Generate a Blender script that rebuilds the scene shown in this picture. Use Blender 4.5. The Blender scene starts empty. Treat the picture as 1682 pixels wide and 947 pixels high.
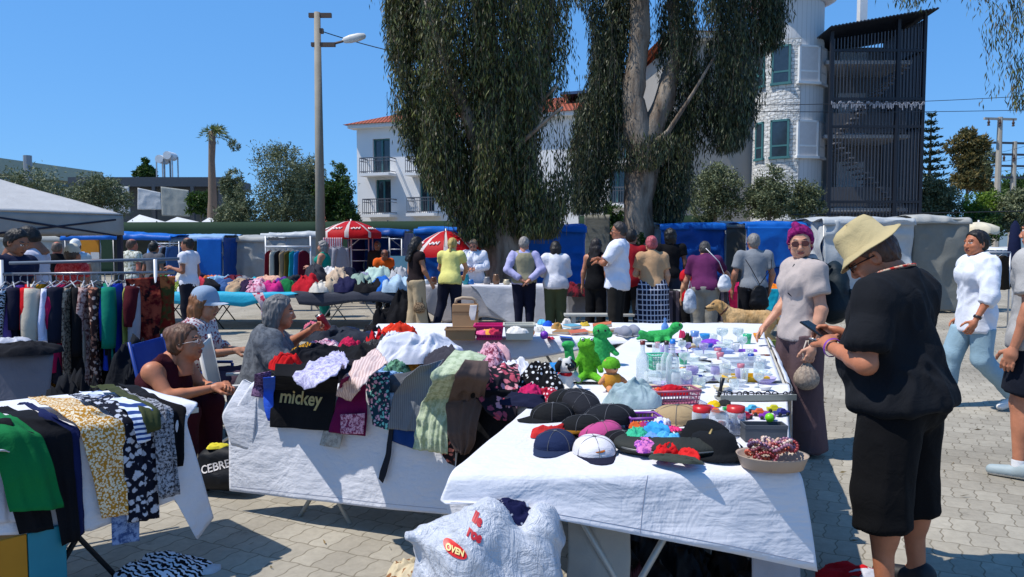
import bpy, math, random
import numpy as np
from mathutils import Vector, Matrix
from mathutils.bvhtree import BVHTree
PI = math.pi
sc = bpy.context.scene
COL = sc.collection
# ------------------------------------------------------------------ camera, sky, sun, exposure
F, CX, CY, CAMZ = 1215.0, 841.0, 473.5, 1.515
TH = math.atan(71.5/F)
cam = bpy.data.objects.new('camera', bpy.data.cameras.new('camera'))
COL.objects.link(cam)
cam.location = (0, 0, CAMZ)
cam.rotation_euler = (PI/2-TH, 0, 0)
cam.data.sensor_width = 36; cam.data.lens = F/1682*36
cam.data.clip_start = .05; cam.data.clip_end = 2000
sc.camera = cam
SUN_EL, SUN_DIR = 61.0, (1.0, 0.24)          # direction the light travels over the ground
w = bpy.data.worlds.new('World'); sc.world = w; w.use_nodes = True
nt = w.node_tree; nt.nodes.clear()
sky = nt.nodes.new('ShaderNodeTexSky'); sky.sky_type = 'NISHITA'; sky.sun_disc = False
sky.sun_elevation = math.radians(SUN_EL)
_az = math.atan2(-SUN_DIR[0], -SUN_DIR[1])     # compass angle of the sun from +Y towards +X
sky.sun_rotation = _az
sky.altitude = 0; sky.air_density = 1.0; sky.dust_density = 0.15; sky.ozone_density = 2.2
hs = nt.nodes.new('ShaderNodeHueSaturation'); hs.inputs['Saturation'].default_value = 1.3
bg = nt.nodes.new('ShaderNodeBackground'); bg.inputs[1].default_value = 0.15
wo = nt.nodes.new('ShaderNodeOutputWorld')
gm = nt.nodes.new('ShaderNodeGamma'); gm.inputs[1].default_value = .35; mu = nt.nodes.new('ShaderNodeMix'); mu.data_type = 'RGBA'; mu.blend_type = 'MULTIPLY'; mu.inputs[0].default_value = 1; mu.inputs[7].default_value = (.84, 1.72, 3.00, 1)
nt.links.new(sky.outputs[0], hs.inputs['Color']); nt.links.new(hs.outputs[0], gm.inputs[0]); nt.links.new(gm.outputs[0], mu.inputs[6]); nt.links.new(mu.outputs[2], bg.inputs[0]); nt.links.new(bg.outputs[0], wo.inputs[0])
sl = bpy.data.lights.new('sun', 'SUN'); sl.energy = 4.6; sl.angle = math.radians(.5); sl.color = (1, .955, .88)
so = bpy.data.objects.new('sun', sl); COL.objects.link(so)
_d = Vector((SUN_DIR[0], SUN_DIR[1], 0)).normalized()*math.cos(math.radians(SUN_EL)); _d.z = -math.sin(math.radians(SUN_EL))
so.rotation_euler = _d.to_track_quat('-Z', 'Y').to_euler(); so.location = (-10, 0, 30)
sc.view_settings.view_transform = 'Standard'; sc.view_settings.look = 'None'
sc.view_settings.exposure = 0.15; sc.view_settings.gamma = 1
sc.view_settings.use_curve_mapping = False
sc.cycles.max_bounces = 7; sc.cycles.transparent_max_bounces = 14; sc.cycles.transmission_bounces = 6
sc.cycles.use_denoising = True
# ------------------------------------------------------------------ where things stand
def ray(px, py):
    u = (px-CX)/F; v = -(py-CY)/F
    return Vector((u, math.cos(TH)+v*math.sin(TH), -math.sin(TH)+v*math.cos(TH)))
def P(px, py, Y):
    r = ray(px, py); k = Y/r.y
    return Vector((r.x*k, Y, CAMZ+r.z*k))
def G(px, py, z=0.0):
    r = ray(px, py); k = (z-CAMZ)/r.z
    return Vector((r.x*k, r.y*k, z))
def HP(px, py, a, b, off=0.0):
    """point on the vertical plane through a-b pushed off metres towards the camera"""
    d = Vector((b[0]-a[0], b[1]-a[1], 0)).normalized(); n = Vector((d.y, -d.x, 0))
    if n.y > 0: n = -n
    o = Vector((a[0], a[1], 0))+n*off
    r = ray(px, py); c = Vector((0, 0, CAMZ))
    k = (o-c).dot(n)/r.dot(n)
    return c+r*k
rng = np.random.default_rng(7)
R_ = random.Random(11)
# ------------------------------------------------------------------ naming
def tag(o, label=None, cat=None, group=None, kind=None):
    if label: o['label'] = label
    if cat: o['category'] = cat
    if group: o['group'] = group
    if kind: o['kind'] = kind
    return o
def thing(name, label, cat, loc=(0, 0, 0), rz=0.0, group=None):
    o = bpy.data.objects.new(name, None); COL.objects.link(o)
    o.location = loc; o.rotation_euler = (0, 0, rz); o.empty_display_size = .1
    return tag(o, label, cat, group)
def mesh(name, V, Fc, mats, parent=None, smooth=True, uv=None, midx=None, world=False, tagv=None):
    V = np.asarray(V, dtype=np.float32).reshape(-1, 3)
    loc = None
    if parent is None:
        lo = V.min(0); hi = V.max(0)
        loc = np.array([(lo[0]+hi[0])/2, (lo[1]+hi[1])/2, lo[2]], dtype=np.float32); V = V-loc
    elif world:
        V = V-np.array(parent.location, dtype=np.float32)
        a = -parent.rotation_euler.z
        if abs(a) > 1e-6:
            c, s = math.cos(a), math.sin(a); V = np.stack([V[:, 0]*c-V[:, 1]*s, V[:, 0]*s+V[:, 1]*c, V[:, 2]], 1)
    me = bpy.data.meshes.new(name)
    if isinstance(Fc, np.ndarray) and Fc.ndim == 2:
        nf, k = Fc.shape
        me.vertices.add(len(V)); me.vertices.foreach_set('co', V.ravel())
        me.loops.add(nf*k); me.loops.foreach_set('vertex_index', Fc.astype(np.int32).ravel())
        me.polygons.add(nf); me.polygons.foreach_set('loop_start', np.arange(0, nf*k, k, dtype=np.int32))
        me.update(calc_edges=True)
    else:
        me.from_pydata(V.tolist(), [], [list(map(int, f)) for f in Fc])
    if not isinstance(mats, (list, tuple)): mats = [mats]
    for m in mats: me.materials.append(m)
    if midx is not None: me.polygons.foreach_set('material_index', np.asarray(midx, dtype=np.int32))
    if smooth: me.polygons.foreach_set('use_smooth', np.ones(len(me.polygons), dtype=bool))
    if uv is not None:
        ul = me.uv_layers.new(name='UVMap'); vi = np.empty(len(me.loops), dtype=np.int32); me.loops.foreach_get('vertex_index', vi)
        ul.data.foreach_set('uv', np.asarray(uv, dtype=np.float32)[vi].ravel())
    me.update()
    o = bpy.data.objects.new(name, me); COL.objects.link(o)
    if loc is not None: o.location = loc.tolist()
    if parent is not None: o.parent = parent
    if tagv: tag(o, *tagv)
    return o
def copy_tree(o, parent=None):
    c = o.copy(); COL.objects.link(c); c.parent = parent
    for ch in list(o.children): copy_tree(ch, c)
    return c
class MB:
    """collects primitive shapes into one mesh"""
    def __init__(s): s.v = []; s.f = []; s.m = []
    def add(s, v, f, m=0):
        b = len(s.v); s.v += [tuple(p) for p in v]; s.f += [tuple(i+b for i in q) for q in f]; s.m += [m]*len(f); return s
    def box(s, x0, x1, y0, y1, z0, z1, m=0, rz=0, c=None, M=None):
        v = [Vector((x, y, z)) for z in (z0, z1) for y in (y0, y1) for x in (x0, x1)]
        if rz:
            c = Vector(c if c else ((x0+x1)/2, (y0+y1)/2, 0)); Rm = Matrix.Rotation(rz, 3, 'Z'); v = [Rm@(p-c)+c for p in v]
        if M is not None: v = [M@p for p in v]
        return s.add(v, [(0, 2, 3, 1), (4, 5, 7, 6), (0, 1, 5, 4), (2, 6, 7, 3), (0, 4, 6, 2), (1, 3, 7, 5)], m)
    def tube(s, pts, r, n=8, m=0, cap=True):
        pts = [Vector(p) for p in pts]; rs = r if isinstance(r, (list, tuple)) else [r]*len(pts)
        v = []; f = []; up = None
        for i, p in enumerate(pts):
            t = (pts[min(i+1, len(pts)-1)]-pts[max(i-1, 0)]).normalized()
            if up is None: up = Vector((0, 0, 1)) if abs(t.z) < .9 else Vector((0, 1, 0))
            a = t.cross(up).normalized(); up = a.cross(t).normalized()
            for k in range(n):
                q = 2*PI*k/n; v.append(p+a*math.cos(q)*rs[i]+up*math.sin(q)*rs[i])
        for i in range(len(pts)-1):
            for k in range(n):
                k2 = (k+1) % n; f.append((i*n+k, i*n+k2, (i+1)*n+k2, (i+1)*n+k))
        if cap: f.append(tuple(range(n-1, -1, -1))); f.append(tuple((len(pts)-1)*n+k for k in range(n)))
        return s.add(v, f, m)
    def lathe(s, prof, c=(0, 0, 0), n=20, m=0, sx=1, sy=1, cap=False, wob=None):
        v = []; f = []
        for i, (r, z) in enumerate(prof):
            for k in range(n):
                q = 2*PI*k/n; rr = r*(wob(q, z) if wob else 1); v.append((c[0]+math.cos(q)*rr*sx, c[1]+math.sin(q)*rr*sy, c[2]+z))
        for i in range(len(prof)-1):
            for k in range(n):
                k2 = (k+1) % n; f.append((i*n+k, i*n+k2, (i+1)*n+k2, (i+1)*n+k))
        if cap: f.append(tuple(range(n-1, -1, -1))); f.append(tuple((len(prof)-1)*n+k for k in range(n)))
        return s.add(v, f, m)
    def quad(s, a, b, c, d, m=0): return s.add([a, b, c, d], [(0, 1, 2, 3)], m)
    def build(s, name, mats, parent=None, smooth=False, world=False, tagv=None, bev=0):
        o = mesh(name, s.v, s.f, mats, parent, smooth, midx=s.m, world=world, tagv=tagv)
        if bev:
            b = o.modifiers.new('bevel', 'BEVEL'); b.width = bev; b.segments = 2; b.limit_method = 'ANGLE'
        return o
def moved(o, loc=None, rx=0, ry=0, rz=0, s=1):
    if loc is not None: o.location = loc
    o.rotation_euler = (rx, ry, rz); o.scale = (s, s, s); return o
# ------------------------------------------------------------------ noise
_T = rng.random((64, 64, 64), dtype=np.float32)
def vn(p, sc_=1.0, seed=0):
    p = np.asarray(p, dtype=np.float32)*sc_+seed*17.31+100
    i = np.floor(p).astype(np.int64); f = p-i; f = f*f*(3-2*f)
    x, y, z = i[..., 0] & 63, i[..., 1] & 63, i[..., 2] & 63; X, Y, Z = (x+1) & 63, (y+1) & 63, (z+1) & 63
    fx, fy, fz = f[..., 0], f[..., 1], f[..., 2]
    a = _T[x, y, z]*(1-fx)+_T[X, y, z]*fx; b = _T[x, Y, z]*(1-fx)+_T[X, Y, z]*fx
    c = _T[x, y, Z]*(1-fx)+_T[X, y, Z]*fx; d = _T[x, Y, Z]*(1-fx)+_T[X, Y, Z]*fx
    return ((a*(1-fy)+b*fy)*(1-fz)+(c*(1-fy)+d*fy)*fz)*2-1
def ridge(p, s, seed=0): return 1-2*np.abs(vn(p, s, seed))
# ------------------------------------------------------------------ materials
def c(h, a=1):
    if isinstance(h, (tuple, list)): return (h[0], h[1], h[2], 1)
    h = h.lstrip('#'); v = [int(h[i:i+2], 16)/255 for i in (0, 2, 4)]
    return tuple(x/12.92 if x <= .04045 else ((x+.055)/1.055)**2.4 for x in v)+(a,)
class NT:
    def __init__(s, name):
        s.m = bpy.data.materials.new(name); s.m.use_nodes = True; s.t = s.m.node_tree; s.t.nodes.clear()
        s.o = s.n('OutputMaterial'); s.b = s.n('BsdfPrincipled'); s.l(s.b.outputs[0], s.o.inputs[0]); s.tc = None
    def n(s, k, **kw):
        x = s.t.nodes.new('ShaderNode'+k)
        for a, v in kw.items():
            if a.startswith('i_'): x.inputs[a[2:].replace('_', ' ')].default_value = v
            else: setattr(x, a, v)
        return x
    def l(s, a, b): s.t.links.new(a, b)
    def co(s, k='Object'):
        if s.tc is None: s.tc = s.n('TexCoord')
        return s.tc.outputs[k]
    def noise(s, scale, detail=3, rough=.6, vec=None, dist=0):
        x = s.n('TexNoise'); x.inputs['Scale'].default_value = scale; x.inputs['Detail'].default_value = detail; x.inputs['Roughness'].default_value = rough
        x.inputs['Distortion'].default_value = dist
        s.l(vec if vec is not None else s.co(), x.inputs['Vector']); return x.outputs['Fac']
    def ramp(s, fac, stops, interp='LINEAR'):
        x = s.n('ValToRGB'); x.color_ramp.interpolation = interp; e = x.color_ramp.elements
        while len(e) < len(stops): e.new(.5)
        for k, (p, cc) in enumerate(stops): e[k].position = p; e[k].color = c(cc) if not isinstance(cc, float) else (cc, cc, cc, 1)
        s.l(fac, x.inputs[0]); return x.outputs[0]
    def mix(s, fac, a, b, mode='MIX'):
        x = s.n('Mix', data_type='RGBA', blend_type=mode)
        for i, v in ((0, fac), (6, a), (7, b)):
            if hasattr(v, 'links'): s.l(v, x.inputs[i])
            else: x.inputs[i].default_value = v
        return x.outputs[2]
    def math(s, op, a, b=0.0):
        x = s.n('Math', operation=op)
        for i, v in ((0, a), (1, b)):
            if hasattr(v, 'links'): s.l(v, x.inputs[i])
            else: x.inputs[i].default_value = v
        return x.outputs[0]
    def bump(s, h, st=.3, d=.01):
        x = s.n('Bump'); x.inputs['Strength'].default_value = st; x.inputs['Distance'].default_value = d
        s.l(h, x.inputs['Height']); s.l(x.outputs[0], s.b.inputs['Normal'])
    def map(s, sc_=(1, 1, 1), rot=(0, 0, 0), loc=(0, 0, 0), k='Object'):
        x = s.n('Mapping'); x.inputs['Scale'].default_value = sc_; x.inputs['Rotation'].default_value = rot; x.inputs['Location'].default_value = loc
        s.l(s.co(k), x.inputs[0]); return x.outputs[0]
    def fin(s, col, rough=.8, spec=.3, metal=0.0):
        if hasattr(col, 'links'): s.l(col, s.b.inputs['Base Color'])
        else: s.b.inputs['Base Color'].default_value = col
        s.b.inputs['Roughness'].default_value = rough; s.b.inputs['Specular IOR Level'].default_value = spec; s.b.inputs['Metallic'].default_value = metal
        return s.m
_MC = {}
def plain(name, col, rough=.6, spec=.4, metal=0.0, var=.12, scale=6, bump=0.0):
    key = ('p', name, str(col), rough, metal)
    if key in _MC: return _MC[key]
    t = NT(name); cc = c(col)
    nz = t.noise(scale, 4)
    k = t.ramp(nz, [(.3, 1-var), (.7, 1.0+0.0)])
    m = t.mix(1.0, cc, k, 'MULTIPLY')
    if bump: t.bump(t.noise(scale*6, 3), bump, .01)
    _MC[key] = t.fin(m, rough, spec, metal); return _MC[key]
def fab(col, pat=None, col2='ffffff', scale=40.0, rough=.92, col3=None, sheen=.0, thin=0.0):
    """cloth: weave bump, soft colour variation and an optional print"""
    key = ('f', str(col), pat, str(col2), scale, rough, str(col3), thin)
    if key in _MC: return _MC[key]
    t = NT('fabric'); base = c(col); nz = t.noise(5, 3)
    if pat in ('dots', 'floral', 'daisy'):
        vo = t.n('TexVoronoi'); vo.inputs['Scale'].default_value = scale; vo.inputs['Randomness'].default_value = .35 if pat == 'dots' else 1.0
        src = t.co()
        if pat != 'dots':
            ad = t.n('VectorMath', operation='ADD'); nn = t.n('TexNoise'); nn.inputs['Scale'].default_value = scale*1.5; t.l(t.co(), nn.inputs['Vector'])
            ms = t.n('VectorMath', operation='SCALE'); ms.inputs['Scale'].default_value = .9/scale; t.l(nn.outputs['Color'], ms.inputs[0])
            t.l(t.co(), ad.inputs[0]); t.l(ms.outputs[0], ad.inputs[1]); src = ad.outputs[0]
        t.l(src, vo.inputs['Vector'])
        th = .32 if pat == 'dots' else (.42 if pat == 'floral' else .5)
        fac = t.ramp(vo.outputs['Distance'], [(th-.04, 1.0), (th+.04, 0.0)])
        c2 = c(col2)
        if col3:
            sx = t.n('SeparateColor'); t.l(vo.outputs['Color'], sx.inputs[0])
            c2 = t.mix(t.ramp(sx.outputs[0], [(.45, 0.0), (.55, 1.0)]), c(col2), c(col3))
        base = t.mix(fac, base, c2)
    elif pat in ('stripe', 'hstripe', 'zebra', 'check', 'stripeuv'):
        def wv(d, s_, dist):
            x = t.n('TexWave', bands_direction=d); x.inputs['Scale'].default_value = s_; x.inputs['Distortion'].default_value = dist; x.inputs['Detail Scale'].default_value = 1.5
            t.l(t.co(), x.inputs['Vector']); return x.outputs['Fac']
        if pat == 'check':
            a = t.ramp(wv('X', scale, 0), [(.86, 0.0), (.9, 1.0)]); b = t.ramp(wv('Z', scale*.7, 0), [(.86, 0.0), (.9, 1.0)])
            fac = t.math('MAXIMUM', a, b)
        else:
            fac = t.ramp(wv({'stripe': 'X', 'hstripe': 'Z', 'zebra': 'DIAGONAL'}[pat], scale, 9 if pat == 'zebra' else 0), [(.45, 0.0), (.55, 1.0)])
        base = t.mix(fac, base, c(col2))
    elif pat == 'mottle':
        base = t.mix(t.ramp(t.noise(scale, 3, .7), [(.42, 0.0), (.55, 1.0)]), base, c(col2))
        if col3: base = t.mix(t.ramp(t.noise(scale*.8, 3, .7, t.map(loc=(3, 5, 1))), [(.54, 0.0), (.6, 1.0)]), base, c(col3))
    k = t.ramp(nz, [(.3, .86), (.7, 1.0)])
    base = t.mix(1.0, base, k, 'MULTIPLY')
    hh = t.math('ADD', t.math('MULTIPLY', t.noise(11, 4, .6, None, 1.4), 1.15), t.math('MULTIPLY', t.noise(160, 2), .12))
    t.bump(hh, .5, .010)
    t.b.inputs['Sheen Weight'].default_value = sheen; t.b.inputs['Sheen Roughness'].default_value = .5
    m = t.fin(base, rough, .2)
    if thin:
        tr = t.n('BsdfTranslucent'); mx = t.n('MixShader'); mx.inputs[0].default_value = thin
        if hasattr(base, 'links'): t.l(base, tr.inputs[0])
        t.l(t.b.outputs[0], mx.inputs[1]); t.l(tr.outputs[0], mx.inputs[2]); t.l(mx.outputs[0], t.o.inputs[0])
    _MC[key] = m; return m
def glassm(name, col='ffffff', a=.75, rough=.05):
    key = ('g', name, col, a)
    if key in _MC: return _MC[key]
    t = NT(name); tr = t.n('BsdfTransparent'); tr.inputs[0].default_value = c(col); mx = t.n('MixShader'); fr = t.n('LayerWeight'); fr.inputs[0].default_value = .35
    f = t.math('ADD', t.math('MULTIPLY', fr.outputs['Facing'], .75), 1-a)
    t.l(f, mx.inputs[0]); t.l(tr.outputs[0], mx.inputs[1]); t.l(t.b.outputs[0], mx.inputs[2]); t.l(mx.outputs[0], t.o.inputs[0])
    t.fin(c(col), rough, .8); _MC[key] = t.m; return t.m
def leafm(name, cols, rough=.55, tl=.25):
    t = NT(name); gi = t.n('NewGeometry')
    base = t.ramp(gi.outputs['Random Per Island'], [(i/(max(1, len(cols)-1)), k) for i, k in enumerate(cols)])
    tr = t.n('BsdfTranslucent'); t.l(base, tr.inputs[0]); mx = t.n('MixShader'); mx.inputs[0].default_value = tl
    t.fin(base, rough, .35); t.l(t.b.outputs[0], mx.inputs[1]); t.l(tr.outputs[0], mx.inputs[2]); t.l(mx.outputs[0], t.o.inputs[0]); return t.m
# ------------------------------------------------------------------ cloth sheets
def bilin(rows, nu, nv):
    """rows: control polylines (any length each), back to front; returns (nv, nu, 3)"""
    def res(line, n):
        L = np.array([list(p) for p in line], dtype=np.float64)
        if len(L) == 1: return np.repeat(L, n, 0)
        s = np.r_[0, np.cumsum(np.linalg.norm(np.diff(L, axis=0), axis=1)+1e-6)]; s /= s[-1]
        t = np.linspace(0, 1, n); return np.stack([np.interp(t, s, L[:, k]) for k in range(3)], 1)
    A = np.stack([res(r, nu) for r in rows])
    s = np.r_[0, np.cumsum(np.linalg.norm(np.diff(A, axis=0), axis=2).mean(1)+1e-6)]; s /= s[-1]; t = np.linspace(0, 1, nv)
    out = np.empty((nv, nu, 3)); idx = np.clip(np.searchsorted(s, t, 'right')-1, 0, len(s)-2)
    f = ((t-s[idx])/(s[idx+1]-s[idx]))[:, None, None]; out = A[idx]*(1-f)+A[idx+1]*f
    return out
def smooth_grid(A, it):
    for _ in range(it):
        B = A.copy(); B[1:-1, 1:-1] = (A[1:-1, 1:-1]*2+A[:-2, 1:-1]+A[2:, 1:-1]+A[1:-1, :-2]+A[1:-1, 2:])/6
        B[1:-1, 0] = (A[:-2, 0]+A[2:, 0]+2*A[1:-1, 0])/4; B[1:-1, -1] = (A[:-2, -1]+A[2:, -1]+2*A[1:-1, -1])/4; A = B
    return A
def gnormals(A):
    du = np.gradient(A, axis=1); dv = np.gradient(A, axis=0); n = np.cross(du, dv); n /= (np.linalg.norm(n, axis=2, keepdims=True)+1e-9); return n
def gfaces(nv, nu, wrap=False):
    i, j = np.meshgrid(np.arange(nv-1), np.arange(nu if wrap else nu-1), indexing='ij'); j2 = (j+1) % nu
    return np.stack([i*nu+j, i*nu+j2, (i+1)*nu+j2, (i+1)*nu+j], -1).reshape(-1, 4)
_sid = [0]
def sheet(name, rows, mat, nu=40, nv=40, sm=3, wr=.006, wf=9, folds=0.0, fn=7, thick=.004, parent=None, tagv=None, ragged=0.0, seed=None, world=True, flip=False, fstart=.0):
    _sid[0] += 1; seed = seed or _sid[0]
    A = smooth_grid(bilin(rows, nu, nv), sm); N = gnormals(A)
    if N[nv//2:, :, 1].mean() > 0: N = -N
    u = np.linspace(0, 1, nu)[None, :]; v = np.linspace(0, 1, nv)[:, None]
    q = A.copy(); d = wr*(ridge(q, wf, seed)*.7+vn(q, wf*.45, seed+3)*.9)
    if folds:
        g = np.clip((v-fstart)/max(1e-6, 1-fstart), 0, 1)**.7
        UU, VV = np.repeat(u, nv, 0), np.repeat(v, nu, 1); Z0 = np.zeros((nv, nu))
        d = d+folds*g*(ridge(np.stack([UU*fn*.62+VV*.35, VV*.55, Z0], -1), 1, seed)*.75+vn(np.stack([UU*fn*1.5-VV*.3, VV*.9, Z0], -1), 1, seed+5)*.55)
    A = A+N*d[..., None]
    if ragged:
        r = vn(np.stack([u[0]*9, u[0]*0, u[0]*0], -1), 1, seed)*ragged
        A[-1] += np.array([0, 0, 1.])*r[:, None]; A[-2] += np.array([0, 0, 1.])*r[:, None]*.6
    du = np.linalg.norm(A[:, 1:]-A[:, :-1], axis=2).mean()*nu; dv = np.linalg.norm(A[1:]-A[:-1], axis=2).mean()*nv
    U = np.stack([np.repeat(u*du, nv, 0), np.repeat(v*dv, nu, 1)], -1).reshape(-1, 2)
    o = mesh(name, A.reshape(-1, 3), gfaces(nv, nu), mat, parent, True, uv=U, world=world, tagv=tagv)
    if thick: s = o.modifiers.new('thick', 'SOLIDIFY'); s.thickness = thick; s.offset = 0
    return o
def crumple(loc, size, mat, label, cat='garment', rz=0.0, seed=1, group=None, n=34, name='garment', sharp=1.0, tilt=(0, 0), fr=1.0):
    """a tossed piece of clothing: dome with overlapping folds"""
    sx, sy, sz = size; u = np.linspace(-1, 1, n); X, Y = np.meshgrid(u, u)
    a = np.arctan2(Y, X); r = np.maximum(abs(X), abs(Y)); 
    q = np.stack([X*.9, Y*.9, np.zeros_like(X)], -1)
    rim = 1+.28*vn(np.stack([np.cos(a)*1.1, np.sin(a)*1.1, a*0], -1), 1.2, seed)
    cx = np.cos(a)*r*rim; cy = np.sin(a)*r*rim
    wx = vn(q, 1.7, seed+1)*.28; wy = vn(q, 1.7, seed+2)*.28
    dome = np.sqrt(np.clip(1-r**2.2, 0, 1))
    qq = np.stack([cx+wx, cy+wy, np.zeros_like(cx)], -1); ang = seed*1.7; ca, sa = math.cos(ang), math.sin(ang)
    qr = np.stack([(qq[..., 0]*ca-qq[..., 1]*sa)*.55, (qq[..., 0]*sa+qq[..., 1]*ca)*1.5, qq[..., 2]], -1)
    f = ridge(qr, 1.6*fr, seed+3)*.30+ridge(qr, 3.6*fr, seed+4)*.16*sharp+ridge(qq, 7*fr, seed+5)*.07*sharp
    Z = dome*(.62+f*1.05); Z = np.maximum(Z, -.02)
    ex = vn(np.stack([cx, cy, Z], -1), 3.0, seed+6)*.12; ey = vn(np.stack([cx, cy, Z], -1), 3.0, seed+7)*.12
    V = np.stack([(cx+wx*dome+ex*dome)*sx, (cy+wy*dome+ey*dome)*sy, Z*sz+.004], -1).reshape(-1, 3)
    o = mesh(name, V, gfaces(n, n), mat, None, True); o.location = loc; o.rotation_euler = (tilt[0], tilt[1], rz)
    return tag(o, label, cat, group)
def PX(px, Y): return P(px, 402, Y).x
# ------------------------------------------------------------------ smooth bodies (distance field -> one continuous surface)
class SDF:
    def __init__(s, lo, hi, h):
        s.h = h; s.lo = np.array(lo, dtype=np.float32)-2*h; s.n = np.ceil((np.array(hi)-s.lo)/h).astype(int)+3
        s.g = np.full(tuple(s.n), 9.0, dtype=np.float32)
    def _sl(s, lo, hi):
        a = np.clip(np.floor((np.array(lo)-s.lo)/s.h).astype(int), 1, s.n-2); b = np.clip(np.ceil((np.array(hi)-s.lo)/s.h).astype(int)+1, 1, s.n-1)
        b = np.maximum(a+1, b)
        sl = tuple(slice(x, y) for x, y in zip(a, b)); ax = [s.lo[k]+s.h*np.arange(a[k], b[k], dtype=np.float32) for k in range(3)]
        return sl, np.stack(np.meshgrid(*ax, indexing='ij'), -1)
    def put(s, sl, d, k, sub=False, cuts=(), p=None):
        for (cp, cn) in cuts: d = np.maximum(d, (p-np.array(cp, dtype=np.float32))@np.array(cn, dtype=np.float32))
        a = s.g[sl]
        if sub: s.g[sl] = np.maximum(a, -d); return
        hh = np.maximum(k-np.abs(a-d), 0)/k; s.g[sl] = np.minimum(a, d)-hh*hh*k*.25
    def cone(s, a, b, r1, r2, k=.03, cuts=(), sub=False):
        a = np.array(a, dtype=np.float32); b = np.array(b, dtype=np.float32); m = max(r1, r2)+k+2*s.h
        sl, p = s._sl(np.minimum(a, b)-m, np.maximum(a, b)+m); ab = b-a
        t = np.clip(((p-a)@ab)/(ab@ab+1e-9), 0, 1); d = np.linalg.norm(p-a-t[..., None]*ab, axis=-1)-(r1+(r2-r1)*t)
        s.put(sl, d, k, sub, cuts, p)
    def ell(s, c_, r, R=None, k=.03, cuts=(), sub=False):
        c_ = np.array(c_, dtype=np.float32); r = np.array(r, dtype=np.float32); m = r.max()+k+2*s.h
        sl, p = s._sl(c_-m, c_+m); q = p-c_
        if R is not None: q = q@np.array(R, dtype=np.float32)
        k0 = np.linalg.norm(q/r, axis=-1); k1 = np.linalg.norm(q/(r*r), axis=-1)+1e-9
        s.put(sl, k0*(k0-1)/k1, k, sub, cuts, p)
    def cut(s, cp, cn):
        sl, p = s._sl(s.lo, s.lo+s.n*s.h); s.g[sl] = np.maximum(s.g[sl], (p-np.array(cp, dtype=np.float32))@np.array(cn, dtype=np.float32))
    def mesh(s):
        g = s.g; ins = g < 0; nx, ny, nz = g.shape
        C = np.zeros((nx-1, ny-1, nz-1), dtype=np.int8)
        for i in (0, 1):
            for j in (0, 1):
                for k in (0, 1): C += ins[i:nx-1+i, j:ny-1+j, k:nz-1+k]
        act = (C > 0) & (C < 8); ci = np.argwhere(act)
        if len(ci) == 0: return np.zeros((0, 3)), np.zeros((0, 4), int)
        acc = np.zeros((len(ci), 3)); cnt = np.zeros(len(ci))
        co = [(i, j, k) for i in (0, 1) for j in (0, 1) for k in (0, 1)]
        for p0 in co:
            for ax in range(3):
                if p0[ax]: continue
                p1 = list(p0); p1[ax] = 1
                A = g[ci[:, 0]+p0[0], ci[:, 1]+p0[1], ci[:, 2]+p0[2]]; B = g[ci[:, 0]+p1[0], ci[:, 1]+p1[1], ci[:, 2]+p1[2]]
                x = (A < 0) != (B < 0); t = np.where(x, A/(A-B+1e-12), 0)
                pt = np.array(p0, dtype=float)[None]*np.ones((len(ci), 1)); pt[:, ax] = t; acc += pt*x[:, None]; cnt += x
        V = (ci+acc/cnt[:, None])*s.h+s.lo
        idx = np.full(act.shape, -1, dtype=np.int64); idx[tuple(ci.T)] = np.arange(len(ci))
        Fs = []
        for ax in range(3):
            a, b = (ax+1) % 3, (ax+2) % 3
            sl0 = [slice(None)]*3; sl1 = [slice(None)]*3; sl0[ax] = slice(0, -1); sl1[ax] = slice(1, None)
            A = ins[tuple(sl0)]; B = ins[tuple(sl1)]; e = np.argwhere(A != B)
            e = e[(e[:, a] > 0) & (e[:, b] > 0) & (e[:, a] < g.shape[a]-1) & (e[:, b] < g.shape[b]-1)]
            if len(e) == 0: continue
            fl = A[tuple(e.T)]
            def at(da, db):
                q = e.copy(); q[:, a] -= da; q[:, b] -= db; return idx[tuple(q.T)]
            q = np.stack([at(1, 1), at(0, 1), at(0, 0), at(1, 0)], 1); q[~fl] = q[~fl][:, ::-1]; Fs.append(q)
        return V, np.concatenate(Fs)
def vnorm(V, Fc):
    n = np.cross(V[Fc[:, 2]]-V[Fc[:, 0]], V[Fc[:, 3]]-V[Fc[:, 1]]); N = np.zeros_like(V)
    for k in range(4): np.add.at(N, Fc[:, k], n)
    return N/(np.linalg.norm(N, axis=1, keepdims=True)+1e-9)
def frame(d, up=(0, 1, 0)):
    z = Vector(d).normalized(); x = Vector(up).cross(z)
    if x.length < 1e-3: x = Vector((1, 0, 0)).cross(z)
    x.normalize(); y = z.cross(x); return np.array([x, y, z]).T
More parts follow.
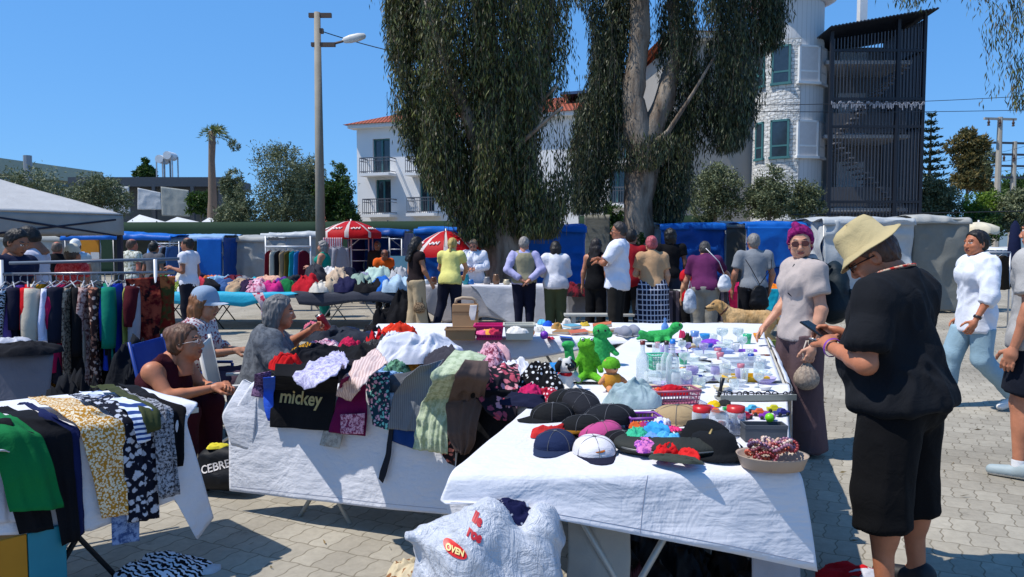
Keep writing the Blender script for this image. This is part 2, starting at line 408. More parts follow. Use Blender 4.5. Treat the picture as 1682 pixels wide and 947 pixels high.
# ------------------------------------------------------------------ people
_HC = {}
def head_mesh(h, fem, heavy=0):
    key = (h, fem, heavy)
    if key in _HC: return _HC[key]
    s = SDF((-.12, -.15, -.2), (.12, .16, .15), h)
    s.ell((0, -.012, .025), (.074, .094, .09), k=.02)
    s.ell((0, .022, -.03), (.059+.008*heavy, .066, .083), k=.03)
    s.ell((0, .05, -.088), (.028 if fem else .034, .03, .024), k=.03)
    for q in (-1, 1):
        s.ell((q*.045, .04, -.055), (.022+.01*heavy, .03, .035), k=.02)
        s.ell((q*.04, .062, -.022), (.02, .018, .016), k=.02)
        s.ell((q*.031, .098, .006), (.016, .014, .010), k=.01, sub=True)
        s.ell((q*.031, .074, .005), (.0135, .0135, .0125), k=.004)
        s.ell((q*.077, -.008, -.008), (.010, .022, .032), k=.006)
        s.ell((q*.084, -.004, -.006), (.005, .012, .02), k=.004, sub=True)
        s.ell((q*.012, .095, -.036), (.009, .010, .008), k=.006)
    s.cone((-.034, .078, .026), (.034, .078, .026), .011, .011, k=.012)
    s.cone((0, .084, .016), (0, .104, -.028), .008, .012, k=.012)
    s.ell((0, .086, -.058), (.024, .011, .0065), k=.006); s.ell((0, .083, -.070), (.020, .011, .007), k=.006)
    s.cone((0, -.02, -.06), (0, -.035, -.19), .052 if fem else .060+.01*heavy, .055 if fem else .066+.01*heavy, k=.03)
    V, Fc = s.mesh(); cen = V[Fc].mean(1); m = np.zeros(len(Fc), dtype=int)
    x, y, z = np.abs(cen[:, 0]), cen[:, 1], cen[:, 2]
    ew = (((x-.031)/.0155)**2+((z-.005)/.0075)**2 < 1) & (y > .06); m[ew] = 1
    m[(((x-.031)/.0065)**2+((z-.005)/.0075)**2 < 1) & (y > .06)] = 2
    m[(((x)/.024)**2+((z+.064)/.011)**2 < 1) & (y > .075)] = 3
    m[(((x-.033)/.020)**2+((z-.028-(.006*(1-((x-.033)/.02)**2)))/.0045)**2 < 1) & (y > .06)] = 2
    m[(abs(z-.016) < .0028) & (abs(x-.031) < .0165) & (y > .06)] = 2
    _HC[key] = (V, Fc, m); return _HC[key]
def hand_mesh(curl, h):
    key = ('hand', round(curl), h)
    if key in _HC: return _HC[key]
    s = SDF((-.06, -.07, -.2), (.09, .10, .03), h)
    s.ell((0, 0, -.045), (.017, .040, .048), k=.012); s.cone((0, 0, .01), (0, 0, -.03), .024, .026, k=.02)
    for i, (y, L) in enumerate(((-.031, .058), (-.0105, .073), (.0105, .078), (.031, .070))):
        p = np.array([0, y, -.082]); a = math.radians(curl*.6); sp = y*.25
        for j, (f, r0, r1) in enumerate(((.45, .0098, .0090), (.31, .0088, .008), (.24, .0078, .0066))):
            q = p+L*f*np.array([math.sin(a), sp, -math.cos(a)]); s.cone(p, q, r0, r1, k=.005); p = q; a += math.radians(curl)
    p = np.array([.004, .030, -.025])
    for L, d, r0, r1 in ((.042, (.25, .75, -.6), .015, .0115), (.034, (.35, .35, -.85), .011, .0095), (.026, (.4, .1, -.9), .0095, .0075)):
        d = np.array(d)/np.linalg.norm(d); q = p+d*L; s.cone(p, q, r0, r1, k=.008); p = q
    _HC[key] = s.mesh(); return _HC[key]
_SK = {}
def skinm(tone='c08a68'):
    if tone in _SK: return _SK[tone]
    t = NT('skin'); tn = tuple(min(.8, x*1.22) for x in c(tone)[:3]); b = t.mix(t.ramp(t.noise(18, 3), [(.35, 0.0), (.7, 1.0)]), tn+(1,), tuple(x*.8 for x in tn)+(1,))
    t.b.inputs['Subsurface Weight'].default_value = .0
    t.bump(t.noise(120, 2), .15, .004); _SK[tone] = [t.fin(b, .5, .35), plain('eye_white', 'd8d0c8', .3), plain('eye_dark', '1c130f', .35), plain('lips', '8d4a42' if tone > 'a' else '6a382e', .45)]
    return _SK[tone]
def hairm(col):
    key = ('h', col)
    if key in _MC: return _MC[key]
    t = NT('hair'); mp = t.map((60, 60, 9)); nz = t.noise(1.0, 4, .6, mp)
    b = t.mix(t.ramp(nz, [(.35, 0.0), (.65, 1.0)]), tuple(x*.55 for x in c(col)[:3])+(1,), c(col)); t.bump(nz, .8, .01)
    _MC[key] = t.fin(b, .5, .4); return _MC[key]
def person(label, x, y, face, H=1.68, W=1.0, lean=0.0, pose=None, top=None, bottom=None, hair=('short', '2a211c'), skin='b98565', h=.018,
           fem=False, head=(0, 0, 0), belly=0.0, shoes='2a2a2c', hands=(18, 18), z=0.0, group=None, seed=1, hroll=None, floor=True, handdir=None):
    """local frame: faces +Y, right side +X. face = heading (dx, dy) in the world"""
    th = thing('person', label, 'person', (x, y, z), math.atan2(face[1], face[0])-PI/2, group)
    S = H/1.70; sw = (.165 if fem else .185)*W**.6
    J = dict(pel=(0, 0, .93), wai=(0, .0, 1.10), che=(0, 0, 1.28), nek=(0, -.01, 1.43), hed=(0, .02, 1.585))
    for n_, q in (('L', -1), ('R', 1)):
        J['hip'+n_] = (q*.09*W**.5, 0, .90); J['kne'+n_] = (q*.10, .015, .49); J['ank'+n_] = (q*.105, -.02, .085); J['toe'+n_] = (q*.125, .13, .035)
        J['sho'+n_] = (q*sw, -.01, 1.385); J['elb'+n_] = (q*(sw+.055*W), -.035, 1.10); J['wri'+n_] = (q*(sw+.06*W), .04, .86)
    pose = pose or {}
    for k_, v in pose.items():
        if k_ in ('pel', 'hipL', 'hipR', 'kneL', 'kneR', 'ankL', 'ankR', 'toeL', 'toeR'): J[k_] = v
    J = {k_: Vector(v) for k_, v in J.items()}
    dz = J['pel']-Vector((0, 0, .93))
    if dz.length > 1e-6:
        for k_ in J:
            if k_[:3] in ('wai', 'che', 'nek', 'hed', 'sho', 'elb', 'wri') : J[k_] = J[k_]+dz
            if k_[:3] == 'hip' and k_ not in pose: J[k_] = J[k_]+dz
    if lean:
        Rm = Matrix.Rotation(-math.radians(lean), 3, 'X')
        for k_ in J:
            if k_[:3] in ('wai', 'che', 'nek', 'hed', 'sho'): J[k_] = Rm@(J[k_]-J['pel'])+J['pel']
            if k_[:3] in ('elb', 'wri'):
                sk = 'sho'+k_[-1]; J[k_] = J[k_]
        for q in 'LR':
            d = Vector(J['sho'+q]); base = Vector(((-1 if q == 'L' else 1)*sw, -.01, 1.385))+dz
            for k_ in ('elb', 'wri'): J[k_+q] = J[k_+q]+(d-base)
    for k_, v in pose.items():
        if k_[:3] in ('elb', 'wri', 'hed', 'sho', 'nek', 'che'): J[k_] = Vector(v)
    J = {k_: np.array(v)*S for k_, v in J.items()}
    u = J['nek']-J['pel']; u = u/np.linalg.norm(u); Rt = frame(u, (0, 1, 0)) if abs(u[1]) < .95 else frame(u)
    Rt = np.array([np.cross(np.cross(u, [1, 0, 0]), u), np.cross(u, [1, 0, 0]), u]).T
    if Rt[1, 1] < 0: Rt[:, 1] *= -1
    fw = Rt[:, 1]
    allp = np.array(list(J.values())); lo = allp.min(0)-.24*W; hi = allp.max(0)+.24*W; lo[2] = max(lo[2], -.03)
    def torso(s, e, k=.05, cuts=(), sh=True, low=0.0):
        s.ell(J['pel']+fw*(-.015), ((.165*W+e), .12*W+e, .135+e), Rt, k, cuts)
        s.ell(J['wai']+fw*belly*.5, ((.143*W+e+belly*.4), .105*W+e+belly, .17+e), Rt, k, cuts)
        s.ell(J['che'], ((.155*W+e)*(.93 if fem else 1), .108*W+e, .175+e), Rt, k, cuts)
        if fem:
            for q in (-1, 1): s.ell(J['che']+Rt[:, 0]*q*.07*W+fw*(.085*W)+u*.0, (.058*W+e, .05*W+e, .06+e), Rt, k, cuts)
        else: s.ell(J['che']+fw*.03+u*.03, (.14*W+e, .09*W+e, .10+e), Rt, k, cuts)
        if sh: s.cone(J['shoL']-u*.015, J['shoR']-u*.015, .056*W**.5+e, .056*W**.5+e, k, cuts); s.cone(J['nek']-u*.05, J['nek']+u*.02, .075*W**.5+e, .055+e, k, cuts)
    s = SDF(lo, hi, h)
    torso(s, 0)
    s.cone(J['nek']-u*.03, J['hed']-u*.04*S, .058 if fem else .064, .05, k=.03)
    aw = W**.7
    for q in 'LR':
        s.cone(J['sho'+q], J['elb'+q], .050*aw, .038*aw, k=.04); s.cone(J['elb'+q], J['wri'+q], .040*aw, .025*aw**.5, k=.02)
        m = J['elb'+q]*.72+J['wri'+q]*.28; s.cone(J['elb'+q], m, .039*aw, .040*aw, k=.02)
        s.cone(J['hip'+q], J['kne'+q], .092*W, .056*W**.7, k=.04); s.cone(J['kne'+q], J['ank'+q], .054*W**.7, .036, k=.03)
        bk = J['ank'+q]-J['kne'+q]; cf = J['kne'+q]+bk*.28+np.array([0, -.022, 0]); s.ell(cf, (.05*W**.7, .055*W**.7, .12), frame(bk), k=.03)
        s.cone(J['ank'+q]-np.array([0, .02, .03]), J['toe'+q], .036, .028, k=.03)
    V, Fc = s.mesh(); parts = [(V, Fc, np.zeros(len(Fc), dtype=int))]
    # head
    yaw, pit, rol = [math.radians(a) for a in head]
    Rh = np.array(Matrix.Rotation(-yaw, 3, 'Z')@Matrix.Rotation(-pit, 3, 'X')@Matrix.Rotation(rol, 3, 'Y'))
    hs_ = S**.35*(1.0 if fem else 1.04)
    HV, HF, HM = head_mesh(max(.0045, h*.42), fem, 1 if W > 1.2 else 0); HV = HV*hs_@Rh.T+J['hed']
    parts.append((HV, HF, HM))
    for i, q in enumerate('LR'):
        hv, hf = hand_mesh(hands[i], max(.005, h*.42)); d = J['wri'+q]-J['elb'+q]; d = d/np.linalg.norm(d)
        if handdir and handdir[i] is not None: d = np.array(handdir[i], dtype=float); d /= np.linalg.norm(d)
        sgn = 1 if q == 'L' else -1
        pn = np.array([sgn, 0, 0.])
        if abs(d[1]) > .6 or abs(d[0]) > .5: pn = np.array([sgn*.5, 0, -.9])
        pn = pn-d*(pn@d); pn /= np.linalg.norm(pn); ty = np.cross(-d, pn)*1.0
        fl = False
        if (ty@np.array([0, 1, .6])) < 0: ty = -ty; fl = True
        M_ = np.stack([pn, ty, -d], 1); hv = hv*(.93 if fem else 1.04)@M_.T+J['wri'+q]+d*.01
        parts.append((hv, hf[:, ::-1] if np.linalg.det(M_) < 0 else hf, np.zeros(len(hf), dtype=int)))
    b = 0; Vs, Fs, Ms = [], [], []
    for v_, f_, m_ in parts: Vs.append(v_); Fs.append(f_+b); Ms.append(m_); b += len(v_)
    mesh('body', np.concatenate(Vs), np.concatenate(Fs), skinm(skin), th, True, midx=np.concatenate(Ms))
    # clothes
    def emit(name, s, mat, wr=.006, wf=7, vert=1.0):
        V, Fc = s.mesh()
        if len(V) == 0: return None
        N = vnorm(V, Fc); pp = V.copy(); pp[:, 2] *= vert
        pd = pp*np.array([1, 1, .62]); pd[:, 2] += pp[:, 0]*.5; d = wr*1.25*(ridge(pd, wf, seed)*.9+vn(pp, wf*.5, seed+2)*.9+ridge(pd, wf*2.2, seed+5)*.5)
        return mesh(name, V+N*d[:, None], Fc, mat, th, True)
    T = dict(mat=fab('dddddd'), e=.014, sleeve=.5, hem=.06, neck=.0, wr=.006, name='shirt', flare=.0, open=0)
    T.update(top or {})
    if top is not None:
        s = SDF(lo, hi, h*.9); e = T['e']; hp = J['pel']-u*T['hem']*S; cuts = [(hp, -u), (J['nek']+u*(.028-T['neck'])+fw*0, (u*.9+fw*.35)/np.linalg.norm(u*.9+fw*.35))]
        torso(s, e, cuts=cuts, sh=T['sleeve'] > 0)
        if T['sleeve'] == 0:
            for q in 'LR':
                a_ = J['nek']*.45+J['sho'+q]*.55; s.cone(a_-u*.14+fw*.06, a_+u*.045, .03+e, .022+e, .03, cuts); s.cone(a_-u*.14-fw*.06, a_+u*.045, .03+e, .022+e, .03, cuts)
        if T['hem'] > .0:
            R2 = frame(u); bt = J['pel']-u*(T['hem']*S+.05)
            s.ell(J['pel']*.5+bt*.5, (.168*W+e+T['flare']+belly*.3, .125*W+e+T['flare']+belly*.5, T['hem']*S+.16), Rt, .05, cuts)
        sv = T['sleeve']; es = e+T.get('es', .004)
        for q in 'LR':
            if sv <= 0: break
            a_, b_, c_ = J['sho'+q], J['elb'+q], J['wri'+q]
            if sv <= 1: en = a_+(b_-a_)*min(sv*1.0, 1)*.98; dd = (b_-a_)/np.linalg.norm(b_-a_); s.cone(a_, b_, .053*aw+es, .045*aw+es*1.3, .04, [(en, dd)])
            else:
                s.cone(a_, b_, .053*aw+es, .043*aw+es, .04); dd = (c_-b_)/np.linalg.norm(c_-b_); en = b_+(c_-b_)*(sv-1)*.97
                s.cone(b_, c_, .043*aw+es, .030+es, .02, [(en, dd)])
        emit(T['name'], s, T['mat'], T['wr'])
        if T.get('vest'):
            s = SDF(lo, hi, h*.9); torso(s, e+.016, cuts=[(hp, -u), (J['nek']-u*.0, u)], sh=False)
            for q in 'LR':
                a_ = J['nek']*.4+J['sho'+q]*.6; s.cone(a_-u*.15, a_+u*.01, .07+e, .045+e, .03)
            emit('vest', s, T['vest'])
    Bm = dict(mat=fab('23252c'), kind='trousers', L=1.0, e=.014, wr=.007, flare=0.0, name=None); Bm.update(bottom or {})
    s = SDF(lo, hi, h*.9); e = Bm['e']; wtop = J['wai']-u*.03 if (top is None or dz.length > .2) else J['pel']-u*(T['hem']*S-.035); wc = [(wtop, u)]
    s.ell(J['pel']+fw*-.015, (.165*W+e, .122*W+e, .14+e), Rt, .05, wc)
    s.ell(J['wai']+fw*belly*.4, (.143*W+e+belly*.4, .107*W+e+belly*.9, .15), Rt, .05, wc)
    if Bm['kind'] == 'skirt':
        kc = (J['kneL']+J['kneR'])/2; ac = (J['ankL']+J['ankR'])/2; bt = J['pel']+(ac-J['pel'])*Bm['L']
        dd = bt-J['pel']; dn = dd/np.linalg.norm(dd)
        for q in 'LR':
            off = (J['hip'+q]-J['pel'])*.6; s.cone(J['pel']+off, bt+off+dn*.1, .12*W+e, .13*W+e+Bm['flare'], .08, [(bt, dn)])
    else:
        for q in 'LR':
            a_, b_, c_ = J['hip'+q], J['kne'+q], J['ank'+q]; L = Bm['L']
            if L <= .6:
                dd = (b_-a_)/np.linalg.norm(b_-a_); en = a_+(b_-a_)*(L/.5); fl = Bm['flare']
                s.cone(a_, a_+(b_-a_)*(L/.5+.12), .096*W+e, .075*W+e+fl, .03, [(en, dd)]+wc)
            else:
                dd = (c_-b_)/np.linalg.norm(c_-b_); en = b_+(c_-b_)*((L-.5)/.5)*1.02
                s.cone(a_, b_, .095*W+e, .062*W+e+Bm['flare']*.5, .03, wc if dz.length < .2 else ()); s.cone(b_, c_+dd*.05, .062*W+e+Bm['flare']*.5, .050+e+Bm['flare'], .03, [(en, dd)])
    emit(Bm['name'] or {'trousers': 'trousers', 'shorts': 'shorts', 'skirt': 'skirt'}[Bm['kind']], s, Bm['mat'], Bm['wr'], 7, .6)
    # shoes
    if shoes:
        for q in 'LR':
            fl = J['ank'+q][2]-.085*S; tz = J['toe'+q].copy(); ak = J['ank'+q].copy(); s = SDF(np.minimum(tz, ak)-.12, np.maximum(tz, ak)+.12, max(h*.6, .006))
            s.cone(ak-np.array([0, .03, .035]), tz, .045, .036, .03); s.ell(ak-np.array([0, .025, .01]), (.045, .05, .045), k=.03)
            dt = tz-ak; lowz = min(ak[2]-.085*S, tz[2]-.035*S)
            if abs(ak[2]-.085*S) < .06: s.cut((0, 0, lowz+.004), (0, 0, -1))
            V, Fc = s.mesh()
            cen = V[Fc].mean(1)[:, 2]; m = (cen < lowz+.024).astype(int)
            mesh('shoe', V, Fc, [plain('shoe', shoes, .6), plain('shoe_sole', 'd8d8d4' if shoes > '9' else '1a1a1a', .7)], th, True, midx=m)
    # hair in head frame
    hk, hc = hair[0], hair[1]
    if hk not in (None, 'none'):
        hh = max(.006, h*.5); s = SDF((-.16, -.22, -.42), (.16, .16, .2), hh)
        if hk in ('short', 'bald', 'bob', 'long', 'pony', 'bun', 'curly', 'wrap'):
            t_ = {'short': .010, 'bald': .004, 'bob': .017, 'long': .014, 'pony': .009, 'bun': .011, 'curly': .024, 'wrap': .014}[hk]
            s.ell((0, -.014, .028), (.075+t_, .095+t_, .091+t_), k=.01, cuts=[((0, .040, .045), (0, .85, -.53))])
            sh_ = hk in ('short', 'bald', 'pony', 'bun'); s.ell((0, -.05, -.012 if sh_ else -.03), (.068+t_*.8, .055+t_, (.062 if sh_ else .075)+t_*.5), k=.02, cuts=[((0, -.018, 0), (0, 1, 0))])
            if hk == 'bald': s.ell((0, -.0, .11), (.06, .08, .04), sub=True)
        if hk in ('bob', 'long', 'curly'):
            for q in (-1, 1): s.cone((q*.07, -.02, .01), (q*.068, -.03, -.10), .028, .026, k=.03)
            s.cone((-.04, -.07, -.05), (-.04, -.07, -.12), .045, .035, k=.04); s.cone((.04, -.07, -.05), (.04, -.07, -.12), .045, .035, k=.04)
        if hk == 'long':
            for q in (-1, 0, 1): s.cone((q*.045, -.075, -.06), (q*.05, -.10, -.30), .042, .03, k=.04)
        if hk == 'wrap':
            s.cone((.0, -.095, .05), (.02, -.13, -.02), .035, .03, k=.03); s.cone((.01, -.11, .0), (.03, -.125, -.34), .036, .02, k=.03)
            s.cone((.0, .045, .10), (.03, .02, .135), .025, .022, k=.02)
        if hk == 'pony': s.cone((0, -.10, .03), (0, -.13, -.02), .025, .03, k=.02); s.cone((0, -.13, -.02), (0, -.125, -.17), .032, .016, k=.02)
        if hk == 'bun': s.ell((0, -.095, .07), (.04, .04, .04), k=.02)
        V, Fc = s.mesh(); N = vnorm(V, Fc)
        pv = V.copy(); 
        if hk == 'wrap': d = .006*ridge(pv, 16, seed)+.004*ridge(pv, 38, seed)
        else: pv[:, 2] *= .35; d = .005*ridge(pv, 55, seed)+.004*vn(V, 24, seed)+(.010*vn(V, 38, seed+4) if hk == 'curly' else 0)
        V = (V+N*np.atleast_1d(d)[:, None])*hs_@Rh.T+J['hed']
        mesh('headscarf' if hk == 'wrap' else 'hair', V, Fc, fab(hc, 'mottle', hair[2] if len(hair) > 2 else 'ffffff', 30) if hk == 'wrap' else hairm(hc), th, True)
    th['_'] = 0; del th['_']
    return th, J, Rh, hs_
def headpart(P4, name, V, Fc, mats, midx=None, smooth=True):
    th, J, Rh, hs_ = P4; V = np.asarray(V, dtype=float)*hs_@Rh.T+J['hed']
    return mesh(name, V, Fc, mats, th, smooth, midx=midx)
def sunglasses(P4, dark='181214', frame_c='2a1a1c', r=.023):
    mb = MB()
    for q in (-1, 1):
        prof = [(r*math.cos(t), r*.85*math.sin(t)) for t in np.linspace(0, 2*PI, 15)[:-1]]
        n = len(prof); v = [(q*.034+a, .100, .004+b) for a, b in prof]+[(q*.034+a, .094, .004+b) for a, b in prof]
        mb.add(v, [tuple(range(n))[::-1], tuple(range(n, 2*n))]+[(k, (k+1) % n, n+(k+1) % n, n+k) for k in range(n)])
        mb.tube([(q*.056, .096, .010), (q*.080, .05, .008), (q*.083, -.01, .0)], .003, 6, 1)
    mb.tube([(-.012, .104, .010), (.012, .104, .010)], .003, 6, 1)
    return headpart(P4, 'sunglasses', mb.v, mb.f, [plain('dark_lens', dark, .12, .8), plain('spectacle_frame', frame_c, .4)], mb.m, False)
def brimhat(P4, mat, crown_h=.10, brim=.06, tilt=10, droop=.03, seed=1, name='sun_hat'):
    n = 48; prof = []; R0 = .098
    rr = [(0.0, crown_h), (.05, crown_h-.002), (.078, crown_h-.012), (.090, crown_h-.035), (R0, .0), (R0+brim*.4, -droop*.45), (R0+brim*.8, -droop*.9), (R0+brim, -droop), (R0+brim*.98, -droop-.004), (R0+brim*.5, -droop*.6-.006), (R0-.004, -.006)]
    V = []; 
    for r, z_ in rr:
        for k in range(n):
            a = 2*PI*k/n; wv = 1+.02*math.sin(3*a+seed); V.append((math.cos(a)*r*.95*wv, math.sin(a)*r*1.12*wv, z_+(.012*math.sin(2*a+seed) if r > R0 else .006*math.sin(4*a+z_*60))))
    V = np.array(V); V += vn(V, 16, seed)[:, None]*.005; t = math.radians(tilt)
    y, z_ = V[:, 1]*math.cos(t)-V[:, 2]*math.sin(t), V[:, 1]*math.sin(t)+V[:, 2]*math.cos(t); V = np.stack([V[:, 0], y-.012, z_+.062], 1)
    o = headpart(P4, name, V*np.array([.95, .95, .95])+np.array([0, 0, .004]), gfaces(len(rr), n, True), mat); return o
def capgeo(seed=1):
    """baseball cap, peak towards +Y, sits on z=0"""
    n = 28; rows = []; V = []
    for i in range(9):
        t = i/8*PI/2
        for k in range(n):
            a = 2*PI*k/n; r = math.cos(t)**.75; V.append((.085*r*math.cos(a), .102*r*math.sin(a), .115*math.sin(t)**.9))
    F1 = gfaces(9, n, True).tolist(); b = len(V); m = 12
    for j in range(6):
        f = j/5
        for k in range(m):
            a = PI*(.5-(k/(m-1)-.5)*.86); x = math.cos(a)*.084; y0 = math.sin(a)*.100; e = math.sin(PI*k/(m-1))**.6
            V.append((x*(1-.05*f), y0+f*.075*e, .008-(x/.08)**2*.022*(.3+f)+.004-f*.004))
    F2 = (gfaces(6, m)+b).tolist(); V = np.array(V); V[:b] += vn(V[:b], 18, seed)[:, None]*.006
    return V, F1+F2, [0]*len(F1)+[1]*len(F2)
# ================================================================== GROUND
t = NT('block_paving')
mp = t.map((1, 1, 1), (0, 0, math.radians(25)))
sep = t.n('SeparateXYZ'); t.l(mp, sep.inputs[0])
wx = t.math('MULTIPLY', t.math('SINE', t.math('MULTIPLY', sep.outputs[1], 2*PI/.10)), .0055)
wy = t.math('MULTIPLY', t.math('SINE', t.math('MULTIPLY', sep.outputs[0], 2*PI/.125)), .004)
jx = t.math('MULTIPLY', t.noise(2.3, 3), .03); jy = t.math('MULTIPLY', t.noise(1.9, 3, .5, t.map(loc=(7, 3, 0))), .03)
cx_ = t.n('CombineXYZ'); t.l(t.math('ADD', t.math('ADD', sep.outputs[0], wx), jx), cx_.inputs[0]); t.l(t.math('ADD', t.math('ADD', sep.outputs[1], wy), jy), cx_.inputs[1])
br = t.n('TexBrick'); br.offset = .5; br.squash = 1
br.inputs['Scale'].default_value = 1; br.inputs['Brick Width'].default_value = .125; br.inputs['Row Height'].default_value = .20
br.inputs['Mortar Size'].default_value = .0042; br.inputs['Mortar Smooth'].default_value = .35; br.inputs['Bias'].default_value = 0
br.inputs['Color1'].default_value = c((.335, .300, .240)); br.inputs['Color2'].default_value = c((.41, .37, .298)); br.inputs['Mortar'].default_value = c((.22, .19, .14))
t.l(cx_.outputs[0], br.inputs['Vector'])
st = t.ramp(t.noise(.55, 5, .65), [(.33, .66), (.62, 1.0)]); st2 = t.ramp(t.noise(22, 4, .7), [(.3, .84), (.7, 1.06)])
sp = t.ramp(t.noise(7, 4, .75, t.map(loc=(4, 9, 0))), [(.62, 1.0), (.72, .72)])
m = t.mix(1, t.mix(1, t.mix(1, br.outputs['Color'], st, 'MULTIPLY'), st2, 'MULTIPLY'), sp, 'MULTIPLY')
t.bump(t.math('ADD', t.math('MULTIPLY', t.math('SUBTRACT', 1.0, br.outputs['Fac']), 1.0), t.math('MULTIPLY', t.noise(60, 4), .25)), .5, .006)
PAVE = t.fin(m, .9, .25)
mb = MB(); mb.box(-300, 300, -60, 600, -.5, 0)
tag(mb.build('ground', PAVE), kind='structure')
# far hills
hl = []; Fh = []
xs = np.linspace(-700, 900, 90)
for i, x in enumerate(xs):
    hgt = 6+20*max(0, vn([[x*.01, 0, 0]], 1, 5)[0]+.2)*(1.6 if x > 200 else .4); hl += [(x, 640, -2), (x, 680, hgt), (x, 760, -2)]
for i in range(len(xs)-1):
    for k in (0, 1): Fh.append((i*3+k, (i+1)*3+k, (i+1)*3+k+1, i*3+k+1))
tag(mesh('hills', hl, Fh, plain('hill', (.12, .17, .2), .9)), kind='structure')
# ================================================================== BUILDINGS
WHITE = plain('white_render', (.78, .77, .76), .85, .2, var=.07, scale=.7, bump=.15)
BEIGE = plain('beige_render', (.33, .308, .28), .85, .2, var=.10, scale=.5, bump=.15)
GREYW = plain('grey_panel', (.42, .42, .43), .7, .3, var=.08, scale=1)
t = NT('clay_roof'); wv = t.n('TexWave', bands_direction='X'); wv.inputs['Scale'].default_value = 1.4; wv.inputs['Distortion'].default_value = .6; t.l(t.co(), wv.inputs[0])
b_ = t.mix(t.noise(3, 4, .7), c('8c3c26'), c('b06040')); t.bump(wv.outputs['Fac'], 1, .08); CLAY = t.fin(t.mix(1, b_, t.ramp(wv.outputs['Fac'], [(.2, .6), (.6, 1.0)]), 'MULTIPLY'), .8)
DGLASS = plain('window_glass', (.03, .045, .06), .08, .8, var=.3)
FRAMEW = plain('white_frame', (.75, .76, .76), .5); FRAMET = plain('teal_frame', (.05, .16, .17), .5)
RAIL = plain('rail_metal', (.12, .13, .15), .5, metal=.3); STONEG = plain('slate_sill', (.5, .5, .5), .6)
class Wall:
    """vertical wall from a to b; helper boxes given along it (s), out (o, towards the viewer) and up (z)"""
    def __init__(s, a, b):
        s.a = Vector((a[0], a[1], 0)); s.d = Vector((b[0]-a[0], b[1]-a[1], 0)); s.L = s.d.length; s.d.normalize(); s.n = Vector((s.d.y, -s.d.x, 0))
        s.M = Matrix(((s.d.x, s.n.x, 0, s.a.x), (s.d.y, s.n.y, 0, s.a.y), (0, 0, 1, 0), (0, 0, 0, 1)))
    def box(s, mb, s0, s1, o0, o1, z0, z1, m=0): return mb.box(s0, s1, o0, o1, z0, z1, m, M=s.M)
    def s_at(s, px):
        r = ray(px, 402); c0 = Vector((0, 0, 0)); # intersect ground trace of the view ray with the wall line
        det = r.x*(-s.d.y)-(-s.d.x)*r.y; k = (s.a.x*(-s.d.y)+s.d.x*s.a.y)/det; p = Vector((r.x*k, r.y*k, 0)); return (p-s.a).dot(s.d), p.y
def holes(W_, mb, s0, s1, z0, z1, hs_, dep=.28):
    """wall face with real openings and their reveals"""
    S_ = sorted({s0, s1, *[h_[0] for h_ in hs_], *[h_[1] for h_ in hs_]}); Z_ = sorted({z0, z1, *[h_[2] for h_ in hs_], *[h_[3] for h_ in hs_]})
    for i in range(len(S_)-1):
        for j in range(len(Z_)-1):
            sm, zm = (S_[i]+S_[i+1])/2, (Z_[j]+Z_[j+1])/2
            if any(h_[0] < sm < h_[1] and h_[2] < zm < h_[3] for h_ in hs_): continue
            W_.box(mb, S_[i], S_[i+1], -dep, 0, Z_[j], Z_[j+1])
# ---- white hotel
Wt = Wall((-9.35, 45), (5.6, 39.6))
bl = thing('hotel_building', 'white three storey building with red tiled roof and small railed balconies behind the green fence', 'building', (-9.35, 45, 0))
def PW(px, py):
    s_, Y = Wt.s_at(px); return s_, P(px, py, Y).z
doors = []
for (x0, x1, yt, yb) in ((614, 642, 228, 282), (618, 643, 295, 349), (688, 712, 228, 281), (690, 714, 293, 347), (1000, 1026, 215, 262), (1000, 1026, 278, 333)):
    s0, zt = PW(x0, yt); s1, zb = PW(x1, yb); doors.append((s0, s1, zb, zt))
mb = MB(); zE = PW(590, 212)[1]
holes(Wt, mb, 0, Wt.L, 0, zE, doors); Wt.box(mb, 0, Wt.L, -9, -.29, 0, zE-.01)
mb.build('wall', WHITE, bl, world=True)
mb = MB(); Wt.box(mb, -.35, Wt.L, -.3, .45, zE, zE+.22); mb.build('eave', FRAMEW, bl, world=True)
mb = MB(); M_ = Wt.M
v = [M_@Vector(p) for p in ((-.6, .6, zE+.22), (Wt.L, .6, zE+.22), (Wt.L, -9.2, zE+.22), (-.6, -9.2, zE+.22), (3.6, -4.2, zE+1.9), (Wt.L, -4.2, zE+1.9))]
mb.add(v, [(0, 1, 5, 4), (2, 3, 4, 5), (3, 0, 4), (0, 3, 2, 1), (1, 2, 5)]); mb.build('roof', CLAY, bl, world=True)
mb = MB(); Wt.box(mb, 1.6, 5.2, -5.5, -2.6, zE+.3, zE+1.35); mb.build('roof_lantern', WHITE, bl, world=True)
mb = MB(); v = [M_@Vector(p) for p in ((1.2, -2.2, zE+1.35), (5.6, -2.2, zE+1.35), (5.6, -5.9, zE+1.35), (1.2, -5.9, zE+1.35), (3.4, -4, zE+1.85))]; mb.add(v, [(0, 1, 4), (1, 2, 4), (2, 3, 4), (3, 0, 4), (3, 2, 1, 0)]); mb.build('lantern_roof', plain('pale_tile', (.5, .42, .32), .8), bl, world=True)
mb = MB(); Wt.box(mb, Wt.L-3.6, Wt.L-.6, -4.0, -1.5, zE+1.5, zE+1.65); mb.build('solar_panel', plain('solar', (.05, .08, .16), .15, .8), bl, world=True)
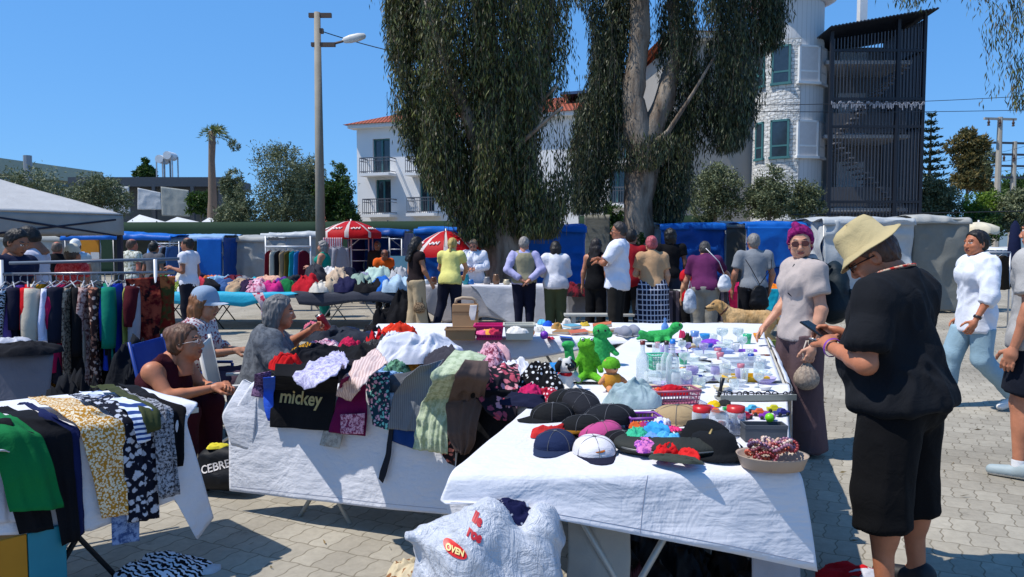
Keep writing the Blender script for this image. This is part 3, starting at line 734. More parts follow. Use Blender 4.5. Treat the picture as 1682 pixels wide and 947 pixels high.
for (s0, s1, z0, z1) in doors:
    mb = MB(); Wt.box(mb, s0, s0+.09, -.27, -.12, z0, z1); Wt.box(mb, s1-.09, s1, -.27, -.12, z0, z1); Wt.box(mb, s0, s1, -.27, -.12, z1-.09, z1); Wt.box(mb, (s0+s1)/2-.05, (s0+s1)/2+.05, -.26, -.11, z0, z1-.09)
    fr_ = mb.build('window', FRAMET, bl, world=True)
    mb = MB(); Wt.box(mb, s0+.09, s1-.09, -.25, -.2, z0, z1-.09); g = mb.build('pane', DGLASS, None); g.parent = fr_; g.location = Vector(g.location)-Vector(bl.location)
    zb = z0-.12; mb = MB(); Wt.box(mb, s0-.42, s1+.42, 0, .95, zb-.16, zb); mb.build('balcony', WHITE, bl, world=True)
    mb = MB()
    for (a0, a1, o0, o1) in ((s0-.38, s1+.38, .88, .91), (s0-.38, s0-.35, .0, .9), (s1+.35, s1+.38, .0, .9)):
        Wt.box(mb, a0, a1, o0, o1, zb+.86, zb+.92); Wt.box(mb, a0, a1, o0, o1, zb+.70, zb+.73); Wt.box(mb, a0, a1, o0, o1, zb+.08, zb+.12)
    k = s0-.38
    while k < s1+.36: Wt.box(mb, k, k+.025, .88, .91, zb, zb+.9); k += .13
    mb.build('railing', RAIL, bl, world=True)
# ---- grey villa with round tower and stair cage
vl = thing('tower_building', 'beige building with round stone clad tower and red roof behind the market', 'building', (7.4, 32, 0))
Wg = Wall((7.0, 32.0), (13.6, 32.6))
mb = MB(); Wg.box(mb, 0, Wg.L, -9, 0, 0, 10.2); Wg.box(mb, Wg.L, Wg.L+5.0, -9, -2.6, 0, 10.6); mb.build('wall', BEIGE, vl, world=True)
mb = MB(); Wg.box(mb, -.3, Wg.L, -.2, .5, 10.2, 10.45); mb.build('eave', FRAMEW, vl, world=True)
M_ = Wg.M; mb = MB()
v = [M_@Vector(p) for p in ((-.5, .65, 10.45), (Wg.L+1.6, .65, 10.45), (Wg.L+1.6, -9.3, 10.45), (-.5, -9.3, 10.45), (1.4, -3.6, 11.6), (Wg.L+.6, -3.6, 11.6))]
mb.add(v, [(0, 1, 5, 4), (2, 3, 4, 5), (3, 0, 4), (1, 2, 5), (0, 3, 2, 1)]); mb.build('roof', CLAY, vl, world=True)
mb = MB(); mb.box(14.3, 14.6, 31.0, 31.3, 10.4, 13.2); mb.build('flue_pipe', FRAMEW, vl, world=True)
tc = Vector((11.75, 31.9, 0)); tr_ = 1.38
t = NT('tower_cladding'); sx = t.n('SeparateXYZ'); t.l(t.co(), sx.inputs[0])
bk = t.n('TexBrick'); bk.inputs['Scale'].default_value = 1; bk.inputs['Brick Width'].default_value = .30; bk.inputs['Row Height'].default_value = .15; bk.inputs['Mortar Size'].default_value = .012; bk.offset = .37
bk.inputs['Color1'].default_value = c((.72, .71, .68)); bk.inputs['Color2'].default_value = c((.56, .55, .52)); bk.inputs['Mortar'].default_value = c((.36, .35, .33))
ang = t.math('MULTIPLY', t.math('ARCTAN2', sx.outputs[1], sx.outputs[0]), 1.38); cb = t.n('CombineXYZ'); t.l(t.math('ADD', ang, t.math('MULTIPLY', t.noise(4), .08)), cb.inputs[0]); t.l(t.math('ADD', sx.outputs[2], t.math('MULTIPLY', t.noise(5), .07)), cb.inputs[1]); t.l(cb.outputs[0], bk.inputs[0])
t.bump(t.math('ADD', t.math('MULTIPLY', bk.outputs['Fac'], -1.0), t.noise(7, 3)), .9, .09)
STONE = t.fin(bk.outputs['Color'], .85)
t = NT('tower_panels'); sx = t.n('SeparateXYZ'); t.l(t.co(), sx.inputs[0]); a2 = t.math('FRACT', t.math('MULTIPLY', t.math('ARCTAN2', sx.outputs[1], sx.outputs[0]), 7.0)); k = t.ramp(a2, [(.0, .55), (.06, 1.0), (.94, 1.0), (1, .55)])
PANEL = t.fin(t.mix(1, c((.55, .55, .55)), k, 'MULTIPLY'), .6)
mb = MB(); n = 48
def arc(z0, z1, a0, a1, m, r=tr_):
    v = []; f = []
    for i in range(25):
        a = a0+(a1-a0)*i/24; v += [(tc.x+math.cos(a)*r, tc.y+math.sin(a)*r, z0), (tc.x+math.cos(a)*r, tc.y+math.sin(a)*r, z1)]
    for i in range(24): f.append((2*i, 2*i+2, 2*i+3, 2*i+1))
    mb.add(v, f, m)
A0, AM, A1 = math.radians(150), math.radians(268), math.radians(385)
arc(0, 9.9, A0, AM, 0, tr_+.05); arc(0, 9.9, AM, A1, 1); arc(9.9, 11.6, A0, A1, 1, tr_-.02)
o = mb.build('tower', [STONE, PANEL], vl, smooth=True, world=True)
# put tower origin at its centre for the cladding
o.data.transform(Matrix.Translation((vl.location.x-tc.x, vl.location.y-tc.y, 0))); o.location = (tc.x-vl.location.x, tc.y-vl.location.y, 0)
mb = MB(); mb.lathe([(tr_, 11.5), (tr_+.5, 11.75), (tr_+.55, 11.85), (tr_+.3, 12.2), (tr_-.1, 12.6), (.05, 13.4)], (tc.x, tc.y, 0), 32); mb.build('tower_cap', FRAMEW, vl, smooth=True, world=True)
def twin(a, wd, z0, z1, fm, gm):
    a = math.radians(a); R0 = Matrix.Translation(tc)@Matrix.Rotation(a, 4, 'Z')
    mb = MB(); r0 = tr_*math.cos(wd/2/tr_)
    mb.box(r0-.1, tr_+.09, -wd/2, -wd/2+.08, z0, z1, M=R0); mb.box(r0-.1, tr_+.09, wd/2-.08, wd/2, z0, z1, M=R0)
    mb.box(r0-.1, tr_+.09, -wd/2, wd/2, z1-.08, z1, M=R0); mb.box(r0-.1, tr_+.13, -wd/2-.05, wd/2+.05, z0-.1, z0, M=R0); mb.box(r0-.1, tr_+.088, -wd/2+.08, wd/2-.08, (z0+z1)/2-.35, (z0+z1)/2-.28, M=R0)
    f_ = mb.build('window', fm, vl, world=True); mb = MB(); mb.box(r0-.1, tr_+.075, -wd/2+.08, wd/2-.08, z0, z1-.08, M=R0)
    g = mb.build('pane', gm, None); g.parent = f_; g.location = Vector(g.location)-Vector(vl.location)
SHUT = plain('shutter', (.60, .57, .56), .6)
for z0 in (5.15, 8.15):
    twin(200, .5, z0, z0+1.5, FRAMET, DGLASS); twin(238, .75, z0, z0+1.5, FRAMET, DGLASS); twin(283, .95, z0, z0+1.45, FRAMEW, SHUT); twin(318, .7, z0, z0+1.45, GREYW, SHUT)
# window on the beige wall
# ---- stair cage
cg = thing('stair_cage', 'black steel barred stair tower with sloping corrugated roof fixed beside the stone tower', 'stair tower', (15.2, 31, 0))
BLK = plain('black_steel', (.018, .02, .028), .5, .4, metal=.2)
x0, x1, y0, y1, zt0, zt1 = 12.75, 16.45, 30.0, 33.2, 10.0, 10.65
mb = MB()
for (x, y) in ((x0, y0), (x1, y0), (x0, y1), (x1, y1), (15.4, y0)): mb.box(x-.06, x+.06, y-.06, y+.06, 0, zt1 if x > 15.2 else zt0)
for z in (.3, 3.2, 6.2, 9.2, 7.3): mb.box(x0, x1, y0-.05, y0+.05, z, z+.1); mb.box(x1-.05, x1+.05, y0, y1, z+.012, z+.11)
mb.build('frame', BLK, cg, world=True)
mb = MB(); 
for i in range(27): x = x0+.08+i*(x1-x0-.1)/27; mb.box(x, x+.035, y0-.03, y0, .2, 9.7+(x-x0)*.14)
for i in range(24): y = y0+.1+i*(y1-y0)/24; mb.box(x1-.02, x1+.02, y, y+.06, .2, 10.5)
o = mb.build('bars', plain('grey_steel', (.07, .075, .09), .45, metal=.3), cg, world=True)
mb = MB(); v = []; nn = 60
for i in range(nn+1):
    x = x0-.3+(x1-x0+.55)*i/nn; z = 10.1+(x-x0)*.17+.04*(i % 2)
    v += [(x, y0-.5, z), (x, y1+.2, z-.25)]
mb.add(v, [(2*i, 2*i+2, 2*i+3, 2*i+1) for i in range(nn)]); o = mb.build('roof', BLK, cg, world=True); s_ = o.modifiers.new('t', 'SOLIDIFY'); s_.thickness = .05
mb = MB()
for z in (2.9, 5.9, 8.9): mb = MB(); mb.box(x0+.1, x1-.1, y0+.7, y1, z, z+.14); mb.build('landing', GREYW, cg, world=True)
mb = MB()
for k, zb in enumerate((0, 3.04, 6.04)):
    for i in range(14): xx = (x0+.5+i*.2) if k % 2 == 0 else (x1-.7-i*.2); mb.box(xx, xx+.24, y0+.4, y0+1.5, zb+.2*i, zb+.2*i+.05)
mb.build('stair', plain('stair_steel', (.2, .2, .22), .6), cg, world=True)
mb = MB(); mb.box(x0+.1, x1-.1, y1-.05, y1, 0, 10.2, 0)
mb.build('back_panel', plain('dark_back', (.17, .17, .18), .7), cg, world=True)
for z in (.3, 3.1, 6.1, 9.05):
    mb = MB(); mb.box(14.4, 15.6, y1-.12, y1-.06, z, z+2.1 if z < 9 else 10.1); mb.build('door', plain('pale_door', (.52, .53, .55), .6), cg, world=True)
for z in (3.1, 6.1): mb = MB(); mb.box(x0+.12, x1-.3, y0+.68, y0+.7, z, z+.8); mb.build('parapet', plain('dark_parapet', (.1, .1, .11), .6), cg, world=True)
# string of lights along the cage front
pts = []
for i in range(61):
    x = x0+(x1-x0)*i/60; pts.append((x, y0-.1, 7.25-.12*abs(math.sin(i*.52))-.04*math.sin(i*2.1)))
mb = MB(); mb.tube(pts, .012, 5)
for i in range(0, 61, 1): x, y, z = pts[i]; mb.box(x-.012, x+.012, y-.01, y+.01, z-.08-.16*R_.random(), z)
tag(mb.build('string_lights', plain('pale_cable', (.42, .42, .46), .5)), 'pale icicle string lights hung along the front of the black stair cage', 'lights')
# ---- far left buildings
ob = thing('flat_building', 'long olive green building with sloping roof edge behind the grey canopy', 'building', (-45, 72, 0))
OL = plain('olive_wall', (.30, .33, .26), .8)
a, b = P(-60, 252, 60), P(158, 296, 75)
Wo = Wall((a.x, a.y), (b.x, b.y)); zz = min(a.z, b.z)
mb = MB(); Wo.box(mb, 0, Wo.L, -8, 0, 0, b.z-.5); mb.build('wall', OL, ob, world=True)
mb = MB(); Wo.box(mb, -.5, Wo.L, -9, .8, b.z-.5, b.z+.8); mb.build('roof', plain('sage_roof', (.34, .38, .30), .8), ob, world=True)
mb = MB(); Wo.box(mb, 1, Wo.L-1, .0, .05, b.z-1.9, b.z-.7); mb.build('window', DGLASS, ob, world=True)
ch = P(45, 255, 62); mb = MB(); mb.tube([(ch.x, 62, 4), (ch.x, 62, ch.z)], .32, 10); mb.build('chimney', plain('zinc', (.25, .28, .31), .5), ob, world=True)
ob = thing('cafe_building', 'low dark flat roofed building with pale fabric screens beyond the fence', 'building', (-28, 58, 0))
DK = plain('dark_slate', (.06, .07, .085), .6)
p0, p1 = P(160, 300, 60), P(366, 300, 56)
mb = MB(); mb.box(p0.x, p1.x, 56, 62, p0.z-.6, p0.z+.1); mb.build('roof', DK, ob, world=True)
mb = MB(); mb.box(p0.x+.3, p1.x-.3, 58, 61.5, 0, p0.z-.6); mb.build('wall', plain('dark_wall', (.12, .13, .13), .8), ob, world=True)  # wall in one even dark grey
for q in (.02, .3, .55, .8, .98): 
    xx = p0.x+(p1.x-p0.x)*q; mb = MB(); mb.box(xx-.12, xx+.12, 56, 56.3, 0, p0.z-.6); mb.build('post', DK, ob, world=True)
AWN = fab('d4d6d8', rough=.7, thin=.2); AWG = fab('9c9e98', rough=.8)
def panel(name, pxs, Y, mat, label=None, cat=None, parent=None, wr=.03, group=None, nu=24, nv=20, dY=0, thick=.01, wf=2.2, folds=0, fn=5):
    """hanging cloth traced by pixel corners (TL, TR, BR, BL) standing at distance Y"""
    q = [P(px, py, Y+(dY if i in (0, 1) else 0)) for i, (px, py) in enumerate(pxs)]
    o = sheet(name, [[q[0], q[1]], [q[3], q[2]]], mat, nu, nv, 1, wr, wf, folds, fn, thick, parent)
    if label: tag(o, label, cat, group)
    return o
panel('fabric_screen', [(226, 308), (264, 316), (266, 344), (226, 344)], 54, AWN, 'crumpled white fabric screen hung under the dark cafe roof', 'screen')
panel('fabric_screen', [(264, 306), (310, 312), (312, 356), (266, 354)], 53.5, AWG, 'flat grey mesh screen hung beside the white fabric screen', 'screen')
panel('fabric_screen', [(166, 306), (212, 306), (214, 350), (170, 350)], 54, AWN, 'pale roller screen left of the white fabric screen', 'screen')
# solar tanks on the roof
for i, (px, py) in enumerate(((268, 262), (281, 256))):
    st_ = P(px, py, 59); th = thing('solar_water_heater', ('shorter', 'taller')[i]+' white rooftop solar water tank on a metal frame', 'water tank', (st_.x, 59, p0.z), 0, 'rooftop water tanks')
    mb = MB(); mb.tube([(-.05, -.6, st_.z-p0.z), (-.05, .6, st_.z-p0.z)], .32, 14); mb.build('tank', FRAMEW, th)
    mb = MB()
    for q in ((-.3, -.5), (.3, -.5), (-.3, .5), (.3, .5)): mb.box(q[0]-.04, q[0]+.04, q[1]-.04, q[1]+.04, 0, st_.z-p0.z)
    mb.build('frame', STONEG, th)
th = thing('house', 'small low house with orange tiled roof between the trees and the white hotel', 'house', (-11, 50, 0))
mb = MB(); mb.box(-15, -9.5, 48, 53, 0, 2.7); mb.build('wall', WHITE, th, world=True); mb = MB(); mb.add([(-15.4, 47.6, 2.7), (-9.1, 47.6, 2.7), (-9.1, 53.4, 2.7), (-15.4, 53.4, 2.7), (-13, 50.5, 3.6), (-11, 50.5, 3.6)], [(0, 1, 5, 4), (1, 2, 5), (2, 3, 4, 5), (3, 0, 4)]); mb.build('roof', CLAY, th, world=True)
# low white marquee roofs beyond the fence
for i, (xa, xb, yt, yb, Y) in enumerate(((196, 262, 352, 372, 46), (252, 330, 356, 372, 44), (318, 368, 357, 372, 47))):
    a, b, tp = P(xa, yb, Y), P(xb, yb, Y), P((xa+xb)/2, yt, Y+2)
    mb = MB(); mb.add([(a.x, Y, a.z), (b.x, Y, a.z), (b.x, Y+4, a.z), (a.x, Y+4, a.z), tp], [(0, 1, 4), (1, 2, 4), (2, 3, 4), (3, 0, 4)])
    th = thing('marquee', ('leftmost low white marquee roof beyond the green fence', 'middle white domed marquee roof beyond the green fence', 'rightmost pale grey marquee roof beyond the green fence')[i], 'marquee', ((a.x+b.x)/2, Y+2, 0), 0, 'marquees beyond the fence')
    mb.build('canopy', AWN, th, world=True, smooth=True); mb = MB()
    for q in ((a.x+.1, Y+.1), (b.x-.1, Y+.1), (a.x+.1, Y+3.9), (b.x-.1, Y+3.9)): mb.box(q[0]-.04, q[0]+.04, q[1]-.04, q[1]+.04, 0, a.z)
    mb.build('pole', FRAMEW, th, world=True)
# ================================================================== GREEN MESH FENCE
t = NT('green_netting'); wv = t.noise(9, 3, .6, t.map((1, 1, 5))); GN = t.fin(t.mix(wv, c((.009, .024, .013)), c((.020, .055, .030))), .9)
def netfence(pts, zt, label):
    th = thing('mesh_fence', label, 'fence', (pts[0][0], pts[0][1], 0))
    for i in range(len(pts)-1):
        a, b = Vector((*pts[i], 0)), Vector((*pts[i+1], 0)); n_ = max(2, int((b-a).length/2.5))
        o = sheet('netting', [[a+Vector((0, 0, zt)), b+Vector((0, 0, zt))], [a+Vector((0, 0, .05)), b+Vector((0, 0, .05))]], GN, n_*6, 8, 0, .05, .7, 0, 3, .01, th)
        for k in range(n_+1):
            p = a.lerp(b, k/n_); mb = MB(); mb.tube([(p.x, p.y+.06, 0), (p.x, p.y+.06, zt+.05)], .035, 6); mb.build('post', RAIL, th, world=True)
netfence([(-25, 36), (-8.8, 34.5), (0.5, 33)], 2.6, 'long dark green mesh fence beyond the stalls below the white hotel')
netfence([(2.5, 27.5), (7.5, 27.2)], 2.6, 'short dark green mesh fence behind the eucalyptus trunk')
# ================================================================== TREES
def leafgeo(pos, d, L, Wd):
    n_ = len(pos); d = d/np.linalg.norm(d, axis=1, keepdims=True); r = rng.normal(size=(n_, 3)); s_ = np.cross(d, r); s_ /= np.linalg.norm(s_, axis=1, keepdims=True)
    L = L[:, None]; Wd = Wd[:, None]; m_ = pos+d*L*.45
    V = np.stack([pos, m_+s_*Wd*.5, pos+d*L, m_-s_*Wd*.5], 1).reshape(-1, 3); return V, np.arange(n_*4).reshape(-1, 4)
EUC = leafm('eucalyptus_leaf', ['1c2716', '2c3820', '55602c', '222c1c', '7a8044', '6b6040', '38432c', '4c3c2a'], .5, .18)
EUCD = leafm('eucalyptus_leaf_b', ['1c2618', '2c3722', '46502e', '28332a', '606844', '4a3c2c'], .5, .14)
BARK = (lambda t: (t.bump(t.noise(3, 5, .7, t.map((3, 3, .6))), .9, .05), t.fin(t.mix(t.ramp(t.noise(1.6, 5, .65, t.map((2.2, 2.2, .5))), [(.38, 0.0), (.6, 1.0)]), c((.13, .095, .07)), c((.31, .265, .22))), .85))[1])(NT('eucalyptus_bark'))
OLB = plain('grey_bark', (.14, .12, .09), .9, bump=.5)
def strands(zones, nst, per, L0, Ws, Y0, gap=-.25, seed=0, Lr=(.10, .17), spread=.05):
    """zones: list of profiles [(py, cx_px, hw_px), ...] converted to a round volume at distance Y0"""
    s_ = F/Y0; pos = []; dr = []; tw = []
    tot = sum(z['w'] for z in zones)
    for z in zones:
        pr = np.array(z['p'], dtype=float); zz = CAMZ+(402-pr[:, 0])/s_; xx = (pr[:, 1]-CX)/s_; ww = pr[:, 2]/s_; o = np.argsort(zz); zz, xx, ww = zz[o], xx[o], ww[o]
        N = int(nst*z['w']/tot*1.7); a0 = rng.random(N)*2*PI; zc = zz[0]+(zz[-1]-zz[0])*rng.random(N)**.9; rr = rng.random(N)**.42
        W_ = np.interp(zc, zz, ww)*(.90+.26*vn(np.stack([np.cos(a0)*1.5, np.sin(a0)*1.5, zc*.8], -1), 1.0, seed+8)); x_ = np.interp(zc, zz, xx)+np.cos(a0)*rr*W_; y_ = Y0+z.get('dy', 0)+np.sin(a0)*rr*np.minimum(W_, z.get('dm', 2.0))
        A = np.stack([x_, y_, zc], 1); nc = max(4, int(N/z.get('cl', 26))); ci = rng.integers(0, nc, N); A = A[:nc][ci]+rng.normal(size=(N, 3))*np.array([.17, .2, .42])*z.get('cs', 1.0); A[:, 2] = np.clip(A[:, 2], zz[0]+.1, zz[-1]); keep = (vn(A*np.array([1, 1, .35]), 1.1, seed+3) > gap) & (vn(A*np.array([1, 1, .6]), 2.4, seed+5) > -.45); A = A[keep]
        Ls = L0*(.3+1.0*rng.random(len(A))); 
        for k in range(len(A)):
            n_ = int(per*Ls[k]/L0); tt = np.linspace(0, 1, n_)*Ls[k]; sw = rng.normal(size=2)*.12
            p = A[k]+np.stack([sw[0]*tt+rng.normal(size=n_)*spread, sw[1]*tt+rng.normal(size=n_)*spread, -tt], 1)
            ok = p[:, 2] > zz[0]; lim = np.interp(p[:, 2], zz, ww)*1.10; cxn = np.interp(p[:, 2], zz, xx); ok &= abs(p[:, 0]-cxn) < lim+.06*rng.normal(size=n_)
            pos.append(p[ok]); d = np.stack([rng.normal(size=n_)*.32, rng.normal(size=n_)*.32, -np.ones(n_)], 1); dr.append(d[ok])
            if k % 9 == 0: tw.append([A[k]+np.array([0, 0, .25]), A[k], p[-1] if ok[-1] else A[k]-np.array([0, 0, .3])])
    pos = np.concatenate(pos); dr = np.concatenate(dr); n_ = len(pos)
    return pos, dr, Lr[0]+(Lr[1]-Lr[0])*rng.random(n_), Ws*(.7+.6*rng.random(n_)), tw
def limb(pts, r, mb, n=12, wob=.12, seed=0):
    P_ = [Vector(p) for p in pts]; out = []; rr = []
    for i in range(len(P_)-1):
        for k in range(5): f = k/5; out.append(P_[i].lerp(P_[i+1], f)); rr.append(r[i]+(r[i+1]-r[i])*f)
    out.append(P_[-1]); rr.append(r[-1]); b = len(mb.v); mb.tube(out, rr, n)
    A = np.array(mb.v[b:]); 
    cen = np.repeat(np.array([list(o_) for o_ in out]), n, 0); d = A-cen; A = A+d*(vn(A, 1.6, seed)*wob*2+vn(A, 4, seed)*wob)[:, None]
    mb.v[b:] = [tuple(p) for p in A]
def Q(px, py, Y): return tuple(P(px, py, Y))
# tree 1
th = thing('eucalyptus_tree', 'huge dark weeping eucalyptus with dense hanging leaves, left of the two trunks', 'tree', (-.1, 16, 0))
mb = MB(); limb([(-.12, 16, -.1), (-.1, 16, .5), Q(828, 430, 16), Q(822, 330, 16), Q(812, 200, 16), Q(800, 60, 16), (-.8, 16, 9)], [.66, .5, .42, .38, .3, .24, .12], mb, 18, .14)
limb([Q(822, 340, 16), Q(790, 250, 15.7), Q(740, 120, 15.3), Q(700, 0, 15)], [.22, .16, .11, .06], mb); limb([Q(820, 300, 16), Q(870, 220, 16.3), Q(900, 80, 16.6), Q(910, -80, 16.8)], [.22, .15, .11, .06], mb)
limb([Q(815, 235, 16), Q(870, 185, 15.2), Q(915, 140, 14.9)], [.1, .06, .03], mb); limb([Q(850, 240, 15.0), Q(900, 195, 14.5), Q(925, 175, 14.4)], [.05, .03, .02], mb, 6)
mb.build('trunk', BARK, th, smooth=True, world=True)
z1 = [dict(p=[(-260, 790, 120), (-100, 790, 165), (0, 785, 158), (110, 795, 152), (200, 806, 142), (262, 832, 116), (330, 848, 82), (362, 850, 64), (384, 846, 34)], w=10),
      dict(p=[(120, 700, 44), (180, 700, 48), (250, 716, 42), (300, 740, 32), (345, 762, 22), (392, 784, 12)], w=1.8, dy=-.6), dict(p=[(-60, 670, 44), (30, 672, 44), (100, 682, 40)], w=1.2),
      dict(p=[(300, 806, 36), (370, 802, 22), (400, 802, 10)], w=.4, dy=-.4), dict(p=[(290, 880, 58), (350, 880, 48), (385, 885, 22)], w=1.5, dy=-.5)]
pos, dr, L, Wd, tw = strands(z1, 9800, 25, 1.0, .024, 16, -.42, 1)
V, Fc = leafgeo(pos, dr, L, Wd); mesh('crown', V, Fc, EUC, th, False, world=True)
mb = MB(); [mb.tube(q, .006, 3, cap=False) for q in tw]; mb.build('twigs', OLB, th, world=True)
# tree 2
th = thing('eucalyptus_tree', 'weeping eucalyptus with pale bare forked trunk, right of the two trunks', 'tree', (3.2, 19, 0))
mb = MB(); limb([(3.2, 19, -.1), Q(1045, 440, 19), Q(1048, 330, 19), Q(1055, 250, 19), Q(1047, 205, 19), Q(1038, 160, 19), Q(1052, 60, 19), Q(1048, -60, 19), Q(1040, -260, 19)], [.62, .44, .38, .42, .36, .27, .25, .2, .12], mb, 20, .12)
limb([Q(1060, 235, 19), Q(1088, 170, 19), Q(1112, 80, 19), Q(1105, 10, 19.2), Q(1120, -200, 19.4)], [.3, .26, .2, .16, .1], mb, 14, .15, 5)
limb([Q(1065, 245, 18.9), Q(1098, 215, 18.5), Q(1140, 150, 18.2), Q(1175, 90, 18)], [.14, .07, .045, .03], mb, 8, .1, 6)
limb([Q(1045, 230, 19.1), Q(1000, 190, 19.3), Q(985, 60, 19.5)], [.12, .09, .05], mb, 8)
mb.build('trunk', BARK, th, smooth=True, world=True)
z2 = [dict(p=[(-320, 1080, 120), (-120, 1090, 180), (-40, 1090, 180), (15, 1100, 165)], w=4), dict(p=[(-60, 1170, 95), (60, 1165, 85), (140, 1168, 72), (205, 1180, 42), (248, 1185, 18)], w=3.6, dm=1.6), dict(p=[(-60, 990, 48), (60, 1002, 30), (110, 1000, 28), (180, 985, 42), (260, 972, 42), (345, 965, 26)], w=2.8, dy=.4, dm=1.2),
      dict(p=[(170, 1110, 50), (260, 1108, 44), (330, 1100, 30), (360, 1098, 16)], w=1.8, dy=.3, dm=1.2), dict(p=[(-60, 1240, 46), (40, 1245, 28), (90, 1250, 14)], w=1.0), dict(p=[(225, 1050, 60), (280, 1030, 30)], w=.35, dy=-.5, dm=.6)]
pos, dr, L, Wd, tw = strands(z2, 6400, 24, 1.05, .026, 19, -.3, 9, (.12, .2), .06)
V, Fc = leafgeo(pos, dr, L, Wd); mesh('crown', V, Fc, EUCD, th, False, world=True)
mb = MB(); [mb.tube(q, .007, 3, cap=False) for q in tw]; mb.build('twigs', OLB, th, world=True)
# tree reaching in at the top right
th = thing('eucalyptus_tree', 'eucalyptus branches hanging into view at the top right corner', 'tree', (8.8, 11, 0))
mb = MB(); limb([(8.9, 11, -.1), (8.8, 11, 3), (8.6, 11, 6), (8.2, 11, 8.5)], [.4, .33, .26, .12], mb, 14); limb([(8.7, 11, 4.6), (8.2, 10.8, 5.6), (7.4, 10.7, 5.9)], [.1, .06, .03], mb, 8); mb.build('trunk', BARK, th, smooth=True, world=True)
z3 = [dict(p=[(-260, 1700, 110), (-60, 1700, 84), (20, 1690, 66), (90, 1690, 44), (170, 1690, 26)], w=4, dm=.8), dict(p=[(-50, 1500, 60), (-5, 1500, 42), (10, 1495, 34)], w=.5, dm=.3)]
pos, dr, L, Wd, tw = strands(z3, 420, 22, .6, .018, 11, -.3, 19, (.09, .14), .04)
V, Fc = leafgeo(pos, dr, L, Wd); mesh('crown', V, Fc, EUC, th, False, world=True)
def bushy(label, px, py_top, py_bot, hw, Y, mat, n_=6000, ls=.10, lw=.04, blobs=7, seed=0, name='olive_tree', cat='tree', group=None, trunk=True, up=.3, dens=.32, shell=.55, pxc=None):
    s_ = F/Y; x0 = (px-CX)/s_; zt_ = CAMZ+(402-py_top)/s_; zb_ = max(.2, CAMZ+(402-py_bot)/s_); w_ = hw/s_; r0 = random.Random(seed+5)
    th = thing(name, label, cat, (x0, Y, 0), 0, group); pos = []; H_ = zt_-zb_
    cs = []
    for k in range(blobs):
        f = k/max(1, blobs-1); zc = zb_+H_*(.22+.58*r0.random()); rad = (.42+.2*r0.random())*min(w_, H_*.75)
        cs.append((x0+(r0.random()*2-1)*(w_-rad)*.95, Y+(r0.random()*2-1)*(w_-rad)*.6, min(zc, zt_-rad*.9), rad))
    cs.append((x0, Y, zt_-.36*min(w_, H_), .34*min(w_, H_))); cs.append((x0, Y, zb_+H_*.35, .62*w_))
    cs += [(x0+q*w_*.5, Y-.1, zb_+H_*.22, .42*min(w_, H_)) for q in (-1, 1)]; n_ = int(n_*1.7)
    for (a, b, c__, r) in cs:
        k = int(n_*(r**2)/sum(q[3]**2 for q in cs)); ncl = max(6, k//26); d = rng.normal(size=(ncl, 3)); d /= np.linalg.norm(d, axis=1, keepdims=True)
        cl = np.array([a, b, c__])+d*(r*(.5+.62*rng.random(ncl)**.6))[:, None]*np.array([1, 1, .95]); ix = rng.integers(0, ncl, k); cc_ = cl[ix]+rng.normal(size=(k, 3))*r*.13; pos.append(cc_)
    pos = np.concatenate(pos); pos = pos[pos[:, 2] > .05]; n2 = len(pos)
    d = rng.normal(size=(n2, 3)); d[:, 2] += up
    V, Fc = leafgeo(pos, d, ls*(.6+.8*rng.random(n2)), lw*(.7+.6*rng.random(n2))); mesh('crown', V, Fc, mat, th, False, world=True)
    mb = MB(); limb([(x0, Y, -.05), (x0+.1, Y, zb_+H_*.25), (x0, Y, zb_+H_*.6)], [.05*w_+.04, .035*w_+.03, .02], mb, 8)
    for (a, b, c__, r) in cs[:5]: mb.tube([(x0+.05, Y, zb_+H_*.15), (a, b, c__)], [.03+.012*w_, .012], 5)
    mb.build('trunk', OLB, th, smooth=True, world=True); return th
OLV = leafm('olive_leaf', ['4a5638', '6b7452', '37422a', '8a8f6c', '57603e'], .6, .15)
GRN = leafm('green_leaf', ['2c4418', '3f5c20', '22361a', '57722c'], .55, .3)
YGR = leafm('yellow_green_leaf', ['55702a', '7a9a34', '3c5a20', '94ac48'], .55, .35)
RST = leafm('rusty_leaf', ['6a5a30', '4d5230', '7f6b3a', '39452a', '8a7a46'], .6, .2)
DRK = leafm('conifer_leaf', ['16241a', '203222', '2b3f28'], .6, .1)
K = 1
bushy('tall wispy olive tree immediately left of the lamp post, in the hedge group', 468, 232, 385, 62, 38, OLV, 9000, .16, .05, 9, 1)
bushy('narrow wispy olive tree near the palm with thin top', 388, 232, 385, 24, 39, OLV, 3500, .16, .05, 5, 2)
bushy('wide low olive bush at the foot of the narrow olive tree', 400, 300, 388, 44, 37.5, OLV, 4500, .15, .05, 6, 3, cat='bush')
bushy('dark green tree just right of the lamp post', 556, 268, 388, 42, 40, GRN, 7000, .18, .08, 8, 4, 'broadleaf_tree')
bushy('dense grey green tree right behind the lamp post', 505, 262, 388, 40, 41, OLV, 5500, .18, .06, 7, 5)
bushy('small bright green bush beside the orange roofed house', 555, 342, 362, 13, 44, YGR, 900, .16, .08, 4, 6, 'bush', 'bush')
bushy('low olive trees along the olive building, left end behind the canopy', 60, 278, 350, 80, 42, OLV, 5000, .2, .06, 9, 7)
bushy('feathery olive tree just above the right corner of the grey canopy', 165, 285, 350, 60, 40, OLV, 4500, .18, .055, 8, 8)
bushy('dark round tree above the dark cafe roof', 243, 262, 300, 20, 64, GRN, 2500, .3, .14, 5, 9, 'broadleaf_tree')
bushy('dark shrub right of the grey mesh screen under the cafe roof', 330, 318, 352, 22, 52, GRN, 1800, .22, .1, 5, 10, 'shrub', 'shrub')
bushy('grey green shrub in front of the beige wall, nearest the forked trunk', 1170, 268, 362, 48, 26.5, OLV, 6500, .10, .045, 8, 12, 'shrub', 'shrub')
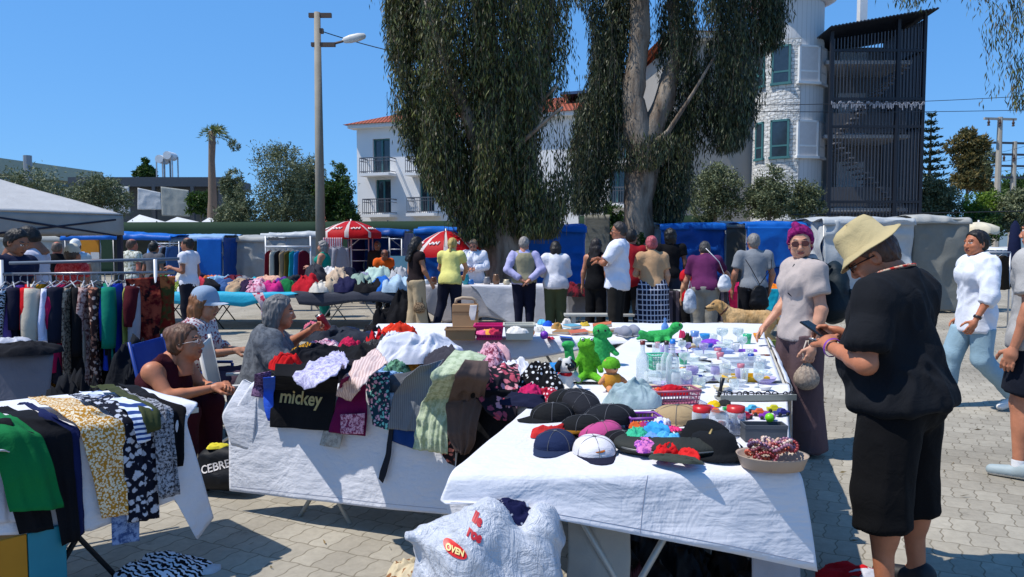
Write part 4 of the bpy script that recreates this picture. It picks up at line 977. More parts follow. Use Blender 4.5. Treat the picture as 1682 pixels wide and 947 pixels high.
bushy('grey green shrub below the round stone tower', 1258, 268, 362, 50, 26, OLV, 6500, .10, .045, 8, 13, 'shrub', 'shrub')
bushy('grey green shrub at the foot of the black stair cage', 1320, 292, 362, 36, 26.4, OLV, 4200, .10, .045, 6, 14, 'shrub', 'shrub')
bushy('low dark green shrub between the two eucalyptus trunks', 1000, 335, 400, 30, 23, GRN, 2600, .1, .05, 5, 15, 'shrub', 'shrub')
bushy('ivy like green growth around the base of the forked trunk', 1048, 385, 500, 34, 18.6, GRN, 3600, .08, .04, 6, 16, 'shrub', 'shrub')
bushy('tall rust tinged tree right of the conifer', 1582, 212, 330, 32, 50, RST, 6000, .26, .1, 7, 17, 'broadleaf_tree')
bushy('thin grey green tree right of the rust tinged tree', 1612, 240, 330, 18, 52, OLV, 2200, .24, .08, 5, 18)
bushy('olive bush at the foot of the conifer beside the stair cage', 1530, 285, 372, 42, 34, OLV, 6000, .14, .055, 8, 19, 'shrub', 'shrub')
bushy('bright yellow green bush below the utility poles', 1612, 318, 372, 34, 33, YGR, 5000, .13, .06, 7, 20, 'bush', 'bush')
bushy('olive bush at the right edge behind the parked cars', 1665, 310, 384, 42, 32, OLV, 6000, .13, .055, 8, 21, 'shrub', 'shrub')
bushy('dark green bush low between the grey tarp and the parked cars', 1600, 348, 395, 40, 31, GRN, 4500, .12, .055, 7, 22, 'bush', 'bush')
bushy('spreading green tree far behind the utility poles', 1660, 285, 350, 50, 58, GRN, 4500, .3, .12, 7, 23, 'broadleaf_tree')
# conifer
x, Y = P(1530, 190, 45).x, 45; zt_ = P(1530, 186, 45).z
th = thing('conifer_tree', 'tall tiered conifer standing right of the black stair cage', 'tree', (x, Y, 0)); pos = []; dd = []
for i in range(17):
    z = 2+(zt_-2.2)*i/16; r = 1.55*(1-(i/16)**1.3)+.12
    for k in range(9):
        a = 2*PI*k/9+i*.4; n_ = int(26*r)+4; tt = rng.random(n_); pos.append(np.stack([x+math.cos(a)*r*tt+rng.normal(size=n_)*.05, Y+math.sin(a)*r*tt+rng.normal(size=n_)*.05, z+.12*tt+rng.normal(size=n_)*.05], 1)); dd.append(np.stack([np.full(n_, math.cos(a))+rng.normal(size=n_)*.6, np.full(n_, math.sin(a))+rng.normal(size=n_)*.6, np.full(n_, .4)], 1))
pos = np.concatenate(pos); dd = np.concatenate(dd); V, Fc = leafgeo(pos, dd, np.full(len(pos), .25), np.full(len(pos), .09)); mesh('crown', V, Fc, DRK, th, False, world=True)
mb = MB(); mb.tube([(x, Y, 0), (x, Y, zt_)], [.2, .03], 8); mb.build('trunk', OLB, th, world=True)
# palm
pb = P(347, 215, 50); th = thing('palm_tree', 'tall slim palm with a small windswept crown left of the olive trees', 'tree', (pb.x, 50, 0))
mb = MB(); limb([(pb.x-.1, 50, -.1), (pb.x-.05, 50, 4), (pb.x+.05, 50, pb.z)], [.3, .26, .27], mb, 10, .2); mb.build('trunk', plain('palm_bark', (.2, .14, .10), .9, bump=.8), th, smooth=True, world=True)
pos = []; dd = []
for k in range(26):
    a = R_.random()*2*PI; e = .1+1.1*R_.random()-.25; ln = .65+.4*R_.random(); q = np.array([math.cos(a)*math.cos(e)+.35, math.sin(a)*math.cos(e), math.sin(e)])
    for t_ in np.linspace(.15, 1, 16):
        p = np.array([pb.x, 50, pb.z])+q*ln*t_-np.array([0, 0, .55*t_*t_]); pos.append(p+rng.normal(size=3)*.03); dd.append(q+rng.normal(size=3)*.45-np.array([0, 0, .5*t_]))
V, Fc = leafgeo(np.array(pos), np.array(dd), np.full(len(pos), .42), np.full(len(pos), .06)); mesh('fronds', V, Fc, leafm('palm_leaf', ['3c4a20', '5a6a30', '6f7a3c'], .5, .2), th, False, world=True)
# ================================================================== POLES AND WIRES
CONC = plain('weathered_concrete', (.30, .27, .22), .85, var=.2, scale=3, bump=.3)
lp = P(521, 20, 18); th = thing('street_lamp', 'tall concrete lamp post with one lamp head reaching right', 'street lamp', (lp.x, 18, 0))
mb = MB(); mb.tube([(0, 0, 0), (0, 0, lp.z)], [.135, .075], 14); mb.build('pole', CONC, th, smooth=True)
z2_ = P(521, 72, 18).z; mb = MB(); mb.box(-.2, .34, -.04, .04, lp.z-.12, lp.z-.02); mb.box(-.15, .42, -.05, .05, z2_-.06, z2_+.03); mb.box(.03, .14, -.05, .05, z2_+.25, z2_+.36); mb.tube([(.35, 0, z2_), (.62, 0, z2_+.07)], .03, 8); mb.build('bracket', plain('rusty_iron', (.12, .08, .06), .7), th)
mb = MB(); mb.lathe([(.02, -.30), (.07, -.25), (.10, -.1), (.10, .1), (.065, .25), (.02, .28)], (0, 0, 0), 14, sx=1, sy=.55); o = mb.build('lamp_head', plain('lamp_white', (.7, .69, .66), .4), th, smooth=True); o.rotation_euler = (0, math.radians(78), 0); o.location = (.88, 0, z2_+.14)
def wire(a, b, sag, label, r=.012):
    a, b = Vector(a), Vector(b); pts = [a.lerp(b, i/20)-Vector((0, 0, sag*4*(i/20)*(1-i/20))) for i in range(21)]; mb = MB(); mb.tube(pts, r, 5); tag(mb.build('cable', plain('cable_black', (.02, .02, .025), .6), tagv=None), label, 'cable')
wire((lp.x+.1, 18, z2_+.3), P(700, 95, 18.5), .05, 'thin dark cable running from the lamp post into the big tree')
wire(P(1100, 172, 24), P(1760, 152, 30), .15, 'upper of two thin cables crossing in front of the stair cage')
wire(P(1100, 180, 24), P(1760, 178, 30), .1, 'lower of two thin cables crossing in front of the stair cage')
wire(P(1300, 352, 19.6), P(1720, 345, 22), .02, 'pale rope strung above the tarps at the right', .012)
UM = plain('pole_concrete', (.42, .38, .32), .8)
for i, (px, pt, Y) in enumerate(((1643, 192, 42), (1667, 232, 46))):
    a = P(px, pt, Y); th = thing('utility_pole', ('pale utility pole with a wide crossarm and hanging insulators', 'shorter utility pole with several crossarms behind the taller one')[i], 'utility pole', (a.x, Y, 0), .15)
    mb = MB(); mb.tube([(0, 0, 0), (0, 0, a.z)], [.2, .13], 8); mb.build('pole', UM, th)
    mb = MB(); 
    for z in ((a.z-.1,) if i == 0 else (a.z-.1, a.z-.8, a.z-1.5, a.z-2.2)): mb.box(-1.0 if i == 0 else -1.5, 1.0 if i == 0 else .8, -.06, .06, z-.06, z+.06)
    mb.build('crossarm', UM if i == 0 else DK, th); mb = MB()
    for x in (-.8, -.1, .75): mb.lathe([(.02, -.42), (.08, -.4), (.05, -.3), (.08, -.22), (.03, -.1), (.02, 0)], (x, -.1, a.z-.1 if i == 0 else a.z-.8), 8)
    mb.build('insulator', plain('insulator', (.07, .04, .03), .3), th)
for i in range(3): wire(P(1560+i*8, 262+i*10, 60), P(1760, 215+i*22, 38), .3, ('highest', 'middle', 'lowest')[i]+' of the three thin power lines at the far right poles')
# parked cars
def car(x, y, rz, label, col):
    th = thing('parked_car', label, 'car', (x, y, 0), rz, 'parked cars behind the market'); s = SDF((-1.1, -2.3, .2), (1.1, 2.3, 1.6), .06)
    s.ell((0, 0, .62), (.9, 2.15, .36), k=.1); s.cone((-.6, -1.6, .62), (-.6, 1.6, .62), .3, .3, .2); s.cone((.6, -1.6, .62), (.6, 1.6, .62), .3, .3, .2)
    V, Fc = s.mesh(); mesh('body', V, Fc, plain('car_paint', col, .2, .6), th)
    s = SDF((-1.0, -1.6, .8), (1, 1.4, 1.6), .06); s.ell((0, -.15, .95), (.74, 1.35, .5), k=.1); V, Fc = s.mesh(); cz = V[Fc].mean(1)[:, 2]; mesh('cabin', V, Fc, [DGLASS, plain('car_paint', col, .2, .6)], th, midx=(cz > 1.33).astype(int))
    for sx in (-.82, .82):
        for sy in (-1.35, 1.35): mb = MB(); mb.tube([(sx-.1, sy, .32), (sx+.1, sy, .32)], .32, 20); w_ = mb.build('wheel', plain('tyre', (.02, .02, .02), .8), th, True); mb = MB(); mb.tube([(sx-.11, sy, .32), (sx+.11, sy, .32)], .19, 16); r_ = mb.build('rim', plain('rim', (.5, .5, .52), .3, metal=.6), None); r_.parent = w_
    for sx in (-.6, .6): mb = MB(); mb.lathe([(.0, -.04), (.15, -.02), (.16, .04), (.0, .07)], (0, 0, 0), 12); o = mb.build('headlight', glassm('headlamp', 'ffffff', .3), th, True); o.rotation_euler = (PI/2, 0, 0); o.location = (sx, -2.02, .72); o.scale = (1.2, .6, .6)
a = P(1618, 402, 28); car(a.x, 28, .5, 'white parked car partly hidden behind the small parasol', (.75, .75, .76)); a = P(1662, 402, 29.5); car(a.x, 30, .15, 'white parked car seen from the front beside the navy post', (.72, .73, .75))

# fallen leaves and litter on the paving
n_ = 900; ang_ = rng.random(n_)*2*PI; q_ = np.stack([rng.uniform(-9, 9, n_), rng.uniform(2.4, 18, n_), np.full(n_, .006)], 1); d_ = np.stack([np.cos(ang_), np.sin(ang_), rng.normal(size=n_)*.12+.1], 1)
V, Fc = leafgeo(q_, d_, rng.uniform(.02, .07, n_), rng.uniform(.006, .016, n_)); V[:, 2] = np.maximum(V[:, 2], .004)
tag(mesh('fallen_leaves', V, Fc, leafm('dry_leaf', ['5a4a2c', '7a6440', '3c3020', '8a7a58'], .8, .0), None, False), kind='stuff')
# ================================================================== MARKET STALLS
TB = fab('1868c4', rough=.45, thin=.15); TBD = fab('124c9c', rough=.45, thin=.1); TW = fab('b9b9b4', rough=.55, thin=.2); TG = fab('86867f', rough=.6, thin=.1); TS = fab('c4c8ca', rough=.4, thin=.15)
POL = plain('stall_pole', 'c4c6ca', .4, metal=.2)
def stall(label, pl, pr, pt, Y, dep, front=None, roof=None, left=None, right=None, back=None, drop=0.0, ptr=None, wr=.035, name='market_stall', cat='stall', extra=True, zb=.05, valance=None):
    a, b = P(pl, pt, Y), P(pr, ptr or pt, Y); th = thing(name, label, cat, ((a.x+b.x)/2, Y, 0))
    x0, x1, z0, z1 = a.x, b.x, a.z, b.z; n_ = max(14, int((x1-x0)/.09)); V_ = Vector
    def wall(nm, p, q, zp, zq, m): return sheet(nm, [[V_((p[0], p[1], zp)), V_((q[0], q[1], zq))], [V_((p[0], p[1], zb)), V_((q[0], q[1], zb))]], m, max(16, n_*2), 40, 0, wr, 3.2, .05, 5, .008, th)
    if front: wall('front_tarp', (x0, Y), (x1, Y), z0, z1, front)
    if left: wall('side_tarp', (x0, Y+dep), (x0, Y+.02), z0, z0, left)
    if right: wall('side_tarp', (x1, Y+.02), (x1, Y+dep), z1, z1, right)
    if back: wall('back_tarp', (x0, Y+dep), (x1, Y+dep), z0, z1, back)
    if roof:
        m_ = (x0+x1)/2; sheet('roof_tarp', [[V_((x0-.04, Y+dep, z0+.02)), V_((m_, Y+dep, (z0+z1)/2+.06)), V_((x1+.04, Y+dep, z1+.02))], [V_((x0-.04, Y+dep/2, z0+.05)), V_((m_, Y+dep/2, (z0+z1)/2+.07)), V_((x1+.04, Y+dep/2, z1+.04))], [V_((x0-.04, Y-.03, z0+.02)), V_((m_, Y-.03, (z0+z1)/2+.05)), V_((x1+.04, Y-.03, z1+.02))], [V_((x0-.04, Y-.05, z0-.12)), V_((m_, Y-.05, (z0+z1)/2-.1)), V_((x1+.04, Y-.05, z1-.12))]], roof, n_*2, 40, 1, .05, 2.6, 0, 4, .008, th)
    mb = MB()
    for (x, y, z) in ((x0+.03, Y+.05, z0), (x1-.03, Y+.05, z1), (x0+.03, Y+dep-.05, z0), (x1-.03, Y+dep-.05, z1)):
        m2 = MB(); m2.tube([(x, y, 0), (x, y, z)], .02, 6); m2.build('pole', POL, th, True, world=True)
    mb.tube([(x0, Y+.05, z0-.03), (x1, Y+.05, z1-.03)], .018, 6); 
    if extra: mb.tube([(x0, Y+.04, z0-.45), (x0+.5, Y+.04, z0-.04)], .014, 5); mb.tube([(x1, Y+.04, z1-.45), (x1-.5, Y+.04, z1-.04)], .014, 5); mb.tube([(x0, Y+dep-.05, z0-.03), (x1, Y+dep-.05, z1-.03)], .018, 6)
    mb.build('crossbar', POL, th, True, world=True); return th
# right row
stall('bright blue tarp stall between the two eucalyptus trunks', 868, 961, 374, 17.5, 1.6, TB, TB, right=TB, wr=.05)
panel('louvred_shutter', [(960, 352), (1002, 352), (1002, 488), (960, 488)], 20.5, fab('a8a8a0', 'hstripe', '75756c', 9, rough=.7), 'tall pale louvred shutter between the blue tarp and the forked trunk', 'shutter', wr=.01)
stall('narrow pale tarp stall just right of the forked trunk', 1062, 1086, 368, 19, 1.2, TS, TW)
stall('dark blue tarp stall behind the tall person in black', 1086, 1190, 370, 18.4, 1.6, TBD, TB, wr=.06)
stall('grey tarp stall between two blue tarp stalls', 1190, 1226, 367, 19.2, 1.2, TG, TW)
stall('blue tarp stall with lighter blue roof edge behind the pink haired woman', 1226, 1352, 368, 17.2, 1.8, TBD, TB, wr=.06)
stall('crumpled silvery white tarp stall behind the man in the bucket hat', 1353, 1499, 361, 16.2, 2.0, TS, TS, wr=.08, left=TS)
stall('large plain grey tarp stall behind the walking woman', 1500, 1592, 359, 16.4, 2.2, TG, TW, right=TW, wr=.05)
panel('tarp', [(1228, 372), (1350, 372), (1350, 442), (1228, 436)], 17.0, TB, 'lighter blue sheet hung over the upper half of the dark blue stall', 'tarp', wr=.06)
# left row
stall('white tarp stall behind the two men at the left edge', -30, 99, 389, 20, 2, TW, TW, wr=.05, right=TW)
th = stall('open stall of white poles with a thin blue roof left of the blue box', 103, 279, 387, 19, 2.4, None, TB, back=fab('5d6258', rough=.8))
stall('blue box shaped tarp stall with pale roof at the left', 281, 366, 390, 20, 2.2, None, fab('7fa4cc', rough=.5), back=TBD, right=TBD)
panel('tarp', [(324, 391), (364, 391), (364, 462), (324, 462)], 19.9, TB, 'plain bright blue panel closing the right half of the blue box stall', 'tarp', wr=.015)
stall('creased greyish white box stall left of the lamp post', 369, 434, 391, 21, 2.2, TW, TW, wr=.05)
stall('long low white roofed stall behind the clothes rack', 430, 560, 385, 24, 3, TW, TS, wr=.04)
stall('blue walled stall with white display frames under the red parasol', 570, 662, 381, 20, 2.2, None, TBD, left=fab('5a4a8a'), right=TBD, back=TB)
stall('blue tarp stall behind the lower red parasol', 682, 768, 377, 19.4, 2, TBD, TB, wr=.05)
mb = MB(); a, b = P(128, 393, 20.4), P(163, 428, 20.4); mb.box(a.x, b.x, 20.4, 20.46, b.z, a.z); o = mb.build('signboard', plain('ochre_board', 'd08a1c', .6)); tag(o, 'plain ochre yellow board at the back of the open blue roofed stall', 'board')
mb = MB(); a, b = P(149, 414, 20.2), P(163, 425, 20.2); mb.box(a.x, b.x, 20.2, 20.23, b.z, a.z); tag(mb.build('notice', plain('paper', 'd4d8dc', .7)), 'small pale notice on the lower right of the yellow board', 'notice')
mb = MB(); a, b = P(641, 420, 18.6), P(672, 456, 18.6); mb.box(a.x, b.x, 18.6, 18.63, b.z-.3, a.z); tag(mb.build('screen_panel', plain('aqua_panel', '6fa6bc', .3)), 'pale aqua panel standing at the right end of the blue walled stall', 'panel')
# display frames in the blue stall
for k, (xa, xb, yt, yb) in enumerate(((577, 606, 392, 432), (612, 640, 390, 436), (640, 660, 392, 430))):
    a, b = P(xa, yt, 19.6), P(xb, yb, 19.6); th = thing('display_rack', ('leftmost white display frame with cross rails in the blue walled stall', 'middle white display frame beside the seated man in the blue stall', 'rightmost white display frame in the blue walled stall')[k], 'frame', ((a.x+b.x)/2, 19.6, 0), 0, 'white display frames in the blue stall'); mb = MB()
    for x in (a.x, b.x): mb.tube([(x, 19.6, 0), (x, 19.6, a.z)], .016, 6)
    for q in (0, .45, .9): mb.tube([(a.x, 19.6, a.z-(a.z-b.z)*q), (b.x, 19.6, a.z-(a.z-b.z)*q)], .014, 6)
    mb.build('rails', POL, th, True, world=True)
panel('striped_cloth', [(531, 390), (563, 390), (562, 424), (530, 424)], 17.6, fab('d8c8cc', 'stripe', 'c04450', 6), 'pink and white striped cloth hanging right of the lamp post', 'cloth', wr=.02)
# big grey canopy at the left
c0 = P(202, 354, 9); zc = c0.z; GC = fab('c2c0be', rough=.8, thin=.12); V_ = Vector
E1 = V_((-.56, -.83, 0)); E2 = V_((-.83, .56, 0)); C0 = V_((c0.x, 9, 0)); cc = [C0+E1*a+E2*b for (a, b) in ((0, 0), (3, 0), (3, 3), (0, 3))]; pk = C0+E1*1.5+E2*1.5
th = thing('canopy', 'large pale grey gazebo canopy with navy leg filling the upper left', 'canopy', tuple(pk)); pk = pk+V_((0, 0, 2.55)); U = V_((0, 0, 1))
for i in range(4):
    a, b = cc[i], cc[(i+1) % 4]
    sheet('roof_panel', [[pk, pk+(b-a)*.001], [a+U*zc, b+U*zc]], GC, 30, 24, 0, .02, 1.1, 0, 3, .006, th)
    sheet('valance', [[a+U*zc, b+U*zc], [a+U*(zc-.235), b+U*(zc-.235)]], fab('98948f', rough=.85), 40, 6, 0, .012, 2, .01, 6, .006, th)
    q = a.lerp(C0+E1*1.5+E2*1.5, .02); mb = MB(); mb.box(q.x-.025, q.x+.025, q.y-.025, q.y+.025, 0, zc-.02); mb.build('leg', plain('navy_leg', '15182e', .5), th, world=True)
    mb = MB()
    for f in (0, .5): mb.tube([a.lerp(b, f+.03)+U*(zc-.05), a.lerp(b, f+.47)+U*(zc-.24)], .012, 6); mb.tube([a.lerp(b, f+.03)+U*(zc-.24), a.lerp(b, f+.47)+U*(zc-.05)], .012, 6)
    mb.build('truss', plain('navy_leg', '15182e', .5), th, True, world=True)
# parasols
RED = fab('c4141e', rough=.6, thin=.25); PWH = fab('e6dcd8', rough=.6, thin=.25)
def parasol(label, px, apex, edge, R, Y, tilt=(0, 0), group='red and white parasols', red=RED, wh=PWH, name='parasol'):
    zt_ = P(px, apex, Y).z; hz = zt_-P(px, edge, Y).z; x = PX(px, Y); th = thing(name, label, 'parasol', (x, Y, 0), 0, group); mb = MB(); n = 96
    prof = [(0, zt_), (R*.25, zt_-hz*.10), (R*.6, zt_-hz*.42), (R, zt_-hz), (R*1.0, zt_-hz-.14)]
    v = []; f = []; m = []
    for (r, z) in prof:
        for k in range(n):
            a = 2*PI*k/n; sag = 1-.05*abs(math.sin(4*a))*(r/R); v.append((x+math.cos(a)*r*sag, Y+math.sin(a)*r*sag, z-.03*abs(math.sin(4*a))*(r/R)))
    for i in range(len(prof)-1):
        for k in range(n): f.append((i*n+k, i*n+(k+1) % n, (i+1)*n+(k+1) % n, (i+1)*n+k)); m.append(1 if (k % 12 < 2 or (i == 2 and k % 12 in (5, 6, 7, 8) and False)) else 0)
    o = mesh('canopy', v, f, [red, wh], th, True, midx=m, world=True)
    mb = MB()
    if wh is PWH:                                             # white wavy lettering strokes round each red panel
        for s_ in range(8):
            a0 = 2*PI*(s_+.28)/8; pts = []
            for q in np.linspace(0, 1, 13):
                a = a0+q*2*PI/8*.5; r = R*(.80+.05*math.sin(q*17)); zz = zt_-hz*(.42+.58*(r-R*.6)/(R*.4))+.015; pts.append((x+math.cos(a)*r*(1-.05*abs(math.sin(4*a))), Y+math.sin(a)*r*(1-.05*abs(math.sin(4*a))), zz-.03*abs(math.sin(4*a))*.8+.01))
            mb.tube(pts, .016, 5)
        mb.build('lettering', plain('white_print', 'e8e0dc', .7), th, True, world=True)
    mb = MB(); mb.tube([(x, Y, 0), (x, Y, zt_+.04)], .022, 8); mb.build('pole', POL, th, True, world=True)
    mb = MB()
    for k in range(8): a = 2*PI*k/8; mb.tube([(x, Y, zt_-.06), (x+math.cos(a)*R*.97, Y+math.sin(a)*R*.97, zt_-hz-.03)], .008, 4)
    mb.build('ribs', POL, th, True, world=True); th.rotation_euler = (tilt[0], tilt[1], 0); return th
parasol('red and white parasol over the blue stall right of the lamp post', 577, 362, 381, .78, 19.2)
parasol('tilted red and white parasol above the blonde woman in yellow', 737, 378, 408, .72, 15.6, (0, -.03))
parasol('small cream parasol beside the grey tarp at the right', 1606, 364, 373, .42, 17, group=None, red=fab('cfc6b0'), wh=fab('cfc6b0'))
mb = MB(); a = P(1668, 362, 15); mb.lathe([(.03, .9), (.09, 1.0), (.12, 1.4), (.08, a.z-.1), (.02, a.z)], (a.x, 15, 0), 12, wob=lambda q, z: 1+.12*math.sin(6*q)); th = thing('folded_parasol', 'closed navy parasol standing at the right edge', 'parasol', (a.x, 15, 0)); mb.build('canopy', fab('141c3c'), th, True, world=True); mb = MB(); mb.tube([(a.x, 15, 0), (a.x, 15, 1)], .02, 8); mb.build('pole', POL, th, True, world=True)
panel('tent_roof', [(758, 366), (776, 358), (778, 380), (752, 380)], 18.5, fab('9ca0c8', rough=.6), 'pale lavender tent corner beside the left edge of the big tree', 'tent', wr=.02)
# ================================================================== TABLES
ALU = plain('table_leg', 'b9b8b2', .45, metal=.3); DLEG = plain('table_leg_dark', '2a2a2c', .5, metal=.3)
def ftable(label, q, z, leg=ALU, sets=2, group=None, topm=None, spread=.30):
    """folding table: q = FL, FR, BR, BL"""
    q = [Vector((p[0], p[1], 0)) for p in q]; cen = sum(q, Vector())/4; th = thing('folding_table', label, 'table', cen, 0, group)
    mb = MB(); v = [p+Vector((0, 0, z-.03)) for p in q]+[p+Vector((0, 0, z-.006)) for p in q]; mb.add(v, [(3, 2, 1, 0), (4, 5, 6, 7), (0, 1, 5, 4), (1, 2, 6, 5), (2, 3, 7, 6), (3, 0, 4, 7)]); mb.build('tabletop', topm or plain('tabletop', 'c8c4ba', .6), th, world=True)
    for k in range(sets):
        f = (k+.5)/sets; F_ = q[0].lerp(q[1], f); B_ = q[3].lerp(q[2], f); d = (q[1]-q[0]).normalized()
        for (P0, nm) in ((F_.lerp(B_, .06), 0), (F_.lerp(B_, .94), 1)):
            for s_ in (-1, 1): mb = MB(); mb.tube([P0+d*s_*spread*(.55), P0-d*s_*spread*.9*.0+d*(-s_)*spread+Vector((0, 0, z-.03))], .012, 6); mb.build('leg', leg, th, True, world=True)
    return th
def toprow(a, b, z): return [Vector((a[0], a[1], z)), Vector((b[0], b[1], z))]
CW = fab('d6d6dc', rough=.9); CWS = fab('dcdce2', rough=.9)
def creases(o): return o
# --- table A (caps)
AFL, AFR, ABR, ABL = (-.20, 2.42), (.965, 2.50), (1.52, 4.05), (.22, 4.0)
ftable('folding table with crossed pale legs holding the caps, nearest the camera', [AFL, AFR, ABR, ABL], .745, sets=1, spread=.26)
def FA(px, py, off=.03): return HP(px, py, AFL, AFR, off)
rows = [toprow(ABL, ABR, .752), toprow((.01, 3.2), (1.235, 3.27), .752), toprow((-.20, 2.45), (.965, 2.53), .752), toprow((-.21, 2.405), (.985, 2.475), .742), [FA(722, 822, .03), FA(900, 826, .035), FA(1060, 838, .03), FA(1200, 838, .04), FA(1331, 858, .03)], [FA(706, 850, .05), FA(760, 826, .05), FA(900, 852, .06), FA(1050, 879, .05), FA(1200, 908, .07), FA(1342, 938, .05)]]
rows[-1] = [FA(732, 829, .05), FA(780, 829, .05), FA(900, 851, .06), FA(1050, 879, .05), FA(1200, 908, .07), FA(1342, 938, .05)]
CA = (lambda t: (t.bump(t.math('ADD', t.math('ADD', t.noise(3, 4, .6, None, 1.2), t.math('MULTIPLY', t.noise(1, 3, .6, t.map((2, 16, 16), (0, .5, .3))), .6)), t.math('MULTIPLY', t.noise(9, 4, .6, None, 2.0), .25)), .8, .02), t.fin(t.mix(1, c('d4d4da'), t.ramp(t.noise(1.5, 4), [(.3, .94), (.7, 1.0)]), 'MULTIPLY'), .85, .25))[1])(NT('white_cotton'))
o = sheet('tablecloth', rows, CA, 120, 120, 2, .004, 5, .006, 4, .003, tagv=('white cotton cloth with a stitched hem on the table of caps', 'tablecloth'), fstart=.6)
def hem_fold_line(name, pts, cloth, mat, w_=.02):
    mb = MB()
    for i in range(len(pts)-1): mb.tube([pts[i], pts[i+1]], .0009, 4, cap=False)
    o_ = mb.build(name, mat, None, True); o_.parent = cloth; o_.location = Vector(o_.location)-Vector(cloth.location); return o_
HEM_CREASE = plain('stitch_and_crease', '8a8a98', .8)  # one grey for hem stitching and for the painted fold crease
def lineon(cloth, pts, n=60, off=.002):
    """stitch or fold line laid on the cloth: dense points pushed to the cloth surface"""
    me = cloth.data; vs = [v.co+cloth.location for v in me.vertices]; t_ = BVHTree.FromPolygons(vs, [p.vertices[:] for p in me.polygons]); out = []
    L = [Vector(p) for p in pts]
    for i in range(len(L)-1):
        for k in range(n): 
            p = L[i].lerp(L[i+1], k/n); h_, nn, _, _ = t_.find_nearest(p)
            if h_ is not None:
                c_ = (Vector((0, 0, CAMZ))-h_).normalized(); out.append(h_+nn*(off if nn.dot(c_) > 0 else -off))
    return out
hp = [FA(740, 819, .05), FA(900, 841, .06), FA(1050, 868, .05), FA(1200, 896, .07), FA(1338, 925, .05)]
hem_fold_line('hem', lineon(o, hp, 40), o, HEM_CREASE)
hem_fold_line('seam', lineon(o, [G(1066, 778, .752), FA(1060, 800, .03), FA(1050, 879, .05)], 40), o, HEM_CREASE)  # dark of a fold crease, painted as a thin grey line on the cloth
# --- table B (clothes pile)
BFL, BFR, BBR, BBL = (-1.43, 4.11), (.09, 3.50), (.37, 4.16), (-1.14, 4.78)
ftable('folding table under the heap of clothes in the middle', [BFL, BFR, BBR, BBL], .745, sets=2)
def FB(px, py, off=.02): return HP(px, py, BFL, BFR, off)
rows = [toprow(BBL, BBR, .752), toprow(BFL, BFR, .752), [Vector((BFL[0]-.02, BFL[1]-.03, .74)), Vector((BFR[0]+.02, BFR[1]-.03, .74))], [FB(374, 690, .04), FB(560, 740, .03), FB(750, 760, .03), FB(880, 760, .04)], [FB(377, 806, .05), FB(500, 820, .07), FB(620, 834, .05), FB(745, 845, .06), FB(860, 850, .05)]]
o = sheet('tablecloth', rows, CA, 120, 100, 2, .005, 4, .012, 5, .003, tagv=('white cloth hanging to the ground under the heap of clothes', 'tablecloth'), fstart=.35)
hem_fold_line('hem', lineon(o, [FB(380, 798, .05), FB(500, 811, .07), FB(620, 825, .05), FB(738, 836, .06)], 40), o, HEM_CREASE)
rows = [toprow((-1.5, 4.12), (-1.5, 4.12), .76), [FB(400, 622, .0), FB(425, 632, .03)], [FB(372, 682, .05)+Vector((-.03, 0, 0)), FB(420, 700, .045)], [FB(380, 730, .04), FB(415, 740, .04)]]
sheet('cloth_corner', rows, CA, 20, 24, 2, .006, 6, .01, 2, .003, tagv=('loose white corner of cloth falling at the left end of the clothes table', 'cloth'))
# --- table C (boxes and toys) and D (glassware)
CFL, CFR = (-.98, 6.05), (1.0, 6.0)
ftable('far table of the stall holding the cardboard case, baskets and toys', [(-1.2, 6.08), (1.05, 6.0), (1.6, 7.2), (-1.3, 7.2)], .745, sets=2)
def FC(px, py, off=.02): return HP(px, py, CFL, CFR, off)
rows = [toprow((-1.3, 7.15), (2.3, 7.2), .752), toprow((-1.2, 6.07), (1.05, 6.0), .752), [FC(606, 560, .03), FC(1062, 560, .03)], [FC(625, 584, .05), FC(700, 588, .05), FC(790, 592, .06), FC(870, 590, .06), FC(940, 577, .05), FC(1010, 566, .04), FC(1060, 560, .03)]]
sheet('tablecloth', rows, CA, 110, 60, 2, .006, 5, .012, 5, .003, tagv=('white cloth swooping down in front of the table of boxes and toys', 'tablecloth'), fstart=.5)
DFL, DFR, DBR, DBL = (.50, 3.98), (1.52, 4.06), (2.10, 6.05), (.98, 6.0)
ftable('long side table crowded with glassware along the right of the stall', [(.24, 4.02), (1.52, 4.07), (2.1, 6.05), (.95, 6.0)], .745, sets=1)
rows = [toprow((.95, 7.1), (2.42, 7.1), .757), toprow((.98, 6.0), (2.08, 6.05), .757), toprow((.34, 4.07), (1.50, 4.09), .757)]
sheet('tablecloth', rows, CA, 60, 90, 0, .003, 5, 0, 4, .003, tagv=('white cloth under the glassware on the side table', 'tablecloth'))
# cloth drops along the right side of A and D
def sidedrop(p, q, z0, zl, label, seed):
    p, q = Vector((*p, 0)), Vector((*q, 0)); d = (q-p).normalized(); n_ = Vector((d.y, -d.x, 0)); n_ = n_ if n_.x > 0 else -n_
    rows = [[p+Vector((0, 0, z0)), q+Vector((0, 0, z0))], [p+n_*.03+Vector((0, 0, z0-.02)), q+n_*.03+Vector((0, 0, z0-.02))], [p+n_*.04+Vector((0, 0, zl[0])), p.lerp(q, .5)+n_*.06+Vector((0, 0, zl[1])), q+n_*.05+Vector((0, 0, zl[2]))]]
    sheet('side_cloth', rows, CA, 60, 26, 1, .006, 5, .008, 4, .003, tagv=(label, 'cloth'), seed=seed)
sidedrop((1.525, 4.08), (2.10, 6.05), .757, (.42, .30, .42), 'white cloth hanging down the right side of the glassware table', 91)
# table K behind B
ftable('small table with folded jackets beside the seated grey haired woman', [(-1.38, 4.95), (-.62, 4.95), (-.55, 6.0), (-1.30, 6.0)], .70, DLEG, 1)
